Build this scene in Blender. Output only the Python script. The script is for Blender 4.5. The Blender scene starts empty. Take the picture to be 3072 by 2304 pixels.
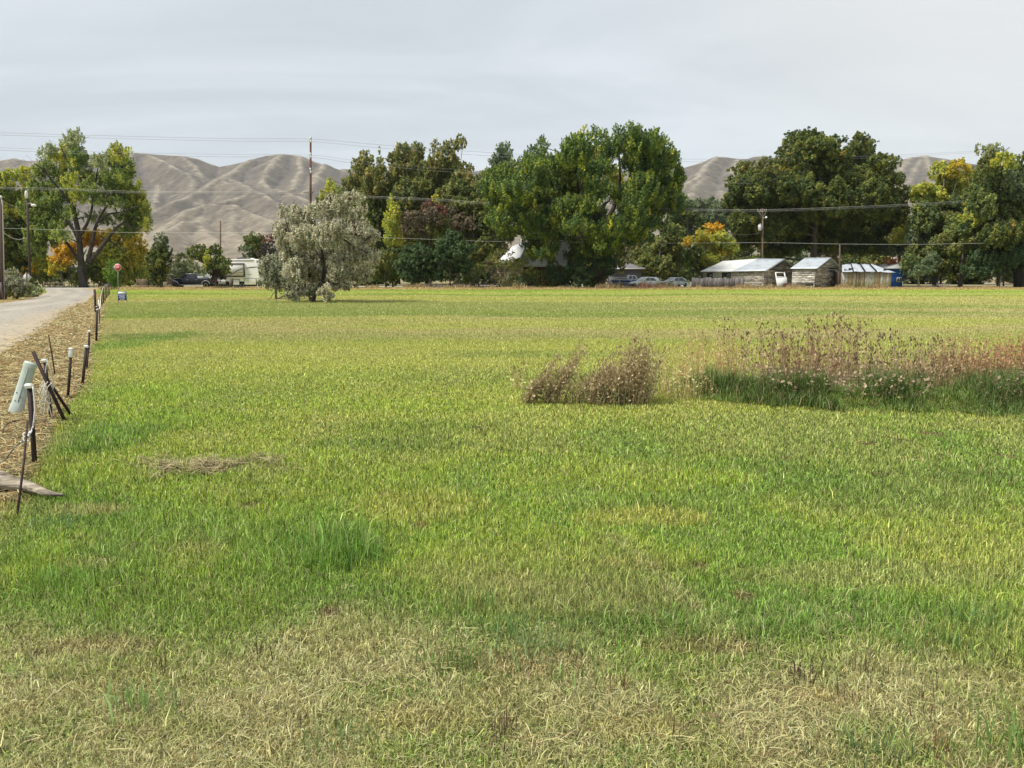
import bpy, bmesh, math, random
import numpy as np
from mathutils import Vector, Matrix

random.seed(7)
RNG = np.random.default_rng(11)
S = bpy.context.scene
COL = S.collection
PI = math.pi

# ------------------------------------------------------------------ camera
W, H, F = 1024, 768, 770.0
CAMH = 1.65
HZ = 276.0
TH = math.atan((H / 2 - HZ) / F)
CT, ST = math.cos(TH), math.sin(TH)
cam = bpy.data.cameras.new("camera")
cam.sensor_width = 36.0
cam.lens = 36.0 * F / W
cam.clip_end = 20000
cam.clip_start = 0.05
camo = bpy.data.objects.new("camera", cam)
camo.location = (0, 0, CAMH)
camo.rotation_euler = (PI / 2 - TH, 0, 0)
COL.objects.link(camo)
S.camera = camo

# ------------------------------------------------------------------ light
SUN_DIR = Vector((-0.50, -0.20, 0.84)).normalized()
wd = bpy.data.worlds.new("World")
S.world = wd
wd.use_nodes = True
nt = wd.node_tree
nt.nodes.clear()
N = nt.nodes.new
out = N("ShaderNodeOutputWorld")
bg = N("ShaderNodeBackground")
bg.inputs[1].default_value = 0.10
sky = N("ShaderNodeTexSky")
sky.sky_type = 'NISHITA'
sky.sun_disc = False
sky.sun_elevation = math.asin(SUN_DIR.z)
sky.sun_rotation = math.atan2(SUN_DIR.x, SUN_DIR.y)
tc = N("ShaderNodeTexCoord")
sep = N("ShaderNodeSeparateXYZ")
nt.links.new(tc.outputs['Generated'], sep.inputs[0])
zc = N("ShaderNodeMath"); zc.operation = 'MAXIMUM'; zc.inputs[1].default_value = 0.0
nt.links.new(sep.outputs[2], zc.inputs[0])
za = N("ShaderNodeMath"); za.operation = 'ADD'; za.inputs[1].default_value = 0.13
nt.links.new(zc.outputs[0], za.inputs[0])
dx = N("ShaderNodeMath"); dx.operation = 'DIVIDE'
dy = N("ShaderNodeMath"); dy.operation = 'DIVIDE'
nt.links.new(sep.outputs[0], dx.inputs[0]); nt.links.new(za.outputs[0], dx.inputs[1])
nt.links.new(sep.outputs[1], dy.inputs[0]); nt.links.new(za.outputs[0], dy.inputs[1])
cmb = N("ShaderNodeCombineXYZ")
nt.links.new(dx.outputs[0], cmb.inputs[0]); nt.links.new(dy.outputs[0], cmb.inputs[1])
mp = N("ShaderNodeMapping")
mp.inputs['Location'].default_value = (3.1, 0.4, 0)
mp.inputs['Rotation'].default_value = (0, 0, 0.25)
mp.inputs['Scale'].default_value = (0.34, 0.85, 1)
nt.links.new(cmb.outputs[0], mp.inputs[0])
cn = N("ShaderNodeTexNoise")
cn.inputs['Scale'].default_value = 1.35
cn.inputs['Detail'].default_value = 4
cn.inputs['Roughness'].default_value = 0.58
cn.inputs['Distortion'].default_value = 0.9
nt.links.new(mp.outputs[0], cn.inputs['Vector'])
cr = N("ShaderNodeValToRGB")
cr.color_ramp.elements[0].position = 0.36
cr.color_ramp.elements[0].color = (1.55, 1.68, 1.78, 1)
cr.color_ramp.elements[1].position = 0.62
cr.color_ramp.elements[1].color = (1.88, 2.02, 2.10, 1)
nt.links.new(cn.outputs[0], cr.inputs[0])
mx = N("ShaderNodeMixRGB")
mx.inputs[0].default_value = 0.975
nt.links.new(sky.outputs[0], mx.inputs[1]); nt.links.new(cr.outputs[0], mx.inputs[2])
vd = N("ShaderNodeVectorMath"); vd.operation = 'DOT_PRODUCT'
vd.inputs[1].default_value = Vector((0.52, 0.72, 0.50)).normalized()
nt.links.new(tc.outputs['Generated'], vd.inputs[0])
vr = N("ShaderNodeMapRange"); vr.interpolation_type = 'SMOOTHSTEP'
vr.inputs[1].default_value = 0.86; vr.inputs[2].default_value = 1.0; vr.inputs[4].default_value = 0.75
nt.links.new(vd.outputs['Value'], vr.inputs[0])
mw = N("ShaderNodeMixRGB"); mw.inputs[2].default_value = (2.18, 2.20, 2.16, 1)   # the cloud is thinner there
nt.links.new(vr.outputs[0], mw.inputs[0]); nt.links.new(mx.outputs[0], mw.inputs[1])
nt.links.new(mw.outputs[0], bg.inputs[0]); nt.links.new(bg.outputs[0], out.inputs[0])

sun = bpy.data.lights.new("sun", 'SUN')
sun.energy = 1.5
sun.angle = math.radians(18)
sun.color = (1.0, 0.95, 0.86)
suno = bpy.data.objects.new("sun", sun)
suno.rotation_euler = SUN_DIR.to_track_quat('Z', 'Y').to_euler()
suno.location = (-20, 0, 40)
COL.objects.link(suno)

S.view_settings.view_transform = 'Standard'
S.view_settings.look = 'None'
S.view_settings.gamma = 1
S.view_settings.exposure = 2.0
S.render.engine = 'CYCLES'
S.cycles.max_bounces = 6
S.cycles.diffuse_bounces = 3
S.cycles.transmission_bounces = 4

# ------------------------------------------------------------------ projection helpers (photo pixel -> place)
def ray(px, py):
    a = (px - W / 2) / F; b = (H / 2 - py) / F
    return a, CT + b * ST, -ST + b * CT
def at(px, py, Y):
    dxx, dyy, dzz = ray(px, py)
    t = Y / dyy
    return Vector((dxx * t, Y, CAMH + dzz * t))
def gnd(px, py):
    dxx, dyy, dzz = ray(px, py)
    t = -CAMH / dzz
    return Vector((dxx * t, dyy * t, 0.0))
def gx(px, Y, z=0.0):
    """point at height z, depth Y, in image column px"""
    t = Y * CT + (CAMH - z) * ST
    return Vector(((px - W / 2) / F * t, Y, z))
def colpx(p):
    t = p.y * CT + (CAMH - p.z) * ST
    return W / 2 + F * p.x / t
def mpp(Y):
    return Y * 0.9905 / F

# ------------------------------------------------------------------ noise
def h2(ix, iy, s):
    n = (ix * 374761393 + iy * 668265263 + s * 1442695041) & 0xFFFFFFFF
    n = ((n ^ (n >> 13)) * 1274126177) & 0xFFFFFFFF
    n = n ^ (n >> 16)
    return (n & 0xFFFFFF) / float(0xFFFFFF)
def vn(x, y, s=0):
    ix = np.floor(x).astype(np.int64); iy = np.floor(y).astype(np.int64)
    fx = x - ix; fy = y - iy
    fx = fx * fx * (3 - 2 * fx); fy = fy * fy * (3 - 2 * fy)
    a = h2(ix, iy, s); b = h2(ix + 1, iy, s); c = h2(ix, iy + 1, s); d = h2(ix + 1, iy + 1, s)
    return (a * (1 - fx) + b * fx) * (1 - fy) + (c * (1 - fx) + d * fx) * fy
def fbm(x, y, s=0, o=4):
    r = 0; amp = .5; t = 0
    for k in range(o):
        r = r + amp * vn(x, y, s + k * 17); t += amp
        x = x * 2.03 + 3.7; y = y * 2.03 - 1.9; amp *= .5
    return r / t
def ss(a, b, x):
    t = np.clip((x - a) / (b - a), 0, 1)
    return t * t * (3 - 2 * t)
def mixc(a, b, t):
    return a + (b - a) * t[:, None]

# ------------------------------------------------------------------ objects and meshes
def tag(o, label=None, cat=None, group=None, kind=None):
    if label: o["label"] = label
    if cat: o["category"] = cat
    if group: o["group"] = group
    if kind: o["kind"] = kind
    return o
def empty(name, loc, label, cat, group=None, rz=0):
    o = bpy.data.objects.new(name, None)
    o.empty_display_size = 0.3
    o.location = loc; o.rotation_euler = (0, 0, rz)
    COL.objects.link(o)
    return tag(o, label, cat, group)
def put(name, me, mat, parent=None, keep_world=True):
    o = bpy.data.objects.new(name, me)
    COL.objects.link(o)
    if mat is not None:
        me.materials.clear(); me.materials.append(mat)
    if parent is not None:
        o.parent = parent
        if keep_world:
            mw = Matrix.Translation(parent.location) @ parent.rotation_euler.to_matrix().to_4x4() if parent.parent is None else Matrix.Translation(parent.parent.location) @ parent.parent.rotation_euler.to_matrix().to_4x4() if parent.parent.parent is None else Matrix()
            if parent.parent is None:
                o.matrix_parent_inverse = mw.inverted()
            else:
                # parent is itself a part built in world coordinates
                o.matrix_parent_inverse = Matrix()
    return o

class NB:
    """arrays of vertices, quads and triangles with one colour a face -> ONE mesh"""
    def __init__(s):
        s.V = []; s.Q = []; s.T = []; s.cq = []; s.ct = []; s.n = 0
    def add(s, V, Q=None, T=None, cq=None, ct=None):
        V = np.asarray(V, dtype=np.float64).reshape(-1, 3)
        if Q is not None and len(Q):
            Q = np.asarray(Q, dtype=np.int64).reshape(-1, 4)
            s.Q.append(Q + s.n)
            c = np.asarray(cq if cq is not None else (1, 1, 1), dtype=np.float64)
            s.cq.append(np.broadcast_to(c, (len(Q), 3)))
        if T is not None and len(T):
            T = np.asarray(T, dtype=np.int64).reshape(-1, 3)
            s.T.append(T + s.n)
            c = np.asarray(ct if ct is not None else (cq if cq is not None and np.ndim(cq) == 1 else (1, 1, 1)), dtype=np.float64)
            s.ct.append(np.broadcast_to(c, (len(T), 3)))
        s.V.append(V); s.n += len(V)
    def mesh(s, name, smooth=False, origin=None):
        me = bpy.data.meshes.new(name)
        V = np.concatenate(s.V) if s.V else np.zeros((0, 3))
        Q = np.concatenate(s.Q) if s.Q else np.zeros((0, 4), np.int64)
        T = np.concatenate(s.T) if s.T else np.zeros((0, 3), np.int64)
        if origin is not None: V = V - np.asarray(origin)
        me.vertices.add(len(V)); me.vertices.foreach_set("co", V.astype(np.float32).ravel())
        me.loops.add(len(Q) * 4 + len(T) * 3)
        me.loops.foreach_set("vertex_index", np.concatenate([Q.ravel(), T.ravel()]).astype(np.int32))
        me.polygons.add(len(Q) + len(T))
        ls = np.concatenate([np.arange(len(Q)) * 4, len(Q) * 4 + np.arange(len(T)) * 3]).astype(np.int32)
        me.polygons.foreach_set("loop_start", ls)
        C = np.concatenate(([np.concatenate(s.cq)] if s.cq else []) + ([np.concatenate(s.ct)] if s.ct else []))
        at_ = me.attributes.new("Col", 'FLOAT_COLOR', 'FACE')
        at_.data.foreach_set("color", np.concatenate([C, np.ones((len(C), 1))], 1).astype(np.float32).ravel())
        me.update(calc_edges=True)
        if smooth: me.polygons.foreach_set("use_smooth", np.ones(len(Q) + len(T), dtype=bool))
        return me
    # ---- small shapes
    def box(s, x0, x1, y0, y1, z0, z1, c=(1, 1, 1), M=None):
        V = [(x, y, z) for z in (z0, z1) for y in (y0, y1) for x in (x0, x1)]
        if M is not None: V = [M @ Vector(v) for v in V]
        s.add([tuple(v) for v in V], [(0, 2, 3, 1), (4, 5, 7, 6), (0, 1, 5, 4), (2, 6, 7, 3), (0, 4, 6, 2), (1, 3, 7, 5)], cq=c)
    def bar(s, p0, p1, w, h, c=(1, 1, 1), up=Vector((0, 1, 0)), taper=1.0):
        p0 = Vector(p0); p1 = Vector(p1); d = (p1 - p0).normalized()
        a = d.cross(up)
        if a.length < 1e-4: a = d.cross(Vector((1, 0, 0)))
        a.normalize(); b = a.cross(d).normalized()
        V = []
        for p, k in ((p0, 1), (p1, taper)):
            for sa, sb in ((-1, -1), (1, -1), (1, 1), (-1, 1)):
                V.append(tuple(p + a * (sa * w / 2 * k) + b * (sb * h / 2 * k)))
        s.add(V, [(0, 3, 2, 1), (4, 5, 6, 7), (0, 1, 5, 4), (1, 2, 6, 5), (2, 3, 7, 6), (3, 0, 4, 7)], cq=c)
    def tube(s, pts, rad, n=6, c=(1, 1, 1), cap=True):
        pts = [Vector(p) for p in pts]
        m = len(pts)
        if not hasattr(rad, '__len__'): rad = [rad] * m
        V = []; ref = None
        for i in range(m):
            d = (pts[min(i + 1, m - 1)] - pts[max(i - 1, 0)]).normalized()
            if ref is None:
                ref = Vector((0, 0, 1)) if abs(d.z) < .9 else Vector((1, 0, 0))
            a = (ref - d * ref.dot(d))
            if a.length < 1e-5: a = d.orthogonal()
            a.normalize(); ref = a; b = d.cross(a)
            for k in range(n):
                t = 2 * PI * k / n
                V.append(tuple(pts[i] + (a * math.cos(t) + b * math.sin(t)) * rad[i]))
        Q = [(i * n + k, i * n + (k + 1) % n, (i + 1) * n + (k + 1) % n, (i + 1) * n + k) for i in range(m - 1) for k in range(n)]
        T = []
        if cap:
            V.append(tuple(pts[0])); V.append(tuple(pts[-1]))
            T = [(m * n, (k + 1) % n, k) for k in range(n)] + [(m * n + 1, (m - 1) * n + k, (m - 1) * n + (k + 1) % n) for k in range(n)]
        s.add(V, Q, T, cq=c, ct=c)
    def prism(s, poly, y0, y1, c=(1, 1, 1), M=None, shrink=None):
        """polygon in x,z swept along y; shrink=(fn of (x,z)->inset of y)"""
        n = len(poly)
        V = []
        for y, sg in ((y0, 1), (y1, -1)):
            for (x, z) in poly:
                k = shrink(x, z) * sg if shrink else 0
                V.append(Vector((x, y + k, z)))
        if M is not None: V = [M @ v for v in V]
        # centre fan
        c0 = sum((V[i] for i in range(n)), Vector()) / n; c1 = sum((V[n + i] for i in range(n)), Vector()) / n
        V += [c0, c1]
        Q = [(i, n + i, n + (i + 1) % n, (i + 1) % n) for i in range(n)]
        # triangulate the ends with mathutils
        from mathutils.geometry import tessellate_polygon
        tri = tessellate_polygon([[Vector((x, z, 0)) for x, z in poly]])
        T = [tuple(t) for t in tri] + [tuple(n + i for i in reversed(t)) for t in tri]
        s.add([tuple(v) for v in V], Q, T, cq=c, ct=c)
    def ball(s, p, r, c=(1, 1, 1), n=8, m=5, sq=(1, 1, 1)):
        V = []
        for i in range(m + 1):
            a = PI * i / m
            for k in range(n):
                b = 2 * PI * k / n
                V.append((p[0] + r * sq[0] * math.sin(a) * math.cos(b), p[1] + r * sq[1] * math.sin(a) * math.sin(b), p[2] + r * sq[2] * math.cos(a)))
        s.add(V, [(i * n + k, (i + 1) * n + k, (i + 1) * n + (k + 1) % n, i * n + (k + 1) % n) for i in range(m) for k in range(n)], cq=c)
    def obj(s, name, mat, parent=None, smooth=False, bevel=0):
        """vertices are in world coordinates; the object's origin is its parent's, or its own base"""
        if parent is not None:
            root = parent
            while root.parent is not None: root = root.parent
            M = (Matrix.Translation(root.location) @ root.rotation_euler.to_matrix().to_4x4()).inverted()
            V = np.concatenate(s.V)
            V = V @ np.array(M.to_3x3()).T + np.array(M.translation)
            s.V = [V]
            me = s.mesh(name, smooth)
            o = bpy.data.objects.new(name, me); COL.objects.link(o)
            o.parent = parent
        else:
            V = np.concatenate(s.V)
            og = np.array([V[:, 0].mean(), V[:, 1].mean(), V[:, 2].min()])
            me = s.mesh(name, smooth, og)
            o = bpy.data.objects.new(name, me); o.location = og; COL.objects.link(o)
        me.materials.append(mat)
        if bevel:
            b = o.modifiers.new("bevel", 'BEVEL'); b.width = bevel; b.segments = 2; b.limit_method = 'ANGLE'; b.angle_limit = math.radians(35)
        return o

# ------------------------------------------------------------------ materials
def newmat(name):
    m = bpy.data.materials.new(name); m.use_nodes = True
    nt = m.node_tree; nt.nodes.clear()
    o = nt.nodes.new("ShaderNodeOutputMaterial")
    return m, nt, o
def mat(name, c=None, rough=.7, var=.25, scale=6.0, stretch=(1, 1, 1), metal=0, bump=0.0, spec=.3, c2=None, lo=.35, hi=.65, det=5, coat=0):
    """one surface: the Col attribute (c=None) or a colour, broken up by noise (towards c2 when given)"""
    m, nt, o = newmat(name)
    L = nt.links.new
    p = nt.nodes.new("ShaderNodeBsdfPrincipled")
    p.inputs['Roughness'].default_value = rough
    p.inputs['Metallic'].default_value = metal
    p.inputs['Specular IOR Level'].default_value = spec
    if coat: p.inputs['Coat Weight'].default_value = coat
    t = nt.nodes.new("ShaderNodeTexCoord"); mp = nt.nodes.new("ShaderNodeMapping")
    mp.inputs['Scale'].default_value = stretch
    L(t.outputs['Object'], mp.inputs[0])
    nz = nt.nodes.new("ShaderNodeTexNoise"); nz.inputs['Scale'].default_value = scale; nz.inputs['Detail'].default_value = det
    L(mp.outputs[0], nz.inputs['Vector'])
    mr = nt.nodes.new("ShaderNodeMapRange"); mr.inputs[1].default_value = lo; mr.inputs[2].default_value = hi
    L(nz.outputs[0], mr.inputs[0])
    if c2 is None:
        if c is None:
            a = nt.nodes.new("ShaderNodeAttribute"); a.attribute_name = "Col"; src = a.outputs['Color']
        else:
            a = nt.nodes.new("ShaderNodeRGB"); a.outputs[0].default_value = (*c, 1); src = a.outputs[0]
        mr.inputs[3].default_value = 1 - var; mr.inputs[4].default_value = 1 + var
        mm = nt.nodes.new("ShaderNodeMixRGB"); mm.blend_type = 'MULTIPLY'; mm.inputs[0].default_value = 1
        L(src, mm.inputs[1]); L(mr.outputs[0], mm.inputs[2])
        L(mm.outputs[0], p.inputs['Base Color'])
    else:
        mm = nt.nodes.new("ShaderNodeMixRGB")
        L(mr.outputs[0], mm.inputs[0])
        if c is None:
            a = nt.nodes.new("ShaderNodeAttribute"); a.attribute_name = "Col"; L(a.outputs['Color'], mm.inputs[1])
        else: mm.inputs[1].default_value = (*c, 1)
        mm.inputs[2].default_value = (*c2, 1)
        L(mm.outputs[0], p.inputs['Base Color'])
    if bump:
        b = nt.nodes.new("ShaderNodeBump"); b.inputs['Strength'].default_value = bump; b.inputs['Distance'].default_value = .02
        L(nz.outputs[0], b.inputs['Height']); L(b.outputs[0], p.inputs['Normal'])
    L(p.outputs[0], o.inputs[0])
    return m
def leafmat(name, trans=.3, rough=.6, gain=1.0):
    m, nt, o = newmat(name); L = nt.links.new
    a = nt.nodes.new("ShaderNodeAttribute"); a.attribute_name = "Col"
    p = nt.nodes.new("ShaderNodeBsdfPrincipled"); p.inputs['Roughness'].default_value = rough; p.inputs['Specular IOR Level'].default_value = .25
    tr = nt.nodes.new("ShaderNodeBsdfTranslucent")
    mx = nt.nodes.new("ShaderNodeMixShader"); mx.inputs[0].default_value = trans
    L(a.outputs['Color'], p.inputs['Base Color'])
    hs = nt.nodes.new("ShaderNodeHueSaturation"); hs.inputs['Saturation'].default_value = 1.1; hs.inputs['Value'].default_value = 1.3
    L(a.outputs['Color'], hs.inputs['Color']); L(hs.outputs[0], tr.inputs[0])
    L(p.outputs[0], mx.inputs[1]); L(tr.outputs[0], mx.inputs[2]); L(mx.outputs[0], o.inputs[0])
    return m
M_leaf = leafmat("leaf", .38)
M_blade = leafmat("grass_blade", .3, .38)
M_dry = leafmat("dry_stem", .25, .7)
M_bark = mat("bark", None, .9, .4, 3, (1, 1, .25), bump=.6)
M_col = mat("painted", None, .5, .12, 4)
M_wood = mat("weathered_board", None, .9, .45, 2.2, (1.2, 1.2, 7), bump=.4)
M_woodv = mat("weathered_upright", None, .9, .4, 3.0, (4, 4, .6), bump=.4)
M_pole = mat("pole_wood", None, .9, .25, 4, (3, 3, .2), bump=.3)
M_metal = mat("galvanised_sheet", None, .45, .10, 1.2, (1, 1, .4), spec=.5)
M_steel = mat("rusty_steel", None, .75, .35, 25)
M_plastic = mat("plastic", None, .4, .08, 12, spec=.4)
M_paint = mat("car_paint", None, .25, .06, 3, spec=.5, coat=.15)
M_glass = mat("window_glass", (.02, .024, .028), .08, .2, 2, spec=.8)
M_rubber = mat("tyre_rubber", (.018, .018, .018), .85, .3, 20)
M_chrome = mat("bright_metal", (.62, .62, .62), .3, .1, 8, metal=.8)
M_rope = mat("white_cord", None, .8, .15, 40)
M_wire = mat("wire_metal", None, .6, .01, .05)

# ------------------------------------------------------------------ where road, verge and fence lie
RR = [gnd(*p) for p in ((-40, 372), (0, 352), (46, 327.5), (67.5, 310.6), (80, 304), (89, 299), (94, 294), (97, 290.5), (98, 288.6))]
RL = [gnd(*p) for p in ((-60, 306), (0, 303), (30, 299), (42, 295.5), (47, 292), (46, 290), (40, 288.6))]
FE = [gnd(*p) for p in ((-60, 640), (2, 530), (34, 461), (54, 416), (70, 396), (83, 383), (88, 366), (91, 345), (97.5, 338), (100.5, 322), (104, 308), (107, 300), (110, 295), (112, 291))]
def interp(pts, Y, ):
    ys = np.array([p.y for p in pts]); xs = np.array([p.x for p in pts])
    return np.interp(Y, ys, xs)
def edge_px(pts, y, jit=0):
    return interp(pts, y)
def road_mask(x, y):
    # inside the lane, between its two edges
    xr = interp(RR, y); xl = interp(RL, y)
    k = (y > RR[0].y) & (y < 103)
    return k & (x < xr) & ((x > xl) | (y < RL[0].y))
PATCH = []
def patch(px, py, rx, ry, col, st=1.0, hgt=None):
    c = gnd(px, py)
    ex = rx * (c.y * CT + CAMH * ST) / F
    ey = max(abs(gnd(px, py - ry).y - c.y), .12) if py - ry > HZ + 4 else 30
    ey2 = abs(gnd(px, py + ry).y - c.y)
    PATCH.append((c.x, c.y, ex, (ey + ey2) / 2, np.array(col), min(.9, st * 1.12), hgt))
LUSH = np.array((.170, .285, .060)); GREEN = np.array((.222, .300, .064)); YEL = np.array((.425, .435, .105))
TAN = np.array((.43, .385, .170)); STRAW = np.array((.51, .46, .235)); BROWN = np.array((.27, .19, .10)); BRIGHT = np.array((.325, .430, .070))
ORANGE = np.array((.42, .28, .13)); DARKG = np.array((.135, .205, .050))
# lush greener and longer tufts, as in the photo
for i_ in range(12):   # faint old wheel track crossing the turf
    f_ = i_ / 11.; patch(610 + 125 * f_, 532 + 108 * f_ ** 1.1, 11 + 8 * f_, 5, STRAW * .95, .38, .03)
for i_ in range(9):
    f_ = i_ / 8.; patch(330 - 60 * f_, 415 + 55 * f_, 9 + 5 * f_, 4, TAN, .32, .03)
for px_, py_ in ((865, 440), (905, 437), (948, 470), (985, 466), (1005, 452), (880, 470), (915, 455), (720, 470), (660, 505), (480, 425), (930, 430), (790, 455), (840, 505), (700, 560), (385, 490), (250, 500), (420, 520), (130, 545), (330, 605), (745, 590), (960, 520)):
    patch(px_, py_, 9 + (px_ % 7), 2.2, BROWN * .7, .8, .02)
for p in ((170, 530, 90, 28, LUSH, .55, .075), (100, 560, 80, 22, LUSH, .5, .07), (300, 540, 90, 26, LUSH, .6, .085), (340, 548, 35, 16, LUSH, .8, .13),
          (30, 560, 30, 22, BRIGHT, .6, .08), (400, 440, 90, 12, DARKG, .6, .05), (430, 425, 120, 8, DARKG, .4, .05), (600, 600, 90, 22, DARKG, .55, .06), (900, 605, 150, 18, LUSH, .6, .06),
          (760, 620, 90, 14, LUSH, .6, .08), (640, 505, 90, 10, GREEN, .6, .06), (690, 474, 60, 7, BRIGHT, .8, .06), (640, 514, 60, 8, YEL, .8, .05), (420, 500, 70, 16, YEL, .6, .05),
          (560, 585, 120, 24, TAN, .42, .06), (620, 560, 80, 10, BROWN, .40, .05), (480, 570, 60, 20, TAN, .35, .05), (900, 570, 160, 14, TAN, .35, .05), (960, 540, 90, 25, YEL, .5, .05), (900, 495, 130, 22, DARKG, .55, .06),
          (960, 470, 80, 12, DARKG, .5, .06), (850, 462, 150, 8, GREEN, .6, .05), (205, 462, 70, 8, STRAW, .55, .05), (300, 455, 70, 10, BRIGHT, .5, .07), (120, 430, 50, 24, LUSH, .7, .09), (140, 395, 60, 16, BRIGHT, .6, .07),
          (110, 345, 30, 20, LUSH, .6, .07), (90, 470, 40, 16, BRIGHT, .5, .07), (180, 415, 70, 8, BRIGHT, .55, .06), (360, 400, 120, 7, BRIGHT, .4, .05), (480, 405, 140, 7, BRIGHT, .4, .05),
          (85, 505, 40, 5, TAN, .6, .04), (195, 545, 35, 6, TAN, .5, .04), (90, 560, 40, 5, TAN, .4, .04), (560, 352, 120, 4, DARKG, .35, .05), (150, 335, 50, 4, DARKG, .4, .05), (700, 333, 100, 5, TAN, .6, .05), (370, 320, 160, 3, TAN, .5, .05), (820, 316, 160, 3, TAN, .4, .05),
          (700, 640, 60, 8, BROWN, .5, .03), (530, 655, 70, 10, BROWN, .55, .03), (980, 690, 70, 14, GREEN, .6, .05), (880, 720, 60, 14, DARKG, .45, .05), (930, 745, 60, 10, LUSH, .5, .06), (600, 690, 70, 20, STRAW, .5, .04),
          (250, 700, 110, 20, STRAW, .5, .05), (100, 640, 70, 10, BROWN, .5, .03), (80, 660, 40, 9, GREEN, .5, .06), (170, 720, 70, 16, GREEN, .4, .05), (420, 710, 60, 14, ORANGE, .35, .03), (820, 690, 50, 8, ORANGE, .5, .03), (640, 720, 50, 10, ORANGE, .4, .03), (400, 745, 40, 9, GREEN, .4, .05)):
    patch(*p)
def field(x, y):
    """ground cover colour and blade height at a place"""
    n1 = fbm(x / 1.1, y / 1.1, 3); n2 = fbm(x / .32, y / .32, 9, 3); n3 = fbm(x / 5.0, y / 2.6, 21); yw = y * (1 + .22 * (fbm(x / 9.0, y / 14.0, 55, 3) - .5)) + 1.6 * (n1 - .5); n4 = fbm(x / 22.0, yw / 3.2, 33); n5 = fbm(x / 60., yw / 7.0, 41, 3)
    c = np.broadcast_to(GREEN, (len(x), 3)).copy()
    c = mixc(c, np.broadcast_to(BRIGHT, c.shape), ss(.42, .62, n3) * .7)
    c = mixc(c, np.broadcast_to(LUSH, c.shape), ss(.54, .38, n1) * .6 * (1 - ss(9, 20, y)))
    yb = ss(5.5, 10.5, y) * .50 + ss(11, 19, y) * .36
    c = mixc(c, np.broadcast_to(YEL, c.shape), np.clip(yb + (n3 - .5) * 1.0 * ss(4, 9, y), 0, 1))
    tb = ss(.38, .60, n4) * ss(12, 26, y) * .95 + ss(13, 24, y) * .30 * (1 - ss(60, 75, y)) + ss(.52, .68, n1) * .22 * (1 - ss(12, 25, y))
    c = mixc(c, np.broadcast_to(TAN, c.shape), np.clip(tb, 0, 1))
    c = mixc(c, np.broadcast_to(GREEN * .95, c.shape), ss(.50, .60, n5) * ss(15, 30, y) * .8)
    c = mixc(c, np.broadcast_to(BRIGHT, c.shape), ss(62, 84, yw) * .40)
    c = mixc(c, np.broadcast_to(TAN * 1.05, c.shape), (ss(30, 42, yw) - ss(48, 62, yw)) * .35)
    c = mixc(c, np.broadcast_to(ORANGE * .9, c.shape), ss(93, 97, y + 3 * (n1 - .5)) * (1 - ss(102, 106, y)) * .85)
    h = .020 + .026 * n1 + .016 * n2
    # cut hay in front
    sb = ss(3.75, 2.75, y + 1.4 * (n1 - .5) + .12 * np.sin(x * 2.3) - .16 * ss(.5, -2.0, x))
    sc = mixc(np.broadcast_to(STRAW, c.shape), np.broadcast_to(BROWN, c.shape), ss(.52, .70, n1) * .55)
    sc = mixc(sc, np.broadcast_to(np.array((.30, .345, .12)), c.shape), ss(.40, .60, fbm(x / .5, y / .4, 77)) * .75)
    sc = mixc(sc, np.broadcast_to(ORANGE * .95, c.shape), ss(.60, .70, fbm(x / .4, y / .25, 97)) * .35)
    c = mixc(c, sc, sb * (.24 + .52 * ss(.38, .62, n2)))
    h = h * (1 - .2 * sb)
    for (cx, cy, ex, ey, col, st, hg) in PATCH:
        d = ((x - cx) / ex) ** 2 + ((y - cy) / ey) ** 2
        w = st * ss(1.5, .15, d + 1.6 * (n1 - .5) + .7 * (n2 - .5))
        c = mixc(c, np.broadcast_to(col, c.shape), w)
        if hg: h = h + (hg - h) * w
    # dry verge between lane and fence
    xf = interp(FE, y)
    v = ss(.30, -.35, (x - xf) / np.maximum(1, y * .035) + .6 * (n1 - .5)) * (y < 75)
    vc = mixc(np.broadcast_to(TAN * .95, c.shape), np.broadcast_to(ORANGE * .9, c.shape), ss(.38, .55, n1))
    vc = mixc(vc, np.broadcast_to(BROWN, c.shape), ss(.50, .66, n2) * .55)
    vc = mixc(vc, np.broadcast_to(GREEN, c.shape), ss(5.8, 4.6, y) * .75)
    c = mixc(c, vc, v)
    h = h * (1 - .35 * v * ss(5, 6.5, y))
    return c, h, v, sb

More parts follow.
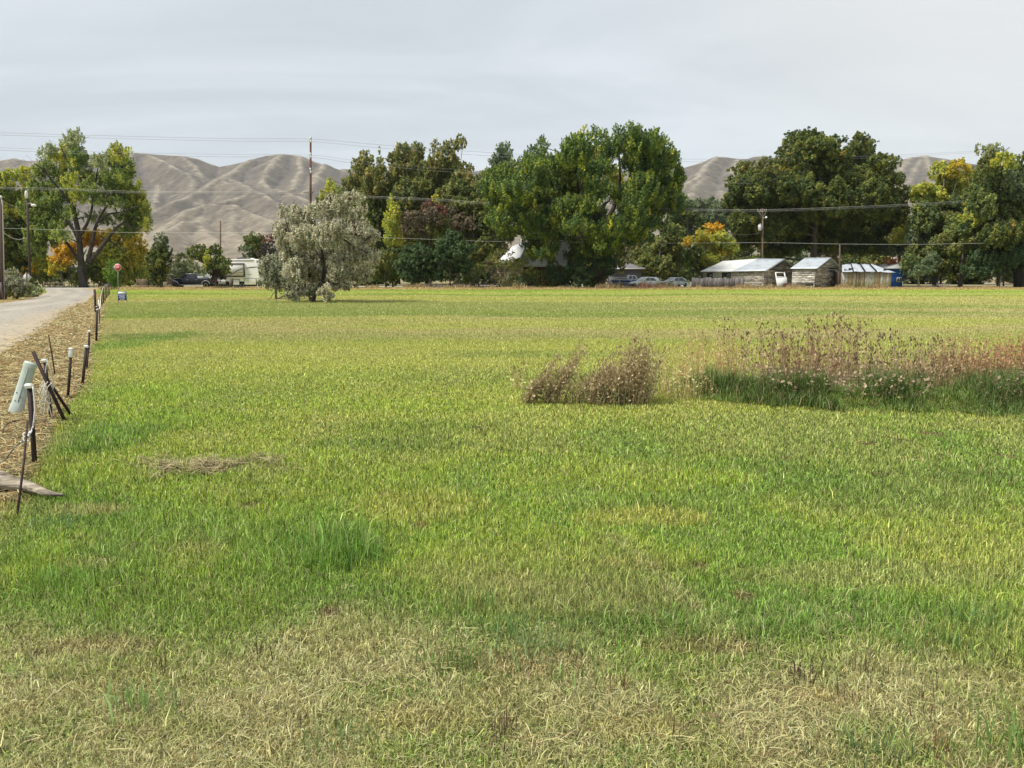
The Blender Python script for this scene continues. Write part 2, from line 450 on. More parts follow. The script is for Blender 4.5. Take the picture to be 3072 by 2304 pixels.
# ------------------------------------------------------------------ ground sheet
def relief(x, y):
    # slight unevenness, a low bank of earth along the far edge of the field
    b = np.exp(-((y - 101) / 2.4) ** 2) * (.16 + .14 * fbm(x / 3., y * 0 + 1, 5)) * ss(-58, -52, x)
    return b - .05
def build_ground():
    ys = [-60, -20, -5, 0, .8] + list(np.geomspace(1.5, 150, 420)) + [180, 230, 320, 480, 750, 1100, 1700, 2600, 4200, 7000]
    us = np.concatenate([[-60, -14, -5, -2.4, -1.5], np.linspace(-1.05, 1.05, 300), [1.5, 2.4, 5, 14, 60]])
    ys = np.array(ys); X = np.zeros((len(ys), len(us))); Yg = np.zeros_like(X)
    for i, y in enumerate(ys):
        X[i] = us * max(abs(y), 1.5) if y >= 1.5 else us * 6
        Yg[i] = y
    x = X.ravel(); y = Yg.ravel()
    z = np.where((y > 1.5) & (y < 130), relief(x, y), -.05)
    V = np.stack([x, y, z], 1)
    nx = len(us)
    i, j = np.meshgrid(np.arange(len(ys) - 1), np.arange(nx - 1), indexing='ij')
    Q = np.stack([i * nx + j, i * nx + j + 1, (i + 1) * nx + j + 1, (i + 1) * nx + j], -1).reshape(-1, 4)
    fx = x[Q].mean(1); fy = y[Q].mean(1)
    c, h, v, sb = field(fx, fy)
    thatch = np.array((.075, .062, .030))
    near = (1 - ss(35, 75, fy)) * .62
    c = mixc(c * .8, np.broadcast_to(thatch, c.shape), near * (1 - .7 * v))
    beyond = ss(112, 122, fy)
    c = mixc(c, np.broadcast_to(np.array((.20, .17, .085)), c.shape), beyond)
    nb = NB(); nb.add(V, Q, cq=c)
    me = nb.mesh("ground")
    m = mat("field_soil", None, .95, .30, 9, det=8, bump=.5)
    o = bpy.data.objects.new("ground", me); COL.objects.link(o); me.materials.append(m)
    tag(o, kind="structure")
build_ground()

# ------------------------------------------------------------------ lane and highway
def strip(name, left, right, m, z=.0, c=(1, 1, 1), sub=14, cfun=None):
    nb = NB()
    n = len(left)
    V = []
    for a, b in zip(left, right):
        for k in range(sub + 1):
            p = a.lerp(b, k / sub)
            V.append((p.x, p.y, z + .05 * (4 * (k / sub) * (1 - k / sub))))
    Q = [(i * (sub + 1) + k, i * (sub + 1) + k + 1, (i + 1) * (sub + 1) + k + 1, (i + 1) * (sub + 1) + k) for i in range(n - 1) for k in range(sub)]
    if cfun is not None:
        c = np.array([cfun((k + .5) / sub, V[i * (sub + 1) + k]) for i in range(n - 1) for k in range(sub)])
    nb.add(V, Q, cq=c)
    me = nb.mesh(name, True)
    o = bpy.data.objects.new(name, me); COL.objects.link(o); me.materials.append(m)
    return tag(o, kind="structure")
M_road = mat("lane_gravel", None, .95, .22, 6.0, (1, 1, 1), det=12, bump=.3)
M_hwy = mat("highway_asphalt", (.36, .35, .33), .9, .1, 1)
ysr = np.concatenate([np.linspace(RR[0].y, 20, 14), np.geomspace(21, 103, 26)])
lf, rt = [], []
rng = random.Random(3)
for y in ysr:
    xl = float(interp(RL, y)) if y > RL[0].y else float(interp(RL, RL[0].y)) * 1.0 - (RL[0].y - y) * .05
    lf.append(Vector((xl - .3 + rng.uniform(-.15, .15), y, 0))); rt.append(Vector((float(interp(RR, y)) + rng.uniform(-.12, .12), y, 0)))
def lane_col(u, p):
    # wheel tracks worn pale, loose gravel and dust towards the edges
    tr = math.exp(-((u - .30) / .07) ** 2) + math.exp(-((u - .70) / .07) ** 2)
    e = max(0, abs(u - .5) * 2 - .72) / .28
    n_ = float(fbm(np.array([p[0] * .9]), np.array([p[1] * .35]), 7, 3)[0]) - .5
    b = np.array((.265, .24, .20)) * (1 + .14 * tr + .45 * n_)
    return b + (np.array((.33, .265, .17)) - b) * min(1, e * .8)
strip("road", lf, rt, M_road, -.035, sub=40, cfun=lane_col)
hl = [(-130, 98), (-62, 102), (-44, 104), (-20, 118), (20, 142), (60, 163), (140, 170), (260, 172)]
strip("highway", [Vector((x, y + 9, 0)) for x, y in hl], [Vector((x, y, 0)) for x, y in hl], M_hwy, .01)

# ------------------------------------------------------------------ grass
def blades(nb, x, y, z, h, w, col, lean=.5, flat=None, rng=RNG):
    n = len(x)
    az = rng.uniform(0, 2 * PI, n); fa = rng.uniform(0, 2 * PI, n)
    ln = np.abs(rng.normal(0, lean, n)) if flat is None else flat
    sx = np.cos(az); sy = np.sin(az)
    wx = np.cos(fa) * w * .5; wy = np.sin(fa) * w * .5
    hm = h * .55
    mxx = x + sx * hm * ln * .45; myy = y + sy * hm * ln * .45; mz = z + hm * np.sqrt(np.maximum(.05, 1 - (ln * .5) ** 2))
    tx = x + sx * h * ln; ty = y + sy * h * ln; tz = z + h * np.sqrt(np.clip(1 - ln ** 2 * .85, .02, 1))
    V = np.empty((n, 5, 3))
    V[:, 0] = np.stack([x - wx, y - wy, z], 1); V[:, 1] = np.stack([x + wx, y + wy, z], 1)
    V[:, 2] = np.stack([mxx - wx * .8, myy - wy * .8, mz], 1); V[:, 3] = np.stack([mxx + wx * .8, myy + wy * .8, mz], 1)
    V[:, 4] = np.stack([tx, ty, tz], 1)
    b = np.arange(n)[:, None] * 5
    nb.add(V.reshape(-1, 3), b + np.array([[0, 1, 3, 2]]), b + np.array([[2, 3, 4]]), cq=col, ct=col)
def build_grass():
    NBL = 1800000
    y = np.exp(RNG.uniform(math.log(1.95), math.log(108), NBL))
    u = RNG.uniform(-.80, .80, NBL)
    x = u * y + RNG.normal(0, .02, NBL)
    # the meadow goes on to both sides of the view
    ns = 620000
    ys_ = np.exp(RNG.uniform(math.log(.9), math.log(40), ns) ); sd = np.where(RNG.uniform(size=ns) < .5, -1, 1)
    xs_ = sd * (.80 * ys_ + RNG.uniform(0, 2.8, ns))
    x = np.concatenate([x, xs_]); y = np.concatenate([y, ys_])
    nn_ = 90000
    y = np.concatenate([y, RNG.uniform(.4, 2.0, nn_)]); x = np.concatenate([x, RNG.uniform(-3, 4, nn_)])
    keep = ~road_mask(x, y) & (x > interp(RL, y) * 1.6 - 40)
    x = x[keep]; y = y[keep]
    c, h, v, sb = field(x, y)
    # left of the lane nothing is mown: keep it there too
    n = len(x)
    k = (RNG.uniform(size=n) > .55 * v) & ((y < 99) | (RNG.uniform(size=n) > .5))
    x, y, c, h, v, sb = x[k], y[k], c[k], h[k], v[k], sb[k]; n = len(x)
    sg = (.60 - .51 * ss(4.5, 22, y))[:, None]
    j = np.exp(RNG.normal(0, 1, (n, 1)) * sg + .03).clip(.28, 2.3)
    c = c * j * (1 + RNG.normal(0, 1, (n, 3)) * (.07 - .05 * ss(6, 20, y))[:, None])
    dead = RNG.uniform(size=n) < (.075 + .30 * sb)
    dead &= RNG.uniform(size=n) < 1 - .9 * ss(7, 20, y)
    c[dead] = (STRAW * RNG.uniform(.6, 1.15, (dead.sum(), 1)))
    pl_ = RNG.uniform(size=n) < .13
    c[pl_] = c[pl_] * .5 + np.array((.245, .265, .105))
    bl_ = RNG.uniform(size=n) < .14 * (1 - sb)
    c[bl_] = c[bl_] * .4 + LUSH * .65
    dk = RNG.uniform(size=n) < .24 * (1 - .95 * ss(6, 18, y))
    c[dk] *= .40
    c = np.clip(c * 1.12, .01, .75)
    w = np.maximum(.0040, y * .00105) * RNG.uniform(.6, 1.5, n)
    h = h * RNG.uniform(.55, 1.5, n) * (1 - .28 * ss(5, 9, y) + .014 * np.minimum(y, 60))
    big = RNG.uniform(size=n) < .012
    h[big] *= 2.0
    lean = np.abs(RNG.normal(0, .62, n)) + sb * RNG.uniform(0, .7, n) + v * RNG.uniform(0, .5, n)
    nb = NB()
    z = relief(x, y)
    blades(nb, x, y, z, h, w, c, flat=np.clip(lean, 0, 1.05))
    o = nb_obj_world(nb, "grass", M_blade)
    tag(o, "mown meadow grass, green and yellow with straw coloured bands", "grass", kind="stuff")
def nb_obj_world(nb, name, m, smooth=False):
    me = nb.mesh(name, smooth)
    o = bpy.data.objects.new(name, me); COL.objects.link(o); me.materials.append(m)
    return o
build_grass()
def build_clippings():
    # cut hay lying flat in the foreground, on the verge and in one small windrow
    nb = NB()
    def lay(x, y, z, L, w, c):
        n = len(x); a = RNG.uniform(0, 2 * PI, n); t = RNG.normal(0, .16, n); bend = RNG.normal(0, .12, n)
        ex = np.cos(a) * L / 2; ey = np.sin(a) * L / 2; ez = t * L / 2
        px = -np.sin(a) * w / 2; py = np.cos(a) * w / 2
        mxo = -np.sin(a) * L * bend * .5; myo = np.cos(a) * L * bend * .5
        V = np.empty((n, 6, 3))
        for q, (s_, o_) in enumerate(((-1, 0), (0, 1), (1, 0))):
            cx = x + ex * s_ + mxo * o_; cy = y + ey * s_ + myo * o_; cz = z + ez * s_ + o_ * .006
            V[:, q * 2] = np.stack([cx - px, cy - py, cz], 1); V[:, q * 2 + 1] = np.stack([cx + px, cy + py, cz + w * .2], 1)
        b = np.arange(n)[:, None] * 6
        Q = np.concatenate([b + np.array([[0, 1, 3, 2]]), b + np.array([[2, 3, 5, 4]])])
        nb.add(V.reshape(-1, 3), Q, cq=np.concatenate([c, c]))
    n = 115000
    y = np.exp(RNG.uniform(math.log(1.95), math.log(4.2), n)); x = RNG.uniform(-1, 1, n) * (.8 * y + 1.2)
    _, _, v, sb = field(x, y)
    d = fbm(x / .35, y / .22, 61)
    k = RNG.uniform(size=n) < sb * ss(.42, .70, d) * (.20 + .26 * ss(-.5, 1.2, x)) + .02
    x, y = x[k], y[k]; n = len(x)
    base = np.where(RNG.uniform(size=(n, 1)) < .30, np.array((.30, .32, .13)), np.array((.49, .44, .22)))
    base = np.where(RNG.uniform(size=(n, 1)) < .16, np.array((.22, .14, .08)), base)
    lay(x, y, relief(x, y) + RNG.uniform(.004, .035, n), RNG.uniform(.025, .10, n), RNG.uniform(.0018, .0042, n), base * RNG.uniform(.6, 1.2, (n, 1)))
    # windrow
    c = gnd(205, 462); n = 2600
    x = c.x + RNG.normal(0, .34, n); y = c.y + RNG.normal(0, .12, n) + .14 * np.sin(x * 5) + .1 * np.sin(x * 13)
    kk = fbm(x / .12, y / .10, 17) > .44; x, y = x[kk], y[kk]; n = len(x)
    lay(x, y, relief(x, y) + np.abs(RNG.normal(0.03, .025, n)), RNG.uniform(.06, .16, n), RNG.uniform(.004, .007, n), np.array((.40, .34, .18)) * RNG.uniform(.30, 1.15, (n, 1)))
    # verge straw
    n = 36000
    y = np.exp(RNG.uniform(math.log(5.6), math.log(48), n)); xf = interp(FE, y); x = xf - np.abs(RNG.normal(0, .8, n)) * (1 + y * .03) 
    k = ~road_mask(x + RNG.exponential(.18, n), y) & (x / y > -.9); x, y = x[k], y[k]; n = len(x)
    cc = np.where(RNG.uniform(size=(n, 1)) < .35, ORANGE, np.where(RNG.uniform(size=(n, 1)) < .22, BROWN * .8, STRAW * .95)) * RNG.uniform(.35, 1.3, (n, 1))
    lay(x, y, relief(x, y) + RNG.uniform(.005, .05, n), RNG.uniform(.08, .25, n), np.maximum(.006, y * .0011), cc)
    o = nb_obj_world(nb, "cut_hay", M_dry)
    tag(o, "dry cut hay and straw lying loose on the turf and verge", "cut hay", kind="stuff")
build_clippings()

# ------------------------------------------------------------------ hills
Zoff = {1: (0, 126.67), 2: (133.33, 126.67), 3: (266.67, 126.67), 4: (400, 120), 5: (533.33, 120), 6: (683.33, 120), 7: (853.33, 120)}
def zp(z, x, y):
    o = Zoff[z]; return o[0] + x / 8.889, o[1] + y / 8.889
def build_hills():
    R = []
    def ridge(pts, d0, d1, slope=.58, z=None):
        P = []
        n = len(pts)
        for i, p in enumerate(pts):
            q = zp(z, *p) if z else p
            d = d0 + (d1 - d0) * i / max(1, n - 1)
            P.append(at(q[0], q[1], d))
        R.append((P, slope, z is not None))
    sky_l = [(-160, 166), (-100, 160), (-40, 164), (0, 161.6), (7, 160), (15.7, 158.4), (27, 161), (37, 160.5), (60, 157), (100, 153.5), (129, 152.3), (156, 154.8), (180, 156), (196, 159), (212, 165)]
    sky_m = [(223, 166.5), (241, 163), (252.6, 159.3), (266, 155.7), (281.8, 154), (299.8, 156), (317, 162.7), (334, 168.5)]
    sky_n = [(334, 168.8), (345.5, 164.4), (354.5, 161.3), (370, 162), (400, 166), (430, 163), (459.6, 163.9), (472, 165.2), (487.7, 164.4), (512, 162.2), (540, 161.5), (580, 166), (630, 170), (675, 169.8)]
    sky_r = [(675, 169.8), (685, 167.8), (704, 162.5), (711.5, 160.5), (718, 156.9), (730, 157.5), (740, 159), (749, 159), (755, 156.6), (764, 156), (778, 158.8), (810, 163), (850, 166), (880, 165), (896, 161.6), (909.5, 157.7), (925, 156.2), (943, 158.8), (957, 161), (971, 164), (1000, 166), (1060, 160), (1130, 165), (1200, 162)]
    ridge(sky_l, 2500, 2500); ridge(sky_m, 2500, 2500); ridge(sky_n, 2700, 2700); ridge(sky_r, 2500, 2500)
    Zl = [([(150, 250), (330, 330), (480, 415), (520, 555), (620, 690)], 2450, 1850), ([(0, 240), (40, 380), (130, 520), (270, 592), (450, 650), (640, 700)], 2450, 1800),
          ([(420, 262), (520, 330), (600, 400), (640, 470)], 2480, 2150), ([(1060, 290), (950, 360), (850, 412), (740, 470), (600, 560), (460, 632), (330, 680)], 2450, 1750),
          ([(740, 470), (830, 500), (950, 545), (1060, 600)], 2150, 1850), ([(780, 452), (900, 480), (1000, 530), (1090, 575)], 2250, 1800), ([(1320, 243), (1250, 300), (1180, 400), (1150, 480), (1190, 556)], 2480, 1900),
          ([(1090, 570), (950, 622), (700, 690), (500, 740), (350, 850), (240, 935), (120, 1010)], 1800, 1350), ([(1090, 570), (1180, 610), (1250, 660), (1350, 720), (1480, 790)], 1800, 1450),
          ([(1190, 556), (1290, 556), (1400, 595), (1517, 640), (1700, 700)], 1850, 1600), ([(1480, 262), (1500, 380), (1440, 470), (1400, 560)], 2480, 1900), ([(1700, 330), (1640, 420), (1560, 520), (1500, 620)], 2480, 1700),
          ([(700, 690), (880, 700), (1040, 770), (1200, 832), (1300, 900)], 1650, 1350), ([(560, 862), (640, 920), (740, 990), (830, 1065)], 1450, 1150), ([(560, 862), (440, 845), (350, 900), (290, 950), (200, 1040)], 1450, 1150),
          ([(870, 930), (930, 970), (1010, 1045)], 1400, 1150), ([(1230, 822), (1180, 890), (1120, 960), (1080, 1040)], 1400, 1150), ([(700, 690), (640, 780), (600, 830), (560, 870)], 1650, 1430), ([(880, 700), (860, 800), (870, 930)], 1600, 1380),
          ([(250, 330), (230, 450), (200, 560), (180, 660), (160, 760)], 2450, 1700), ([(0, 232), (-150, 330), (-220, 480), (-260, 640)], 2450, 1800), ([(-500, 290), (-560, 420), (-600, 600)], 2450, 1800), ([(-900, 300), (-950, 450)], 2450, 2000)]
    for pts, a, b in Zl: ridge(pts, a, b, .60, 2)
    Zr = [([(310, 328), (210, 400), (130, 480), (60, 545), (-20, 610)], 2480, 1850), ([(310, 328), (240, 430), (180, 500), (280, 585), (350, 640), (400, 690)], 2480, 1800), ([(720, 320), (640, 430), (560, 540), (520, 640)], 2480, 1850), ([(180, 500), (120, 580), (60, 660)], 2150, 1750), ([(500, 347), (440, 450), (420, 560)], 2480, 2000)]
    for pts, a, b in Zr: ridge(pts, a, b, .60, 6)
    Z7 = [([(640, 322), (560, 420), (500, 520), (450, 620)], 2480, 1850), ([(500, 335), (420, 460), (380, 600)], 2480, 1900), ([(640, 322), (690, 430), (700, 560)], 2480, 1900), ([(800, 345), (820, 450), (800, 600)], 2480, 1900)]
    for pts, a, b in Z7: ridge(pts, a, b, .60, 7)
    for px in range(345, 690, 24):
        ridge([(px, 165), (px - 8 + 8 * math.sin(px), 185), (px + 6 * math.cos(px), 215)], 2650, 1800, .55)
    us = np.linspace(-.95, .95, 900); ds = np.linspace(950, 2900, 420)
    U, D = np.meshgrid(us, ds); X = U * D; Y = D
    x = X.ravel(); y = Y.ravel()
    wob = 24.0
    xx = x + wob * (fbm(x / 160, y / 160, 51, 3) - .5); yy = y + wob * (fbm(x / 160, y / 160, 58, 3) - .5)
    hs = np.full(len(x), -60.0); k = 5.0
    acc = np.zeros(len(x))
    best = np.full(len(x), -1e9)
    crest = np.zeros(len(x))
    for P, sl, spur in R:
        dmin = np.full(len(x), 1e9)
        hr = np.full(len(x), -1e9)
        for a, b in zip(P[:-1], P[1:]):
            ex, ey = b.x - a.x, b.y - a.y; L2 = ex * ex + ey * ey + 1e-6
            t = np.clip(((xx - a.x) * ex + (yy - a.y) * ey) / L2, 0, 1)
            dd = np.sqrt((xx - a.x - t * ex) ** 2 + (yy - a.y - t * ey) ** 2)
            hh = a.z + (b.z - a.z) * t - sl * (np.sqrt(dd * dd + 9 ** 2) - 9)
            dmin = np.minimum(dmin, dd)
            hr = np.maximum(hr, hh)
        crest = np.where(hr > best - 3, np.exp(-(dmin / 8.5) ** 2) * (1.0 if spur else .6), crest)
        m = np.maximum(best, hr)
        best = m + np.log1p(np.exp(-np.abs(best - hr) / k)) * k * .35
    g = 1 - np.abs(fbm(x / 85, y / 140, 71, 4) * 2 - 1)
    g2 = 1 - np.abs(fbm(x / 26, y / 50, 75, 3) * 2 - 1)
    low = ss(-80, 40, best)
    h = best + ((g - .75) * 4 + (g2 - .75) * 1.6) * low * ss(2480, 2300, y)
    h = np.where(y > 2560, best - (y - 2560) * .15, h)
    h = np.maximum(h, -2 + (y - 950) * .012)
    Hh = h.reshape(U.shape)
    V = np.stack([x, y, h], 1)
    nx = len(us)
    i, j = np.meshgrid(np.arange(len(ds) - 1), np.arange(nx - 1), indexing='ij')
    Q = np.stack([i * nx + j, i * nx + j + 1, (i + 1) * nx + j + 1, (i + 1) * nx + j], -1).reshape(-1, 4)
    # dry grass grows pale on the crests, browner slopes between, colour darkened further in the hollows
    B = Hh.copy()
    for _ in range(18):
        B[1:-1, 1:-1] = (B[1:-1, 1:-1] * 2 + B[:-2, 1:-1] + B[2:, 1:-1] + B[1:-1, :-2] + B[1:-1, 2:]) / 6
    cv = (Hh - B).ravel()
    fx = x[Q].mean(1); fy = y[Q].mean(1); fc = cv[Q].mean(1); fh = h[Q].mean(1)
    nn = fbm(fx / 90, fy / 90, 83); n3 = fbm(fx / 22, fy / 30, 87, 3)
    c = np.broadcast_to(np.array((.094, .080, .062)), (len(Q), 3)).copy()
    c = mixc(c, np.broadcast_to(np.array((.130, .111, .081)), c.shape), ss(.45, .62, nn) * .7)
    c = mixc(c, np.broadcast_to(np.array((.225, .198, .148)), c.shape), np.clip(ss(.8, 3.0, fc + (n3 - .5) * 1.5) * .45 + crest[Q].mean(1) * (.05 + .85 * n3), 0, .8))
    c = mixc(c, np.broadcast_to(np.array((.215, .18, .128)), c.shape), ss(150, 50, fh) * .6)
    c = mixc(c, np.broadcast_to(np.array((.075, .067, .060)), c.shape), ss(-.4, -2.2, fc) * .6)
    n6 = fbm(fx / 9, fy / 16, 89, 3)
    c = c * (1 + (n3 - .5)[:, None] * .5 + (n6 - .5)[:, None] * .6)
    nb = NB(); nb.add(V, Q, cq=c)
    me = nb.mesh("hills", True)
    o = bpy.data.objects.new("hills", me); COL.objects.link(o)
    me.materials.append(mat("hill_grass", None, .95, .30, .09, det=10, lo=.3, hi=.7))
    tag(o, kind="structure")
build_hills()

# ------------------------------------------------------------------ trees
def leaves(nb, P, Nn, size, col, rng):
    n = len(P)
    r = rng.normal(size=(n, 3))
    t = np.cross(Nn, r); t /= np.linalg.norm(t, axis=1)[:, None] + 1e-9
    b = np.cross(Nn, t)
    L = (size * rng.uniform(.65, 1.35, n))[:, None]
    V = np.empty((n, 4, 3))
    V[:, 0] = P - t * L * .5; V[:, 2] = P + t * L * .5
    V[:, 1] = P + b * L * .30 + Nn * L * .08; V[:, 3] = P - b * L * .30 + Nn * L * .08
    i = np.arange(n)[:, None] * 4
    nb.add(V.reshape(-1, 3), i + np.array([[0, 1, 2, 3]]), cq=col)
PALS = {
    'cotton': [(.085, .115, .030), (.060, .085, .026), (.17, .19, .045), (.30, .29, .07)],
    'dark': [(.066, .080, .022), (.038, .052, .017), (.115, .125, .030), (.19, .15, .035)],
    'maple': [(.072, .102, .027), (.036, .060, .020), (.150, .175, .034), (.32, .30, .045)],
    'olivegreen': [(.090, .100, .030), (.060, .075, .024), (.15, .15, .045), (.22, .18, .06)],
    'belt': [(.105, .110, .034), (.065, .078, .026), (.19, .17, .055), (.26, .20, .07)],
    'yellow': [(.25, .21, .035), (.16, .165, .035), (.32, .24, .035), (.10, .12, .03)],
    'orange': [(.36, .19, .025), (.29, .17, .025), (.40, .25, .04), (.15, .12, .025)],
    'yelgreen': [(.19, .20, .04), (.13, .15, .034), (.28, .27, .05), (.40, .34, .05)],
    'silver': [(.375, .36, .25), (.25, .245, .165), (.48, .46, .34), (.17, .18, .11)],
    'sage': [(.24, .245, .165), (.155, .165, .105), (.33, .33, .235), (.17, .18, .11)],
    'sumac': [(.040, .064, .026), (.026, .044, .020), (.060, .088, .034), (.085, .105, .04)],
    'brown': [(.085, .070, .042), (.060, .052, .034), (.125, .10, .065), (.075, .08, .03)],
    'redbrown': [(.095, .045, .032), (.065, .038, .028), (.13, .065, .042), (.08, .065, .03)],
    'rust': [(.26, .085, .04), (.18, .06, .03), (.34, .13, .06), (.12, .08, .03)],
    'greygreen': [(.085, .105, .055), (.060, .080, .042), (.13, .15, .085), (.16, .16, .07)],
    'black': [(.030, .028, .022), (.022, .022, .018), (.05, .042, .03), (.06, .03, .025)],
    'willow': [(.075, .095, .030), (.048, .068, .024), (.13, .15, .045), (.22, .21, .05)],
    'pale': [(.24, .27, .13), (.17, .20, .09), (.32, .34, .19), (.2, .22, .09)],
    'bright': [(.062, .105, .022), (.045, .078, .018), (.095, .135, .028), (.12, .14, .03)],
}
TREE_N = [0]
LEAFGAIN = 2.0
def tree(name, label, Y, lobes, pal='dark', group='trees along the far edge of the field', cat='tree', base=None, r0=.35, leaf=.27, dens=1.0, spike=0.32, twig=0, limbs=None, depth=1.0, flat=.75, bark=(.10, .085, .07), clump=1.0, droop=0.0, nolimb=False, hollow=.5, grow=1.14, ragged=True):
    """lobes: (zoom, x, y, rx, ry[, palette]) masses of foliage as seen in the photo, set at depth Y and given real depth"""
    TREE_N[0] += 1
    rng = np.random.default_rng(100 + TREE_N[0])
    s = mpp(Y)
    LB = []
    for lb in lobes:
        q = zp(*lb[:3])
        dy = rng.uniform(-1, 1)
        LB.append([q[0], q[1], lb[3] / 8.889 * grow, lb[4] / 8.889 * grow, lb[5] if len(lb) > 5 else pal, dy, True])
    if ragged:
        ext = []
        for l in LB:
            if l[2] * l[3] < 9: ext.append(l); continue
            ext.append([l[0], l[1], l[2] * .80, l[3] * .80, l[4], l[5], True])
            for q_ in range(4):
                a_ = rng.uniform(0, 2 * PI); f_ = rng.uniform(.38, .58)
                ext.append([l[0] + l[2] * .72 * math.cos(a_), l[1] - l[3] * .72 * math.sin(a_), l[2] * f_, l[3] * f_ * rng.uniform(.8, 1.3), l[4], float(np.clip(l[5] + rng.uniform(-.35, .35), -1, 1)), False])
        LB = ext
    xmin = min(l[0] - l[2] for l in LB); xmax = max(l[0] + l[2] for l in LB)
    halfw = (xmax - xmin) / 2 * s; xc = (xmin + xmax) / 2
    if base is None: base = xc
    root_p = gx(base, Y, 0)
    root = empty(name, root_p, label, cat, group)
    crown = NB(); wood = NB()
    tops = []
    for (px, py, rx, ry, pl, dyr, main) in LB:
        # the further a lobe sits from the axis, the nearer it keeps to the axis in depth
        k = min(1, abs(px - xc) * s / max(halfw, .1))
        dmax = depth * halfw * math.sqrt(max(0.05, 1 - k * k)) * .75
        c0 = at(px, py, Y + dyr * dmax)
        c0 = np.array(c0)
        RX, RZ = rx * s, ry * s
        RY = .5 * (RX + RZ)
        ncl = max(6, int(rx * ry * PI / 4.6 / clump * (1.0 if RX > .5 else 1.2)))
        d = rng.normal(size=(ncl, 3)); d /= np.linalg.norm(d, axis=1)[:, None]
        d[:, 2] = np.where(d[:, 2] < -.85, -d[:, 2], d[:, 2])
        rr = np.clip(1.04 - np.abs(rng.normal(0, hollow * .6, ncl)), .1, 1.12)
        cc = c0 + d * rr[:, None] * np.array([RX, RY, RZ]) * 1.0
        far_ = rng.uniform(size=ncl) < .10
        rr = np.where(far_, rng.uniform(1.05, 1.35, ncl), rr)
        cs = np.clip(rng.uniform(.24, .58, ncl) * math.sqrt(RX * RZ), .16, 1.4) * math.sqrt(clump) * np.where(far_, .55, 1)
        P4 = np.array(PALS[pl]); P4[1] = P4[1] * 1.25
        pick = rng.uniform(size=ncl)
        nf = fbm(cc[:, 0] / 2.2 + cc[:, 1] / 3., cc[:, 2] / 2.2, TREE_N[0], 2)
        w = np.clip((nf - .35) / .3, 0, 1)
        ccol = P4[1] + (P4[0] - P4[1]) * w[:, None]
        ccol = np.where((pick < .26)[:, None], P4[2], ccol)
        ccol = np.where((pick > .985)[:, None], P4[3], ccol)
        if main: tops.append((c0, RX, RZ, cc))
        per = np.maximum(8, (dens * 10.5 * (cs / leaf) ** 2)).astype(int)
        tot = per.sum(); idx = np.repeat(np.arange(ncl), per)
        q = rng.normal(size=(tot, 3)); q /= np.linalg.norm(q, axis=1)[:, None]
        rad = rng.uniform(.25, 1, tot) ** .5
        off = q * rad[:, None] * cs[idx][:, None]
        off[:, 2] *= flat
        if spike:
            # upright pointed shoots
            dirv = d[idx] * .55 + np.array([0, 0, .9]); dirv /= np.linalg.norm(dirv, axis=1)[:, None]
            tt = rng.uniform(-.6, 1.7, tot) * spike
            sh = np.clip(1.05 - np.abs(tt) / (1.9 * spike), .12, 1)
            off = off * sh[:, None] * np.array([.62, .62, .8]) + dirv * (tt * cs[idx])[:, None]
        if droop:
            off[:, 2] -= np.abs(rng.normal(0, droop, tot)) * cs[idx] * 1.6
            off[:, :2] *= .8
        P = cc[idx] + off
        Nn = q * .55 + np.array([0, 0, .45]) + rng.normal(size=(tot, 3)) * .55 + d[idx] * .25
        Nn /= np.linalg.norm(Nn, axis=1)[:, None]
        lc = ccol[idx] * rng.normal(1, .20, (tot, 1)).clip(.5, 1.6) * (1 + rng.normal(0, .06, (tot, 3)))
        P[:, 2] = np.maximum(P[:, 2], .05)
        leaves(crown, P, Nn, leaf, np.clip(lc * (LEAFGAIN if pl not in ('silver', 'sage', 'pale') else 1.3), .008, .7), rng)
        if twig:
            for q_ in range(int(twig)):
                a = c0 + rng.normal(size=3) * np.array([RX, RY, RZ]) * .4
                bq = a + np.array([rng.normal(0, .35) * RX, rng.normal(0, .3) * RX, RZ * rng.uniform(.55, 1.25)])
                mid = (a + bq) / 2 + rng.normal(size=3) * .12 * RX
                wood.tube([a, mid, bq], [.03, .02, .006], 4, c=bark, cap=False)
    # trunk and limbs
    if limbs is None:
        cz = max(.6, np.mean([t[0][2] for t in tops]))
        topz = max(t[0][2] + t[2] * .4 for t in tops)
        cx_ = np.mean([t[0][0] for t in tops])
        b = np.array(root_p)
        p1 = b + np.array([(cx_ - b[0]) * .15, 0, cz * .45]); p2 = b + np.array([(cx_ - b[0]) * .6, 0, cz]); topz = topz * .9; p3 = np.array([cx_, Y, topz])
        wood.tube([b - np.array([0, 0, .25]), b + np.array([0, 0, .35]), p1, p2, p3], [r0 * 1.5, r0 * 1.1, r0 * .85, r0 * .55, r0 * .1], 9, c=bark)
        if not nolimb:
            sel = tops if len(tops) <= 12 else [tops[i_] for i_ in rng.choice(len(tops), 12, replace=False)]
            for c0, RX, RZ, cc in sel:
                f = min(.95, max(.12, (c0[2] - .5 * RZ) / max(topz, .1) * .62))
                st = b + (p3 - b) * f; st[0] = b[0] + (p3[0] - b[0]) * f
                mid = st * .45 + c0 * .55 + np.array([0, 0, -.12 * np.linalg.norm(c0 - st)]) + rng.normal(size=3) * .1
                rl = r0 * .38 * (1 - f * .5)
                wood.tube([st, mid, c0, c0 + (c0 - mid) * .12], [rl, rl * .7, rl * .4, rl * .12], 6, c=bark, cap=False)
                for q_ in rng.choice(len(cc), min(len(cc), 4), replace=False):
                    wood.tube([c0 * .8 + mid * .2, (c0 + cc[q_]) / 2 + rng.normal(size=3) * .08, cc[q_]], [rl * .35, rl * .22, .012], 4, c=bark, cap=False)
    else:
        rngd = np.random.default_rng(5)
        LP = []
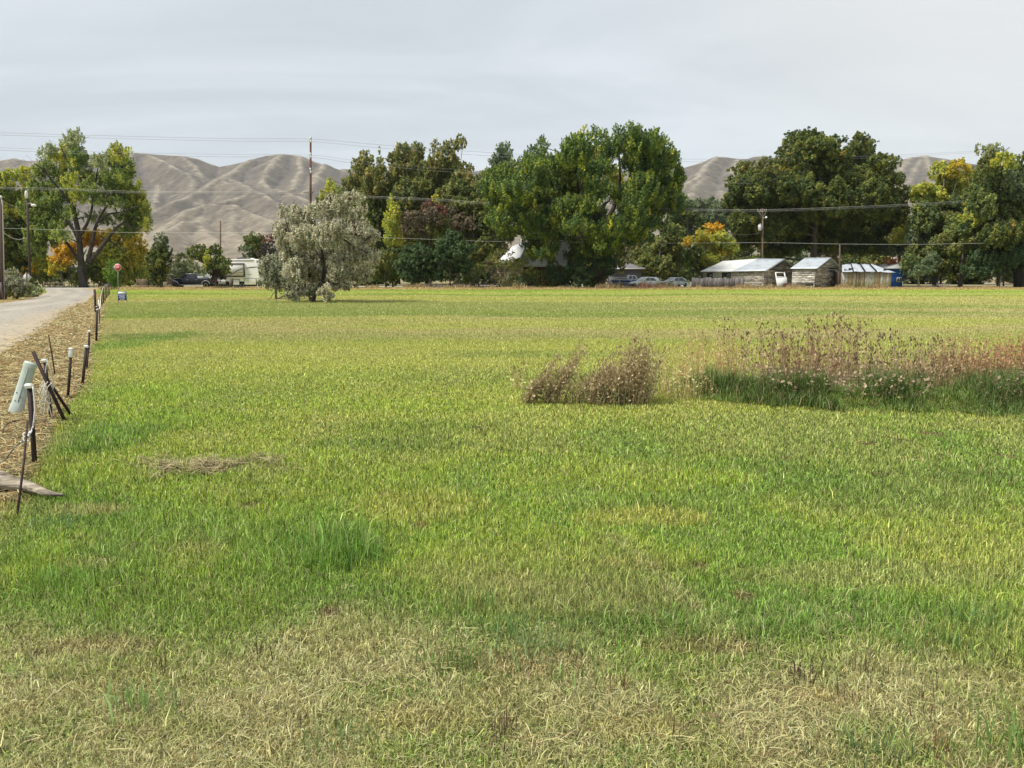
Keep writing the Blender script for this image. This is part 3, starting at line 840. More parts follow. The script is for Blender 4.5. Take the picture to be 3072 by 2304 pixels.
        for lm in limbs:
            z_, pts, r_a, r_b = lm[:4]
            PP = []
            n_ = len(pts)
            off0 = rngd.uniform(-1, 1) * 2.0 if len(lm) < 5 else lm[4]
            for q_, (x_, y_) in enumerate(pts):
                pp = zp(z_, x_, y_)
                PP.append(at(pp[0], pp[1], Y + off0 * (q_ / max(1, n_ - 1))))
            # smooth the line
            sm = []
            for q_ in range(n_ - 1):
                for k_ in range(3):
                    t_ = k_ / 3.
                    p0 = PP[max(0, q_ - 1)]; p1 = PP[q_]; p2 = PP[q_ + 1]; p3 = PP[min(n_ - 1, q_ + 2)]
                    sm.append(.5 * ((2 * p1) + (p2 - p0) * t_ + (2 * p0 - 5 * p1 + 4 * p2 - p3) * t_ ** 2 + (3 * p1 - p0 - 3 * p2 + p3) * t_ ** 3))
            sm.append(PP[-1])
            rs = [(r_a + (r_b - r_a) * q_ / (len(sm) - 1)) for q_ in range(len(sm))]
            if lm is limbs[0]:
                rs[0] *= 1.35; sm[0] = Vector((sm[0].x, sm[0].y, -.2))
            wood.tube(sm, rs, 9, c=bark)
            LP += [(np.array(p_), r_) for p_, r_ in zip(sm, rs)]
            # side branches
            for q_ in range(3, len(sm), 2):
                dirv = Vector(rng.normal(size=3)); dirv.z = abs(dirv.z) * .8 + .2; dirv.normalize()
                l_ = rng.uniform(.8, 2.2) * min(1, s / .135)
                wood.tube([sm[q_], sm[q_] + dirv * l_ * .5 + Vector((0, 0, .1)), sm[q_] + dirv * l_ + Vector((0, 0, .3))], [rs[q_] * .4, rs[q_] * .22, .012], 5, c=bark, cap=False)
        for c0, RX, RZ, cc in tops:
            j_ = int(np.argmin([np.linalg.norm(p_ - c0) + .25 * max(0, p_[2] - c0[2]) for p_, r_ in LP])); pj, rj = LP[j_]
            wood.tube([pj, pj * .5 + c0 * .5 + np.array([0, 0, .1]), c0], [min(.10, rj * .6), .07, .045], 5, c=bark, cap=False)
            for q_ in rng.choice(len(cc), min(len(cc), 3), replace=False):
                wood.tube([c0, (c0 + cc[q_]) / 2, cc[q_]], [.07, .04, .012], 4, c=bark, cap=False)
    wood.obj("trunk", M_bark, root, True)
    crown.obj("crown", M_leaf, root)
    return root

YT = 108
# big cottonwood by the junction
tree("cottonwood_tree", "tall open cottonwood with bare limbs showing, at the end of the lane", YT,
     [(1, 660, 170, 80, 105, 'pale'), (1, 640, 110, 60, 60, 'pale'), (1, 560, 270, 100, 85, 'yelgreen'), (1, 420, 230, 70, 70, 'pale'), (1, 1060, 240, 80, 80, 'yelgreen'), (1, 1090, 400, 85, 110), (1, 990, 330, 70, 80), (1, 710, 330, 90, 100), (1, 400, 400, 95, 75), (1, 640, 500, 80, 60, 'yelgreen'), (1, 1240, 690, 85, 110, 'yelgreen'), (1, 1190, 820, 120, 90), (1, 1040, 500, 95, 95), (1, 880, 330, 60, 80, 'pale'),
      (1, 350, 600, 110, 90), (1, 450, 740, 140, 80), (1, 330, 830, 100, 80), (1, 420, 920, 130, 70), (1, 540, 640, 90, 70), (1, 860, 640, 60, 60), (1, 700, 640, 70, 70, 'yelgreen'), (1, 1010, 680, 80, 45), (1, 540, 980, 90, 50), (1, 300, 960, 80, 80), (1, 780, 460, 70, 70), (1, 940, 830, 60, 60), (1, 800, 800, 60, 50), (1, 1290, 880, 60, 60, 'yelgreen'), (1, 560, 440, 90, 80), (1, 500, 560, 90, 80), (1, 760, 560, 80, 80), (1, 960, 620, 80, 70), (1, 900, 480, 80, 80), (1, 1120, 620, 90, 90), (1, 250, 720, 80, 80), (1, 640, 760, 60, 60), (1, 420, 1010, 100, 70), (1, 560, 860, 80, 60), (1, 1120, 930, 80, 60), (1, 300, 1080, 90, 80, 'cotton')],
     'cotton', base=84, grow=1.20, dens=.72, leaf=.22, spike=.6, hollow=.8, twig=2, bark=(.052, .045, .038),
     limbs=[(1, [(745, 1440), (718, 1180), (700, 960), (660, 760), (645, 590)], .52, .20, 0), (1, [(690, 980), (600, 840), (520, 770), (400, 720)], .24, .08), (1, [(690, 1180), (600, 1040), (500, 950), (390, 940)], .24, .08), (1, [(780, 1210), (820, 1030), (860, 860), (940, 720), (1060, 620)], .32, .08),
            (1, [(790, 1215), (880, 1100), (980, 970), (1090, 860), (1200, 930)], .34, .09), (1, [(720, 960), (800, 800), (840, 560), (870, 370)], .24, .06), (1, [(645, 600), (640, 430), (580, 270), (540, 180)], .26, .05), (1, [(650, 440), (710, 260), (690, 100)], .18, .04), (1, [(600, 640), (480, 500), (380, 380), (300, 330)], .16, .04), (1, [(860, 860), (960, 780), (1080, 760), (1230, 700)], .18, .05), (1, [(960, 1000), (1060, 1080), (1110, 1130)], .14, .05), (1, [(1000, 640), (1060, 430), (1070, 260)], .14, .04)])
tree("autumn_tree", "dark green tree with yellowing top, behind the poles at the left edge", 118,
     [(1, 60, 480, 100, 80, 'yelgreen'), (1, 230, 440, 95, 70, 'yelgreen'), (1, -60, 560, 120, 120, 'yelgreen'), (1, 90, 610, 110, 80, 'cotton'), (1, 260, 520, 90, 60, 'yellow'), (1, 160, 720, 140, 110, 'yelgreen'), (1, 40, 760, 110, 120, 'cotton'), (1, 60, 900, 120, 120), (1, 200, 900, 130, 110, 'cotton'), (1, 150, 1060, 170, 140), (1, -60, 1000, 150, 200), (1, 90, 1230, 190, 140), (1, 260, 1180, 120, 130)], 'dark', dens=.9)
tree("autumn_shrub", "bright orange and yellow shrub left of the cottonwood trunk", 114,
     [(1, 575, 1110, 95, 85, 'orange'), (1, 530, 1200, 80, 60, 'orange'), (1, 480, 1250, 80, 60, 'yellow'), (1, 640, 1200, 60, 60, 'yellow'), (1, 260, 1290, 80, 45, 'orange')], 'orange', base=64, cat='shrub', group='shrubs below the cottonwood', r0=.12, leaf=.26, dens=1.1)
tree("autumn_shrub", "yellow to green shrub right of the cottonwood trunk, behind the stop sign", 114,
     [(1, 860, 1000, 110, 80, 'orange'), (1, 1090, 1000, 120, 90, 'yellow'), (1, 1200, 1110, 90, 130, 'yellow'), (1, 1000, 1140, 130, 110, 'yelgreen'), (1, 1110, 1260, 150, 120, 'yelgreen'), (1, 900, 1280, 130, 120, 'yelgreen'), (1, 1260, 1250, 60, 100, 'yelgreen')], 'yelgreen', cat='shrub', group='shrubs below the cottonwood', r0=.15, leaf=.26, dens=1.0)
tree("hedge_shrub", "low green and yellow undergrowth at the foot of the cottonwood, beyond the junction", 116,
     [(1, 380, 1280, 130, 90, 'yelgreen'), (1, 560, 1320, 150, 80, 'olivegreen'), (1, 760, 1330, 110, 80, 'olivegreen'), (1, 400, 1380, 150, 50, 'olivegreen'), (1, 960, 1370, 130, 60, 'yelgreen')], 'yelgreen', cat='shrub', group='shrubs below the cottonwood', r0=.1, leaf=.26, dens=1.0)
tree("upright_shrub", "bright green upright shrub under the stop sign", 92, [(1, 1000, 1250, 35, 60, 'bright'), (1, 990, 1330, 55, 70, 'bright'), (1, 1010, 1400, 50, 40, 'bright')], 'bright', cat='shrub', group='shrubs along the fence line', r0=.05, leaf=.2, spike=.9, dens=1.2)
tree("juniper_tree", "dense dark green upright juniper at the front of the pickup", 103, [(2, 235, 1040, 55, 75, 'greygreen'), (2, 235, 1130, 95, 85), (2, 225, 1230, 110, 90), (2, 235, 1330, 75, 75), (2, 200, 1350, 60, 70)], 'dark', base=162, r0=.16, leaf=.24, dens=1.1, spike=.35)
tree("thin_shrub", "thin brownish shrub between juniper and leafy tree, behind the pickup", 116, [(2, 430, 1200, 60, 70, 'olivegreen'), (2, 420, 1280, 70, 70, 'greygreen'), (2, 500, 1200, 25, 90, 'pale')], 'olivegreen', r0=.08, leaf=.24, dens=.8, cat='shrub', group='shrubs along the fence line')
tree("leafy_tree", "round dark green small tree in front of the pickup bed and trailer", 101, [(2, 590, 1120, 75, 75), (2, 700, 1160, 100, 85), (2, 790, 1220, 70, 70), (2, 680, 1250, 70, 55), (2, 740, 1300, 80, 60, 'black'), (2, 820, 1260, 45, 55), (2, 660, 1200, 35, 60, 'yelgreen')], 'dark', base=216, r0=.10, leaf=.24, dens=1.15)
tree("green_tree", "bushy green tree behind the white trailer", 122, [(2, 1080, 1050, 80, 85), (2, 1020, 1120, 70, 60, 'greygreen'), (2, 1120, 1130, 80, 70), (2, 1040, 990, 50, 40, 'willow')], 'dark', r0=.14, leaf=.26)
tree("dark_tree", "blackish red tree right of the white trailer", 118, [(2, 1215, 1010, 55, 45, 'redbrown'), (2, 1200, 1090, 55, 60, 'black'), (2, 1280, 990, 40, 40, 'redbrown'), (2, 1140, 1160, 45, 60, 'black'), (2, 1260, 1120, 50, 60, 'black')], 'black', r0=.12, leaf=.26)
tree("sage_shrub", "grey green willowy shrub against the left side of the silver tree", 57, [(2, 1230, 1210, 90, 80, 'sage'), (2, 1330, 1150, 80, 90, 'sage'), (2, 1200, 1300, 90, 70, 'sage'), (2, 1300, 1320, 110, 90, 'sage'), (2, 1170, 1380, 70, 40, 'sage')], 'sage', r0=.07, leaf=.15, dens=.9, droop=.5, cat='shrub', group='shrubs along the fence line')

tree("russian_olive_tree", "silvery grey Russian olive standing alone at the far side of the meadow", 51,
     [(3, 760, 640, 85, 65), (3, 650, 720, 115, 85), (3, 500, 740, 120, 85), (3, 560, 630, 40, 40), (3, 330, 800, 130, 95), (3, 190, 760, 90, 80), (3, 160, 920, 100, 90), (3, 350, 980, 150, 110), (3, 550, 940, 150, 110), (3, 750, 860, 140, 110), (3, 860, 720, 55, 45), (3, 860, 980, 120, 90), (3, 960, 950, 60, 40), (3, 940, 1160, 80, 70), (3, 760, 1110, 150, 110), (3, 560, 1140, 140, 110), (3, 350, 1160, 150, 120),
      (3, 200, 1150, 100, 110), (3, 240, 1280, 130, 100), (3, 400, 1330, 130, 90), (3, 830, 1290, 100, 90), (3, 660, 1280, 110, 90), (3, 720, 1400, 90, 45), (3, 290, 1440, 120, 70, 'sage'), (3, 230, 1500, 80, 40, 'sage'), (3, 520, 1480, 70, 60), (3, 430, 1440, 80, 60, 'sage'), (3, 560, 1510, 40, 30, 'greygreen'), (3, 620, 1400, 60, 50), (3, 820, 1180, 110, 90), (3, 420, 1240, 120, 90), (3, 640, 1200, 110, 80), (3, 150, 1060, 90, 90), (3, 880, 1240, 90, 70), (3, 350, 1480, 70, 40)],
     'silver', base=311, grow=1.04, spike=.5, dens=.72, leaf=.135, hollow=.85, droop=.28, flat=.9, twig=2, bark=(.055, .045, .04), clump=.8, group='trees of the meadow',
     limbs=[(3, [(405, 1565), (440, 1450), (495, 1350), (505, 1200), (470, 1020)], .17, .06, 0), (3, [(480, 1370), (570, 1200), (640, 1010), (690, 820)], .09, .03), (3, [(500, 1200), (420, 1080), (330, 960)], .07, .02), (3, [(395, 1550), (350, 1440), (320, 1340)], .09, .04), (3, [(330, 1340), (260, 1180), (220, 1000), (140, 740)], .06, .02), (3, [(570, 1200), (700, 1130), (830, 1060)], .06, .02), (3, [(600, 1120), (660, 950), (760, 700)], .05, .02), (3, [(250, 1480), (120, 1420), (70, 1470), (20, 1540)], .035, .012), (3, [(110, 1425), (90, 1480), (85, 1555)], .022, .012)])

G_BELT = 'shelterbelt trees behind the house'
tree("shelterbelt_tree", "small pointed yellow green tree right of the tall brown pole", 140, [(3, 560, 520, 45, 60, 'yelgreen'), (3, 560, 610, 75, 75, 'yelgreen'), (3, 560, 700, 95, 90, 'olivegreen'), (3, 650, 600, 50, 60, 'olivegreen')], 'yelgreen', group=G_BELT, spike=.5, leaf=.34)
tree("shelterbelt_tree", "tall olive green tree of the belt with a narrow dark spire beside its top", 142, [(3, 890, 280, 55, 60), (3, 870, 380, 95, 90), (3, 800, 430, 70, 70), (3, 830, 560, 120, 110), (3, 960, 520, 110, 110), (3, 1010, 320, 25, 90), (3, 1010, 420, 50, 80), (3, 900, 700, 140, 120, 'olivegreen'), (3, 1020, 700, 100, 140, 'dark'), (3, 1000, 870, 120, 140, 'dark'), (3, 870, 880, 110, 130, 'dark'), (3, 900, 1080, 150, 140, 'dark'), (3, 1040, 1060, 130, 140, 'dark'), (3, 950, 1280, 170, 120, 'dark')], 'belt', group=G_BELT, spike=.55, leaf=.36, twig=1)
tree("shelterbelt_tree", "broad olive tree of the belt with bare twigs over its flat top", 140, [(3, 1220, 230, 85, 60), (3, 1330, 200, 60, 50), (3, 1170, 320, 90, 90), (3, 1290, 300, 90, 80), (3, 1200, 480, 120, 110), (3, 1340, 430, 100, 110), (3, 1280, 620, 150, 130, 'olivegreen'), (3, 1400, 640, 110, 140, 'olivegreen'), (3, 1150, 650, 100, 130, 'dark'), (3, 1250, 800, 150, 130, 'dark'), (3, 1430, 820, 100, 130, 'dark'), (3, 1300, 980, 160, 130, 'dark'), (3, 1200, 1150, 160, 140, 'dark'), (3, 1400, 1180, 160, 140, 'dark')], 'belt', group=G_BELT, spike=.5, leaf=.36, twig=3)
tree("shelterbelt_tree", "tallest olive tree of the belt, its yellowing top leaning to the right", 138, [(4, 470, 240, 60, 70), (4, 520, 170, 35, 45), (4, 560, 210, 30, 50), (4, 420, 320, 80, 80), (4, 320, 270, 40, 80), (4, 330, 400, 80, 90), (4, 470, 450, 110, 80), (4, 590, 430, 60, 50), (4, 540, 560, 110, 80), (4, 380, 540, 130, 100, 'olivegreen'), (4, 650, 590, 90, 80), (4, 240, 520, 90, 100, 'olivegreen'), (4, 500, 680, 140, 100, 'olivegreen'), (4, 340, 700, 120, 110, 'dark'), (4, 650, 730, 100, 90, 'olivegreen'), (4, 230, 650, 100, 120, 'dark'), (4, 420, 880, 150, 130, 'dark'), (4, 620, 900, 140, 130, 'dark'), (4, 500, 1100, 170, 140, 'dark'), (4, 700, 1100, 150, 140, 'dark')], 'belt', group=G_BELT, spike=.5, leaf=.36, twig=2)
tree("grey_poplar_tree", "grey green pointed poplar rising left of the big maple", 140, [(4, 935, 240, 35, 55), (4, 960, 300, 45, 60), (4, 900, 340, 80, 70), (4, 860, 400, 60, 60), (4, 900, 460, 100, 80), (4, 780, 500, 60, 50), (4, 800, 560, 80, 80), (4, 850, 680, 110, 110), (4, 850, 850, 120, 120, 'dark'), (4, 840, 1020, 120, 110, 'dark')], 'greygreen', group=G_BELT, spike=.8, leaf=.34)
tree("poplar_tree", "slim columnar poplar turning golden in front of the tree belt", 110, [(3, 1105, 690, 28, 60, 'yelgreen'), (3, 1110, 780, 52, 80, 'yelgreen'), (3, 1140, 860, 45, 90, 'yellow'), (3, 1090, 900, 45, 90, 'yelgreen'), (3, 1150, 980, 50, 80, 'yellow'), (3, 1110, 1020, 55, 70, 'yelgreen')], 'yelgreen', spike=1.0, leaf=.24, r0=.12, dens=1.1)
G_SH = 'shrubs in front of the house'
tree("brown_shrub", "tall brown and dark red shrub right of the golden poplar", 114, [(4, 250, 770, 65, 55, 'redbrown'), (4, 120, 890, 110, 70), (4, 250, 880, 95, 80), (4, 360, 810, 60, 60, 'redbrown'), (4, 130, 1000, 130, 80), (4, 320, 960, 110, 90, 'olivegreen'), (4, 60, 1060, 90, 70, 'olivegreen'), (4, 320, 700, 30, 50, 'yellow'), (4, 480, 860, 100, 80, 'brown')], 'brown', group=G_SH, cat='shrub', leaf=.27, r0=.14)
tree("olive_shrub", "yellowish green shrub between silver tree and sumacs", 108, [(3, 1090, 1130, 90, 60, 'olivegreen'), (3, 1020, 1200, 80, 80, 'olivegreen'), (3, 1080, 1300, 110, 90, 'dark'), (3, 960, 1320, 80, 70, 'dark')], 'olivegreen', group=G_SH, cat='shrub', leaf=.26, r0=.1)
tree("sumac_shrub", "blue green layered sumac, left one of the sumac pair", 104, [(4, 60, 1170, 90, 50), (4, 190, 1170, 90, 55), (4, 110, 1260, 130, 70), (4, 230, 1280, 100, 75), (4, 60, 1330, 100, 80), (4, 180, 1370, 140, 70)], 'sumac', group=G_SH, cat='shrub', leaf=.26, r0=.1, flat=.5)
tree("sumac_shrub", "blue green layered sumac, right one of the sumac pair", 105, [(4, 480, 1090, 120, 70), (4, 390, 1150, 90, 60), (4, 560, 1160, 100, 70), (4, 460, 1230, 140, 75), (4, 360, 1280, 120, 70), (4, 540, 1300, 110, 65), (4, 400, 1370, 140, 70)], 'sumac', group=G_SH, cat='shrub', leaf=.26, r0=.1, flat=.5)
tree("elm_tree", "olive green tree left of the steep white roof", 116, [(4, 560, 800, 110, 90), (4, 680, 830, 100, 90), (4, 640, 930, 140, 100), (4, 760, 960, 80, 90), (4, 700, 1060, 120, 90), (4, 620, 1050, 100, 90), (4, 740, 1150, 90, 70), (4, 640, 1180, 110, 80, 'dark'), (4, 720, 1250, 90, 60), (4, 560, 930, 100, 90, 'brown')], 'olivegreen', leaf=.29)
tree("garden_shrub", "loose shrub hiding the log wall below the white roof", 107, [(4, 700, 1350, 80, 55), (4, 620, 1390, 70, 45, 'greygreen'), (4, 800, 1300, 60, 40, 'brown'), (4, 560, 1420, 80, 40, 'dark')], 'olivegreen', group=G_SH, cat='shrub', leaf=.24, dens=.7, r0=.08)
tree("garden_shrub", "airy shrub in front of the log wing, under the edge of the white roof", 108, [(4, 900, 1290, 80, 50), (4, 1000, 1270, 70, 40), (4, 860, 1380, 60, 60, 'brown'), (4, 930, 1430, 90, 45, 'dark'), (4, 1010, 1380, 60, 60), (4, 1080, 1440, 60, 40, 'dark'), (4, 960, 1180, 50, 35, 'dark'), (4, 830, 1230, 60, 60)], 'olivegreen', group=G_SH, cat='shrub', leaf=.22, dens=.45, r0=.07)
tree("garden_shrub", "rounded olive shrub right of the log wall, below the maple", 106, [(4, 1060, 1280, 70, 45), (4, 1170, 1360, 80, 55), (4, 1150, 1430, 80, 50, 'greygreen'), (4, 1240, 1400, 80, 60), (4, 1260, 1470, 80, 30, 'dark')], 'olivegreen', group=G_SH, cat='shrub', leaf=.24, r0=.08)
tree("garden_shrub", "deep green shrub against the maple's trunk", 105, [(4, 1370, 1380, 80, 80), (4, 1420, 1440, 80, 50), (4, 1350, 1290, 60, 60), (5, 360, 1300, 80, 90), (5, 420, 1400, 100, 80), (5, 300, 1430, 80, 60)], 'sumac', group=G_SH, cat='shrub', leaf=.25, r0=.08)
tree("garden_shrub", "mixed green and brown shrub right of the maple's trunk, left of the trestle", 106, [(5, 530, 1280, 90, 80), (5, 620, 1260, 100, 80), (5, 560, 1390, 100, 80, 'brown'), (5, 660, 1350, 60, 60, 'sumac'), (5, 500, 1450, 90, 40, 'dark'), (5, 750, 1260, 80, 70, 'olivegreen'), (5, 780, 1180, 60, 50, 'olivegreen')], 'sumac', group=G_SH, cat='shrub', leaf=.25, r0=.08)
tree("maple_tree", "huge dark green silver maple with yellow patches, tallest tree in the middle", 109,
     [(4, 880, 520, 100, 80), (4, 800, 630, 100, 65), (4, 960, 560, 110, 90), (4, 1080, 460, 95, 85), (4, 1190, 320, 75, 75), (4, 1270, 240, 50, 60), (4, 1050, 640, 130, 95), (4, 900, 740, 120, 80), (4, 1000, 840, 140, 100), (4, 880, 900, 90, 80), (4, 1150, 870, 140, 110), (4, 1290, 620, 140, 110), (4, 1300, 850, 140, 110), (4, 1180, 480, 110, 95), (4, 1330, 420, 95, 95), (4, 1130, 1000, 110, 60), (4, 1330, 1000, 110, 80), (4, 960, 980, 90, 60),
      (5, 350, 200, 80, 65), (5, 450, 110, 35, 50, 'yelgreen'), (5, 400, 310, 120, 95), (5, 560, 150, 55, 75), (5, 620, 130, 40, 45), (5, 560, 330, 120, 80, 'yelgreen'), (5, 690, 260, 90, 80), (5, 760, 120, 45, 55), (5, 880, 110, 60, 60), (5, 920, 80, 30, 40), (5, 850, 220, 110, 85), (5, 1060, 140, 45, 55), (5, 1010, 260, 110, 95), (5, 1150, 230, 60, 65), (5, 1180, 370, 85, 90), (5, 1050, 430, 130, 95), (5, 900, 390, 120, 95), (5, 700, 510, 95, 70, 'yelgreen'), (5, 760, 580, 70, 60, 'yelgreen'), (5, 1240, 570, 80, 95), (5, 1100, 600, 130, 115), (5, 960, 650, 130, 115), (5, 1200, 760, 105, 100), (5, 1050, 800, 130, 110), (5, 880, 840, 110, 105), (5, 500, 480, 100, 90),
      (5, 350, 660, 120, 100), (5, 300, 860, 140, 110), (5, 430, 790, 80, 80, 'yelgreen'), (5, 300, 1010, 100, 70), (5, 540, 1010, 90, 60), (5, 650, 1080, 120, 90), (5, 800, 1030, 120, 90), (5, 950, 1000, 100, 80), (5, 560, 610, 90, 70), (5, 1000, 920, 110, 70), (5, 1130, 920, 60, 50), (5, 420, 920, 80, 80), (5, 440, 1100, 110, 80), (5, 330, 1170, 90, 70), (5, 290, 420, 110, 100), (5, 420, 560, 110, 100), (5, 270, 560, 110, 100), (5, 600, 430, 90, 70), (5, 330, 330, 80, 70), (4, 1240, 1080, 90, 80), (4, 1340, 1120, 90, 80), (4, 1200, 960, 110, 80), (4, 1300, 1200, 90, 50), (5, 820, 700, 110, 80), (5, 560, 880, 100, 80), (5, 540, 740, 90, 80), (5, 680, 640, 90, 60), (4, 1230, 1190, 90, 60), (4, 1150, 1080, 70, 70), (5, 700, 960, 100, 70), (5, 560, 1150, 110, 80), (5, 700, 1170, 100, 60)],
     'maple', base=597, grow=1.20, dens=.9, leaf=.25, spike=.85, hollow=.55, bark=(.075, .062, .05),
     limbs=[(5, [(560, 1490), (570, 1250), (590, 1060), (650, 900), (740, 720), (770, 500), (760, 300)], .62, .10, 0), (5, [(600, 1040), (500, 850), (420, 600), (400, 350)], .34, .07), (5, [(570, 1180), (400, 980), (150, 860), (-100, 740)], .30, .06), (5, [(620, 980), (760, 860), (900, 800), (1150, 620)], .30, .07), (5, [(700, 800), (820, 600), (900, 350), (880, 180)], .24, .05), (5, [(590, 1100), (450, 1080), (200, 1000)], .18, .05), (5, [(640, 930), (600, 800), (690, 660), (560, 350)], .20, .05), (5, [(900, 850), (1100, 960), (1160, 980), (1200, 800)], .16, .05)])
tree("garden_tree", "muted green tree behind the parked cars", 132, [(5, 1080, 1200, 100, 80), (5, 1180, 1110, 110, 90), (5, 1230, 1000, 100, 70, 'willow'), (5, 1000, 1290, 100, 70), (5, 1150, 1300, 110, 80), (5, 1290, 1200, 90, 100), (5, 1220, 1380, 90, 50), (5, 900, 1200, 60, 60)], 'olivegreen', leaf=.3)
tree("distant_tree", "pale olive tree far behind, between maple and orange tree", 190, [(6, -30, 760, 130, 60), (6, 100, 800, 130, 70), (6, 20, 880, 130, 80, 'willow'), (6, 80, 960, 120, 90, 'willow'), (6, -60, 1000, 120, 120, 'willow')], 'greygreen', leaf=.45, group='distant trees', dens=.9)
tree("distant_tree", "grey olive tree far behind, left of the broad dark tree", 200, [(6, 250, 780, 120, 60), (6, 370, 770, 90, 60), (6, 230, 880, 130, 80), (6, 360, 880, 110, 90), (6, 300, 960, 130, 70)], 'greygreen', leaf=.45, group='distant trees', dens=.9)
tree("orange_tree", "rounded tree turning orange left of the long shed", 118, [(6, 260, 970, 95, 50, 'orange'), (6, 130, 1050, 95, 60, 'yellow'), (6, 330, 1060, 95, 80, 'yelgreen'), (6, 200, 1140, 130, 80, 'yelgreen'), (6, 90, 1200, 90, 80, 'willow'), (6, 400, 1150, 70, 70, 'yelgreen'), (6, 330, 1190, 100, 70, 'yellow'), (6, 100, 1300, 90, 70, 'willow'), (6, 40, 1390, 55, 60, 'willow'), (6, 220, 1250, 100, 60, 'yelgreen'), (6, 30, 1090, 50, 40, 'orange')], 'yelgreen', leaf=.28, dens=1.05, base=703)
tree("sycamore_tree", "broad dark green sycamore behind the three sheds", 130,
     [(6, 990, 150, 80, 55), (6, 1100, 150, 95, 55), (6, 1200, 150, 60, 45), (6, 950, 240, 80, 60), (6, 1080, 260, 130, 85), (6, 1230, 250, 110, 80), (6, 1350, 190, 85, 50), (6, 440, 450, 45, 30), (6, 470, 540, 85, 60), (6, 400, 560, 45, 30), (6, 600, 440, 90, 65, 'olivegreen'), (6, 730, 420, 90, 60, 'olivegreen'), (6, 620, 580, 140, 100), (6, 850, 430, 110, 80, 'olivegreen'), (6, 900, 590, 140, 115), (6, 500, 690, 120, 100), (6, 700, 740, 150, 120), (6, 1150, 400, 140, 105), (6, 1330, 340, 130, 100), (6, 1150, 590, 160, 130), (6, 1000, 820, 160, 130), (6, 830, 920, 130, 120), (6, 590, 900, 130, 115), (6, 630, 1080, 140, 95), (6, 840, 1120, 140, 95), (6, 1050, 1060, 140, 105), (6, 1250, 880, 160, 130), (6, 1250, 1110, 140, 95), (6, 1400, 560, 150, 130), (6, 1420, 850, 150, 140), (6, 1440, 1100, 150, 110), (6, 930, 430, 110, 100), (6, 990, 520, 110, 100), (6, 870, 330, 60, 60), (6, 1080, 490, 120, 100), (6, 1000, 650, 130, 110), (6, 760, 640, 120, 100), (6, 1180, 750, 140, 120), (6, 1120, 950, 140, 120), (6, 1340, 700, 130, 120), (6, 1330, 480, 110, 90),
      (7, 60, 190, 80, 70), (7, 140, 230, 60, 55), (7, 60, 360, 140, 105), (7, 250, 390, 95, 70), (7, 330, 370, 65, 50), (7, 160, 550, 150, 110), (7, 310, 550, 100, 75), (7, 440, 650, 90, 50), (7, 200, 760, 160, 130), (7, 340, 790, 110, 110), (7, 150, 980, 160, 130), (7, 350, 950, 110, 95, 'yelgreen'), (7, 160, 1140, 130, 80), (7, 400, 1040, 70, 75, 'yelgreen'), (7, 270, 1130, 60, 60)],
     'dark', base=812, r0=.6, leaf=.31, dens=.95, grow=1.24, depth=.8)
tree("grey_shrub", "grey green shrub behind the blue building", 132, [(7, 400, 1130, 100, 60), (7, 330, 1170, 60, 50), (7, 480, 1100, 60, 80), (7, 490, 950, 60, 90, 'olivegreen')], 'greygreen', leaf=.3, cat='shrub', group='shrubs at the right end')
tree("rust_shrub", "rust red shrub behind the collapsing shed", 126, [(7, 330, 1250, 45, 35), (7, 390, 1255, 40, 28), (7, 350, 1290, 60, 25)], 'rust', leaf=.25, r0=.06, cat='shrub', group='shrubs at the right end')
tree("yellow_tree", "broad tree with bright yellow crown right of the sheds", 124,
     [(7, 610, 610, 55, 55), (7, 770, 470, 95, 70), (7, 950, 450, 105, 70, 'yellow'), (7, 1020, 570, 95, 85, 'yellow'), (7, 850, 600, 110, 90), (7, 690, 700, 120, 95), (7, 850, 780, 140, 100, 'willow'), (7, 640, 860, 110, 105, 'willow'), (7, 1050, 700, 80, 60, 'yelgreen'), (7, 700, 1020, 130, 105, 'olivegreen'), (7, 860, 940, 120, 90, 'olivegreen'), (7, 600, 1040, 80, 90, 'greygreen'), (7, 640, 1190, 110, 70, 'olivegreen'), (7, 740, 1320, 100, 60, 'olivegreen')], 'yelgreen', leaf=.29, base=935, r0=.4, grow=1.28)
tree("bushy_tree", "rounded mid green tree in front of the yellow crowned one", 116, [(7, 1120, 800, 90, 60, 'yelgreen'), (7, 1180, 920, 110, 85), (7, 1040, 900, 90, 70, 'yelgreen'), (7, 930, 970, 110, 75), (7, 1080, 1010, 120, 80, 'olivegreen'), (7, 900, 1080, 130, 90, 'olivegreen'), (7, 1000, 1150, 130, 80, 'dark'), (7, 830, 1180, 120, 90, 'dark'), (7, 900, 1290, 130, 70, 'dark'), (7, 1060, 1250, 130, 80, 'dark'), (7, 1200, 1060, 80, 80, 'dark')], 'willow', leaf=.28, base=960, r0=.3, grow=1.25)
tree("pale_shrub", "pale green spreading shrub right of the blue building", 112, [(7, 490, 1240, 65, 50), (7, 450, 1310, 45, 45), (7, 560, 1290, 90, 65), (7, 590, 1360, 100, 45, 'greygreen'), (7, 690, 1260, 80, 80, 'greygreen'), (7, 520, 1370, 70, 40, 'greygreen')], 'willow', leaf=.26, base=918.5, r0=.14, bark=(.28, .22, .16), cat='shrub', group='shrubs at the right end')
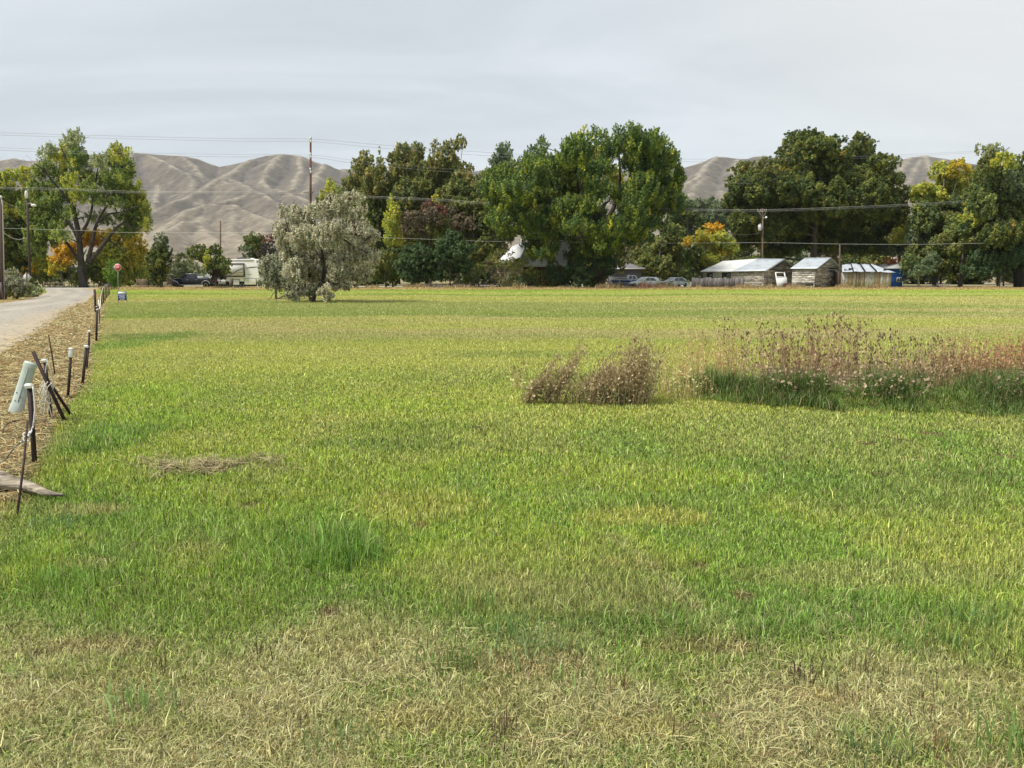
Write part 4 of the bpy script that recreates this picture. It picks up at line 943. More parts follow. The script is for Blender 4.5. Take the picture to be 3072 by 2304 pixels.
tree("willow_tree", "massive dark willow with a thick black trunk at the right edge", 113,
     [(7, 1170, 270, 75, 50, 'pale'), (7, 1270, 250, 65, 40, 'pale'), (7, 1340, 360, 95, 60, 'yelgreen'), (7, 1210, 380, 90, 70, 'olivegreen'), (7, 1240, 480, 120, 80), (7, 1380, 470, 100, 80, 'greygreen'), (7, 1290, 590, 140, 85), (7, 1450, 580, 95, 105, 'greygreen'), (7, 1300, 710, 150, 95), (7, 1480, 720, 110, 115, 'dark'), (7, 1370, 850, 140, 105, 'dark'), (7, 1480, 920, 130, 115), (7, 1310, 1000, 140, 95, 'dark'), (7, 1220, 1140, 150, 105, 'sumac'), (7, 1420, 1080, 140, 105, 'sumac'), (7, 1490, 1210, 140, 75, 'sumac'), (7, 1300, 1240, 120, 55, 'sumac'), (7, 1530, 390, 60, 70, 'dark'), (7, 1620, 620, 140, 150), (7, 1680, 900, 170, 190, 'dark'), (7, 1640, 1150, 150, 110, 'dark'), (7, 1560, 780, 120, 130, 'dark'), (7, 1150, 1230, 90, 70, 'sumac'), (7, 1100, 1330, 120, 45, 'sumac'), (7, 1250, 1340, 100, 40, 'sumac'), (7, 1100, 640, 110, 90), (7, 1150, 760, 110, 90), (7, 1130, 540, 80, 70, 'olivegreen')],
     'willow', base=1019, leaf=.28, grow=1.22, droop=.3, dens=1.0, bark=(.03, .026, .024), twig=1,
     limbs=[(7, [(1480, 1500), (1470, 1380), (1440, 1250), (1380, 1050), (1340, 800), (1300, 550)], .85, .12, 0), (7, [(1470, 1380), (1540, 1200), (1600, 900), (1620, 650)], .6, .12), (7, [(1430, 1250), (1330, 1130), (1200, 1050)], .3, .08), (7, [(1400, 1100), (1450, 850), (1480, 600)], .3, .08)])
tree("thin_tree", "slender brown trunked tree between yellow crown and willow", 112, [(7, 1280, 1330, 70, 40, 'sumac'), (7, 1220, 1320, 60, 35, 'dark'), (7, 1340, 1320, 50, 35, 'dark'), (7, 1380, 1400, 40, 40, 'olivegreen')], 'dark', base=998, r0=.2, leaf=.25, bark=(.10, .07, .05), group='shrubs at the right end')
HR = np.random.default_rng(31)
for i_, px_ in enumerate(list(range(318, 520, 26)) + list(range(560, 740, 24)) + list(range(745, 1060, 28))):
    px_ = px_ + HR.uniform(-6, 6); tp_ = HR.uniform(232, 250); z_ = (px_ - 533.33) * 8.889
    ZY = lambda y: (y - 120) * 8.889
    desc_ = ["dense dark", "loose olive", "tall grey green", "low brownish"][i_ % 4]
    tree("hedgerow_tree", desc_ + " hedgerow tree far behind, glimpsed between nearer trunks", 165 + HR.uniform(-8, 12), [(5, z_ + HR.uniform(-40, 40), ZY(tp_ + 12), 95, 110), (5, z_ - 60, ZY(tp_ + 26), 100, 110), (5, z_ + 60, ZY(tp_ + 28), 100, 110), (5, z_, ZY(270), 160, 90)], ['dark', 'olivegreen', 'greygreen', 'brown'][i_ % 4], group='hedgerow trees glimpsed behind the nearer trees', leaf=.5, dens=.9, r0=.2)
for i_, (px_, tp_, pl_) in enumerate(((140, 268, 'pale'), (184, 262, 'sage'), (192, 268, 'pale'), (238, 262, 'greygreen'), (275, 258, 'greygreen'), (296, 262, 'sage'))):
    z_ = (px_ - 133.33) * 8.889; tp_ = (tp_ - 126.67) * 8.889
    tree("far_shrub", ["pale green", "sage green", "straw green", "grey", "dull green", "dusty"][i_] + " far shrub seen over the field edge, beyond the pickup and trailer", 150 + i_ * 3, [(2, z_, tp_ + 50, 90, 60), (2, z_ + 60, tp_ + 90, 100, 80), (2, z_ - 60, tp_ + 100, 90, 80)], pl_, group='far shrubs below the hills', leaf=.4, dens=.8, r0=.1, cat='shrub')
tree("russet_shrub", "low russet undergrowth below the right hand trees beyond the highway", 186, [(7, 980, 1410, 90, 30, 'rust'), (7, 1120, 1420, 90, 24, 'brown'), (7, 840, 1420, 90, 24, 'olivegreen'), (7, 1250, 1420, 80, 24, 'brown'), (7, 1400, 1400, 70, 40, 'rust'), (7, 720, 1420, 90, 24, 'dark'), (7, 900, 1390, 90, 30, 'black'), (7, 1100, 1380, 120, 30, 'black')], 'brown', cat='shrub', group='shrubs at the right end', leaf=.4, r0=.1)
# left side of the lane
tree("sagebrush_shrub", "grey green sagebrush beside the double pole, left of the lane", 57, [(1, 130, 1330, 70, 45), (1, 100, 1400, 60, 60), (1, 170, 1420, 80, 60), (1, 125, 1290, 10, 40, 'pale'), (1, 200, 1470, 80, 45, 'olivegreen'), (1, 110, 1490, 60, 40, 'olivegreen')], 'sage', cat='shrub', group='shrubs along the lane', leaf=.15, r0=.05, spike=.5)
tree("dry_shrub", "straw coloured dry weed mound beside the lane, under the diamond sign", 62, [(1, 270, 1450, 70, 40, 'pale'), (1, 340, 1460, 45, 40, 'pale'), (1, 240, 1500, 70, 40, 'pale'), (1, 200, 1540, 60, 25, 'brown'), (1, 330, 1500, 50, 25, 'pale')], 'pale', cat='shrub', group='shrubs along the lane', leaf=.14, r0=.04, spike=.4)

# ------------------------------------------------------------------ fence posts, rods and the things round them
DKB = (.030, .019, .017); RUST = (.055, .026, .021)
def fence_post(top, base, label, cap='white', Y=None, w=.036, c=DKB, Ytop=None, cl=.028):
    b = gnd(*base) if Y is None else gx(base[0], Y, 0)
    t = at(top[0], top[1], Ytop or b.y)
    root = empty("fence_post", b, label, "fence post", "steel fence posts along the lane")
    d = (t - b).normalized()
    nb = NB()
    b0 = b - d * .12
    side = d.cross(Vector((0, 1, 0))).normalized(); nrm = side.cross(d)
    nb.bar(b0, t, w, w * .14, c, up=Vector((.25, 1, 0)))
    q = nrm * -w * .45
    nb.bar(b0 - q, t - q, w * .16, w * .85, c, up=Vector((.25, 1, 0)))
    k = 0.06
    L = (t - b).length
    while k < L - .05:
        p = b + d * k + nrm * w * .12
        nb.bar(p, p + d * .012, w * .5, w * .3, c); k += .055
    nb.obj("stake", M_steel, root)
    if cap:
        cb = NB()
        cc = (.72, .72, .70)
        cb.bar(t - d * cl, t + d * .012, w * 1.25, w * .9, cc, taper=.94)
        cb.bar(t - d * .012, t + d * .004, w * 1.5, w * 1.1, cc)
        cb.obj("cap", M_plastic, root, bevel=.003)
    return b, t
pA = fence_post((28.8, 385), (34, 461), "nearest fence post, dark with white cap, wrapped in white tape", w=.042)
pB = fence_post((44.3, 360), (50.7, 416), "upright fence post standing inside the tangle of white cord", w=.038)
pL1 = fence_post((32.6, 351.5), (63.0, 421), "steel post slanting left, longest of the tangled group", cap=None, Ytop=pB[1].y - .12, Y=8.9, w=.04)
pL2 = fence_post((45.5, 377), (69.0, 415), "shorter steel post slanting left through the white cord", cap=None, Ytop=pB[1].y + .05, Y=9.25, w=.034)
pC = fence_post((71, 348.6), (67.8, 395.7), "fence post with a long pale sleeve under its white cap", w=.038, cl=.12)
pD = fence_post((86.3, 346), (82.3, 383), "dark fence post with white cap, beside the lawn edge and leaning right", w=.042)
pD2 = fence_post((88, 350), (86.6, 367), "short dark post close behind the leaning one", cap=None, w=.035)
pE = fence_post((89.3, 331), (88.2, 350), "short white capped post halfway down the fence line", Y=16.6, w=.042)
pF = fence_post((97, 305), (96.2, 340), "tall dark fence post tied with white tape, tallest of the line", cap=None, w=.055)
pG = fence_post((94.4, 289.3), (95.6, 312), "dark bare post leaning left at the edge of the lane", cap=None, w=.10)
pH = fence_post((98.8, 307), (99.2, 323.7), "thin dark post just behind the tallest one", cap=None, w=.05)
farp = [((101.3, 287.5), (101.8, 305), "first post of the far bunch, thickest and darkest"), ((103.0, 285), (103.6, 302.5), "second post of the far bunch, looped with white tape"), ((105.2, 284), (105.0, 300), "third post of the far bunch, white insulator at its middle"), ((107, 283.5), (106.5, 298), "fourth post of the far bunch, near the yard sign"), ((108.6, 283), (108, 296), "fifth post of the far bunch, tape tied at its top"), ((110.2, 282.2), (109.4, 294.4), "last and farthest post of the bunch by the junction")]
for tp, bp, lb in farp: fence_post(tp, bp, lb, cap=None, w=.075, c=(.024, .018, .017))

def rod(top, base, label, Y=None, r=.006, Ytop=None, c=RUST, parts=None):
    b = gnd(*base) if Y is None else gx(base[0], Y, 0)
    t = at(top[0], top[1], Ytop or b.y)
    nb = NB(); nb.tube([b - (t - b).normalized() * .1, b.lerp(t, .5) + Vector((.006, 0, 0)), t], r, 6, c)
    if parts is None:
        o = nb.obj("steel_rod", M_steel); tag(o, label, "rod", "thin steel rods by the fence")
        return b, t
    root = empty("steel_rod", b, label, "rod", "thin steel rods by the fence")
    nb.obj("shaft", M_steel, root, True)
    return b, t, root
rb, rt_, rroot = rod((27.6, 421), (17.6, 510), "tall thin rod with white coil insulators, in front of the grey log", r=.0085, Ytop=5.75, c=(.04, .025, .018), parts=True)
for i, (ax, ay) in enumerate(((26.0, 434.5), (28.6, 434.5), (26.2, 438.6), (29.2, 438.8))):
    p = at(ax, ay, 5.70); nb = NB()
    pts = [p + Vector((math.cos(t) * .014, math.sin(t) * .006 - .01, math.sin(t) * .014)) for t in np.linspace(.4, 5.6, 10)]
    nb.tube(pts, .0055, 6, (.62, .60, .57)); nb.obj("insulator", M_plastic, rroot, True)
rod((48.5, 335), (54.6, 373), "short thin red brown rod on the straw verge", r=.012)
rod((73.4, 348), (73.7, 380), "thin tan rod close to the sleeved post", r=.006, c=(.30, .20, .11))

def cord(name, label, pxs, r, c=(.62, .60, .56), cat="cord", mat_=None, group="white fence tape and cord"):
    """pxs: (px, py, depth)"""
    nb = NB()
    runs = pxs if isinstance(pxs[0], list) else [pxs]
    for run in runs:
        P = [at(*p) for p in run]
        sm = []
        n = len(P)
        for i in range(n - 1):
            for k in range(3):
                t = k / 3.; p0 = P[max(0, i - 1)]; p1 = P[i]; p2 = P[i + 1]; p3 = P[min(n - 1, i + 2)]
                sm.append(.5 * ((2 * p1) + (p2 - p0) * t + (2 * p0 - 5 * p1 + 4 * p2 - p3) * t ** 2 + (3 * p1 - p0 - 3 * p2 + p3) * t ** 3))
        sm.append(P[-1])
        nb.tube(sm, r, 5, c)
    o = nb.obj(name, mat_ or M_rope)
    return tag(o, label, cat, group)
yA = pA[0].y - .045
cord("fence_tape", "white tape hanging down the nearest post to the coil insulators", [[(33, 386.5, yA), (34.5, 398, yA), (35.2, 408, yA), (34.6, 415, yA), (33.6, 424, yA), (31.5, 431, yA), (28, 436, 5.75), (24, 440, 5.75), (21.4, 442, 5.75)], [(33, 427, yA), (29, 433, yA), (24.5, 438, 5.76), (21, 442.5, 5.76)]], .0075, (.62, .58, .58))
yB = 8.98
rngc = random.Random(4)
runs = [[(47, 360.5, yB), (49.6, 367, yB), (51.5, 374, yB), (53.2, 380, yB), (54, 386, yB), (52, 390, yB), (49, 391, yB)],
        [(46.8, 363, yB), (46, 369, yB), (45.3, 373.5, yB)], [(33, 389, yA), (37, 393, 7.5), (41, 395, 8.3), (46, 396.5, 8.7), (49, 396, yB)], [(33, 386, yA), (36, 390, 7.2), (40, 397, 8.2), (44, 395, 8.8)],
        [(49, 391, yB), (48, 399, yB), (50, 409, yB), (52.4, 417.5, yB)], [(50, 391, yB), (49.6, 400, yB), (48.5, 408, yB), (47.5, 416, yB)], [(48, 392, yB), (46, 404, yB), (44, 398, yB), (43, 390, yB), (42, 384, yB), (47, 382, yB)]]
for i in range(13):
    x0 = rngc.uniform(41, 51); y0 = rngc.uniform(380, 391); yy = yB + rngc.uniform(-.1, .1)
    x1 = x0 + rngc.uniform(-6, 3); y1 = y0 + rngc.uniform(10, 26)
    runs.append([(x0, y0, yy), (x0 - rngc.uniform(-1, 4), (y0 + y1) / 2, yy), (x1, y1, yy), (x1 + rngc.uniform(1, 4), y1 - rngc.uniform(4, 12), yy), (x0 + rngc.uniform(1, 5), y0 + 2, yy)])
cord("tangled_cord", "big tangle of white and cream cord hung on the slanting posts", runs, .0058, (.60, .56, .47))
cord("fence_tape", "white tape zigzagging along the far bunch of posts", [[(99, 323, 25), (98.4, 312, 22), (97.6, 309, 19.9), (99.5, 308.5, 20), (100.5, 303, 30), (101, 296, 40), (101.8, 291, 42), (103.5, 287, 46), (105.2, 286, 50), (107, 284.4, 56), (108.5, 284, 60)], [(96, 309.5, 19.8), (98.5, 310, 19.8)], [(96, 306.6, 19.8), (99, 305.5, 20.5), (98.6, 300, 22)], [(104, 295.8, 50), (106, 296, 52)]], .011, (.66, .64, .62))
cord("barbed_wire", "grey barbed wire running from the coil insulators to the left edge", [[(22, 441, 5.75), (15, 447, 5.78), (9, 455, 5.8), (3, 461, 5.8), (-6, 466, 5.8)], [(20, 443, 5.8), (13, 449, 5.75), (7, 457, 5.8)]], .0042, (.20, .19, .18), "wire", M_wire, "loose wires by the fence")
cord("bent_wire", "dark wire bent in an arc over the verge straw", [[(3, 433, 7.3), (4, 428, 7.4), (8, 423.5, 7.5), (14, 421.5, 7.5), (19, 420.5, 7.6)]], .006, (.05, .035, .03), "wire", M_wire, "loose wires by the fence")
cord("fallen_twig", "dark thin twig in the grass behind the tangled posts", [[(47, 419, 8.5), (49, 426, 8.3), (51, 433, 8.1)], [(46.2, 418, 8.6), (43.5, 426, 8.5), (39, 432, 8.3)]], .004, (.05, .04, .03), "twig", M_wire, "loose wires by the fence")
# pale green pedestal
def pedestal():
    b = gnd(14.5, 411.5); t = at(29.5, 363.2, b.y + .05)
    root = empty("utility_pedestal", b, "pale green plastic utility pedestal tilted over on the verge", "utility pedestal")
    d = (t - b).normalized(); c = (.40, .455, .41)
    nb = NB(); w = .135
    side = d.cross(Vector((0, 1, 0))).normalized(); nrm = side.cross(d)
    prof = []
    for k in range(7):
        a = PI * k / 6
        prof.append((math.cos(a) * w / 2, -math.sin(a) * w * .20))
    prof += [(-w / 2, .05), (w / 2, .05)]
    V = []
    for p, sc in ((b - d * .02, 1.12), (b + d * .09, 1.1), (b + d * .095, 1.0), (t - d * .03, .98)):
        for (u, v) in prof: V.append(tuple(p + side * u * sc + nrm * (-v) * -sc))
    n = len(prof)
    Q = [(r * n + i, r * n + (i + 1) % n, (r + 1) * n + (i + 1) % n, (r + 1) * n + i) for r in range(3) for i in range(n)]
    nb.add(V, Q, cq=c); nb.obj("shell", M_plastic, root)
    cb = NB(); V = []
    for p, sc in ((t - d * .05, 1.04), (t - d * .004, 1.03), (t + d * .010, .95)):
        for (u, v) in prof: V.append(tuple(p + side * u * sc + nrm * (-v) * -sc))
    V.append(tuple(t + d * .014))
    Q = [(r * n + i, r * n + (i + 1) % n, (r + 1) * n + (i + 1) % n, (r + 1) * n + i) for r in range(2) for i in range(n)]
    T = [(2 * n + i, 2 * n + (i + 1) % n, 3 * n) for i in range(n)]
    cb.add(V, Q, T, cq=(.42, .48, .43), ct=(.42, .48, .43)); cb.obj("cap", M_plastic, root)
    sb = NB(); f = nrm * -(w * .20)
    sb.bar(b + d * .13 + f - side * .02, t - d * .06 + f - side * .02, .004, .006, (.16, .22, .18)); sb.obj("seam", M_plastic, root)
    for (kx, kz) in ((.02, .14), (-.03, .20), (.03, .24)):
        hb = NB(); p = b + d * kz + side * kx + nrm * -(w * .19); hb.ball(p, .008, (.08, .10, .09)); hb.obj("screw", M_plastic, root)
pedestal()
def log():
    nb = NB(); pts = []; rs = []
    for px, py, rpx in ((-42, 472, 10), (-18, 475.5, 9.6), (0, 481, 9.0), (10, 483, 7.6), (20, 485, 6.0), (32, 488, 5.2), (44, 492.0, 3.6), (54, 494, 2.4), (63, 495, 1.3)):
        g = gnd(px, py + rpx * .9); r = rpx * mpp(g.y)
        pts.append(Vector((g.x, g.y + r * .5, r * .78))); rs.append(r)
    n = 14; V = []
    m = len(pts)
    fine = []; fr = []
    for i in range(m - 1):
        for k in range(5):
            fine.append(pts[i].lerp(pts[i + 1], k / 5)); fr.append(rs[i] + (rs[i + 1] - rs[i]) * k / 5)
    fine.append(pts[-1]); fr.append(rs[-1])
    nb.tube(fine, fr, n, (.35, .305, .235))
    P = nb.V[0]
    cen = np.repeat(np.array([tuple(p) for p in fine]), n, 0)
    ang = np.tile(np.arange(n), len(fine)); ln = np.repeat(np.arange(len(fine)), n)
    k = (fbm(ang * .9, ln * .22, 5, 3) - .5) * .42
    P[:len(cen)] = cen + (P[:len(cen)] - cen) * (1 + k)[:, None]
    nb.V[0] = P
    o = nb.obj("driftwood_log", mat("log_wood", None, .9, .5, 30, (.14, 1.0, 1.0), bump=.9, c2=(.11, .09, .07), lo=.42, hi=.66), smooth=True)
    tag(o, "weathered grey log tapering to a point, lying in the grass at the left edge", "log")
log()

# ------------------------------------------------------------------ tall weeds and the uncut bank
def weed(label, px0, px1, base, top, n, stem, head, lean=0.0, spread=.25, seed=1, heads=7, hs=.03, leafc=None, nl=6, bush=0, peak=None, name="weed_clump", group="tall dry weeds in the meadow", lw=.006):
    rng = np.random.default_rng(seed)
    n = int(n * .72); nl = int(nl * .5); bush = int(bush * .4); head = np.array(head) * 1.35; lw = lw * .95
    stem = np.array(stem) * 1.85; leafc = np.array(leafc) * 1.5 if leafc is not None else None
    g0 = gnd(px0, base); g1 = gnd(px1, base); Y = g0.y; s = mpp(Y)
    nb = NB()
    hmax = (base - top) * s * 1.02
    t = rng.uniform(0, 1, n)
    bx = g0.x + (g1.x - g0.x) * t - lean * hmax * .5; by = Y + np.abs(rng.normal(0, spread, n))
    hh = hmax * rng.uniform(.35, 1.0, n) ** .8
    prof = .55 + .55 * fbm(t * 5.0, t * 0 + seed, seed, 2) * 1.0
    if peak is not None: hh = hh * np.clip(1.12 - np.abs(t - peak) * 1.1, .25, 1)
    hh = np.minimum(hh * np.clip(prof + .15, .4, 1.1), hmax)
    tx = bx + (lean + rng.normal(0, .10, n)) * hh; ty = by + rng.normal(0, .12, n) * hh
    z0 = np.zeros(n)
    w = lw * rng.uniform(.7, 1.4, n)
    S_ = np.array(stem)[None] * rng.uniform(.6, 1.35, (n, 1))
    for a in (0, PI / 2):
        wx = math.cos(a) * w / 2; wy = math.sin(a) * w / 2
        mxp = (bx + tx) / 2 + (bx - tx) * .06; myp = (by + ty) / 2; mz = hh * .52
        V = np.empty((n, 6, 3))
        for k_, (X_, Y_, Z_, kk) in enumerate(((bx, by, z0 - .02, 1), (mxp, myp, mz, .8), (tx, ty, hh, .45))):
            V[:, k_ * 2] = np.stack([X_ - wx * kk, Y_ - wy * kk, Z_], 1); V[:, k_ * 2 + 1] = np.stack([X_ + wx * kk, Y_ + wy * kk, Z_], 1)
        b = np.arange(n)[:, None] * 6
        nb.add(V.reshape(-1, 3), np.concatenate([b + np.array([[0, 1, 3, 2]]), b + np.array([[2, 3, 5, 4]])]), cq=np.concatenate([S_, S_]))
    # side twigs with seed heads
    m = n * heads
    i = rng.integers(0, n, m)
    f = np.where(rng.uniform(size=m) < .55, rng.uniform(.86, 1.03, m), rng.uniform(.45, .9, m))
    X_ = bx[i] + (tx - bx)[i] * f; Y_ = by[i] + (ty - by)[i] * f; Z_ = hh[i] * f
    o = rng.normal(0, .035, (m, 3)) * (1.2 - f)[:, None] * 2.2
    o[:, 2] = np.abs(o[:, 2])
    P = np.stack([X_, Y_, Z_], 1) + o
    hc = np.where((f > .86)[:, None], np.array(head)[None] * 1.15, np.array(stem)[None]) * rng.uniform(.6, 1.5, (m, 1))
    hc = np.clip(hc, .02, .7)
    for rep in range(2):
        Nn = rng.normal(size=(m, 3)); Nn[:, 2] *= .3; Nn /= np.linalg.norm(Nn, axis=1)[:, None]
        tt = np.stack([rng.normal(0, .3, m), rng.normal(0, .3, m), np.ones(m)], 1); tt /= np.linalg.norm(tt, axis=1)[:, None]
        bb = np.cross(Nn, tt); L = hs * rng.uniform(.6, 1.5, m)[:, None]
        V = np.empty((m, 4, 3)); V[:, 0] = P - tt * L * .5; V[:, 2] = P + tt * L * .5; V[:, 1] = P + bb * L * .26; V[:, 3] = P - bb * L * .26
        q = np.arange(m)[:, None] * 4
        nb.add(V.reshape(-1, 3), q + np.array([[0, 1, 2, 3]]), cq=hc)
    if nl:
        m = n * nl; i = rng.integers(0, n, m); f = rng.uniform(.02, .8, m)
        P = np.stack([bx[i] + (tx - bx)[i] * f, by[i] + (ty - by)[i] * f, hh[i] * f], 1) + rng.normal(0, .03, (m, 3))
        P[:, 2] = np.abs(P[:, 2])
        Nn = rng.normal(size=(m, 3)); Nn /= np.linalg.norm(Nn, axis=1)[:, None]
        lc = np.array(leafc if leafc is not None else stem)[None] * rng.uniform(.5, 1.5, (m, 1))
        leaves(nb, P, Nn, .045, np.clip(lc, .02, .7), rng)
    if bush:
        x = bx.mean() + rng.normal(0, (g1.x - g0.x) * .26, bush); y = by.mean() + rng.normal(0, spread * .6, bush)
        cc = np.where(rng.uniform(size=(bush, 1)) < .5, np.array((.13, .17, .06)), np.array((.32, .26, .14))) * rng.uniform(.5, 1.4, (bush, 1))
        blades(nb, x, y, np.zeros(bush), rng.uniform(.15, .38, bush) * min(1.2, hmax / .7), rng.uniform(.006, .011, bush), cc, flat=rng.uniform(.1, .95, bush), rng=rng)
    o = nb.obj(name, M_dry)
    return tag(o, label, "weeds", group)
BRN = (.165, .135, .075); TANW = (.34, .275, .14); DKH = (.115, .082, .05); RDB = (.20, .135, .08); ORW = (.32, .225, .125)
weed("wispy pale weed standing apart, leftmost in the meadow", 511, 523, 388, 360, 16, TANW, BRN, seed=21, nl=5, spread=.08)
weed("small brown weed clump leaning right, left of its twin", 538, 552, 402, 352, 75, (.22, .18, .10), (.26, .21, .12), lean=.62, seed=22, spread=.10, nl=14, bush=60, peak=.6)
weed("taller brown weed clump leaning right, between small and bushy clumps", 560, 576, 402, 340, 85, (.21, .17, .10), (.25, .20, .11), lean=.62, seed=23, spread=.12, nl=14, bush=80, peak=.6)
weed("big bushy grey brown weed clump with pointed seed heads", 592, 650, 403, 337, 330, (.235, .19, .11), (.25, .20, .115), lean=.12, seed=24, spread=.30, nl=20, bush=500, hs=.034, peak=.72)
weed("low tangled brown weeds joining leaning clumps and bushy clump", 552, 655, 403, 374, 130, (.22, .18, .10), (.24, .19, .11), lean=.3, seed=44, spread=.3, nl=9, bush=420)
weed("dry stalks bending right off the bushy clump", 640, 662, 402, 350, 60, (.30, .24, .15), BRN, lean=.25, seed=25, spread=.2, nl=8, bush=60)
weed("thin straw coloured stalks between bushy clump and green bank", 655, 715, 398, 350, 120, TANW, TANW, seed=26, spread=.4, heads=3, nl=5, lw=.004, bush=200)
weed("tall orange tinted grass stalks at the left end of the bank", 690, 742, 390, 330, 190, ORW, ORW, seed=27, spread=.5, heads=4, nl=3, lw=.004)
weed("tall stalks with dark seed heads above left part of the bank", 735, 790, 393, 322, 130, (.26, .20, .12), DKH, seed=28, spread=.35, heads=5, hs=.036, nl=9, bush=120)
weed("tallest reddish seed stalks above middle of the bank", 785, 852, 395, 317, 200, (.23, .165, .105), (.14, .085, .056), seed=29, spread=.4, heads=6, hs=.036, nl=9, bush=160)
weed("loose brown seed stalks right of the tallest ones", 848, 906, 397, 323, 130, (.24, .19, .11), DKH, seed=30, spread=.4, heads=5, hs=.038, nl=8, bush=140)
weed("shorter greyish seed stalks above right part of the bank", 900, 962, 398, 340, 120, (.23, .18, .11), (.12, .088, .055), seed=31, spread=.4, heads=6, hs=.04, nl=9, bush=160)
weed("rusty orange weeds near the right edge, above the bank", 952, 1016, 394, 338, 330, RDB, ORW, seed=32, spread=.45, heads=6, nl=12, leafc=(.30, .19, .11), bush=160)
weed("tall rusty stalks cut by the right edge of the view", 1005, 1085, 394, 336, 330, RDB, (.28, .14, .085), seed=33, spread=.45, heads=7, nl=12, leafc=(.30, .19, .11), bush=160)
weed("low tan leafy weeds lying on top of the bank", 770, 905, 392, 362, 240, (.34, .26, .17), (.38, .30, .20), seed=34, spread=.35, heads=6, hs=.05, nl=18, leafc=(.36, .28, .18), bush=200)
weed("yellow brown low weeds behind the bank, left of the rusty ones", 900, 985, 393, 362, 160, (.32, .25, .14), (.34, .25, .15), seed=35, spread=.35, heads=6, hs=.045, nl=16, bush=160)
def bank():
    nb = NB(); n = 15000
    rng = np.random.default_rng(91)
    px = rng.uniform(690, 1120, n)
    base = np.interp(px, [690, 740, 800, 860, 930, 1024, 1120], [396, 401, 405, 409, 411, 412, 412])
    gY = np.array([gnd(600, float(b)).y for b in np.linspace(390, 415, 60)])
    y0 = np.interp(base, np.linspace(390, 415, 60), gY)
    y0 = y0 + .5 * (fbm(px / 24., px * 0, 7, 3) - .5); y = y0 + np.abs(rng.normal(0, .55, n)) - rng.exponential(.07, n); x = (px - 512) / F * (y0 * CT + CAMH * ST)
    prof = ss(0, .35, y - y0) * (1 - ss(1.1, 1.9, y - y0))
    lump = fbm(x / .55, y / .5, 13, 3)
    z = prof * .12
    h = (.05 + .28 * ss(.22, .75, lump)) * (.5 + .5 * prof) * np.interp(px, [690, 705, 730, 1120], [.1, .5, 1, 1])
    cc = np.where((lump > .5)[:, None], np.array((.105, .160, .044)), np.array((.165, .240, .062))) * rng.uniform(.45, 1.6, (n, 1))
    dd = rng.uniform(size=n) < .10; cc[dd] = np.array((.34, .28, .15)) * rng.uniform(.6, 1.2, (dd.sum(), 1))
    blades(nb, x, y, z, h * rng.uniform(.6, 1.35, n), rng.uniform(.007, .013, n), cc, flat=np.clip(np.abs(rng.normal(.45, .35, n)), 0, 1.05), rng=rng)
    # a few turned leaves and heads caught in it
    m = 2600; px = rng.uniform(750, 1100, m)
    y0 = np.interp(np.interp(px, [690, 740, 800, 860, 930, 1024, 1120], [396, 401, 405, 409, 411, 412, 412]), np.linspace(390, 415, 60), gY)
    y = y0 + rng.uniform(.1, 1.2, m); x = (px - 512) / F * (y0 * CT + CAMH * ST)
    k = fbm(x / .5, y / .5, 19) > .52
    P = np.stack([x, y, rng.uniform(.12, .42, m)], 1)[k]; Nn = rng.normal(size=P.shape); Nn /= np.linalg.norm(Nn, axis=1)[:, None]
    leaves(nb, P, Nn, .05, np.array((.36, .27, .18)) * rng.uniform(.5, 1.3, (len(P), 1)), rng)
    o = nb_obj_world(nb, "long_grass", M_blade)
    tag(o, "dark green uncut grass bank under the tall weeds", "long grass", kind="stuff")
bank()
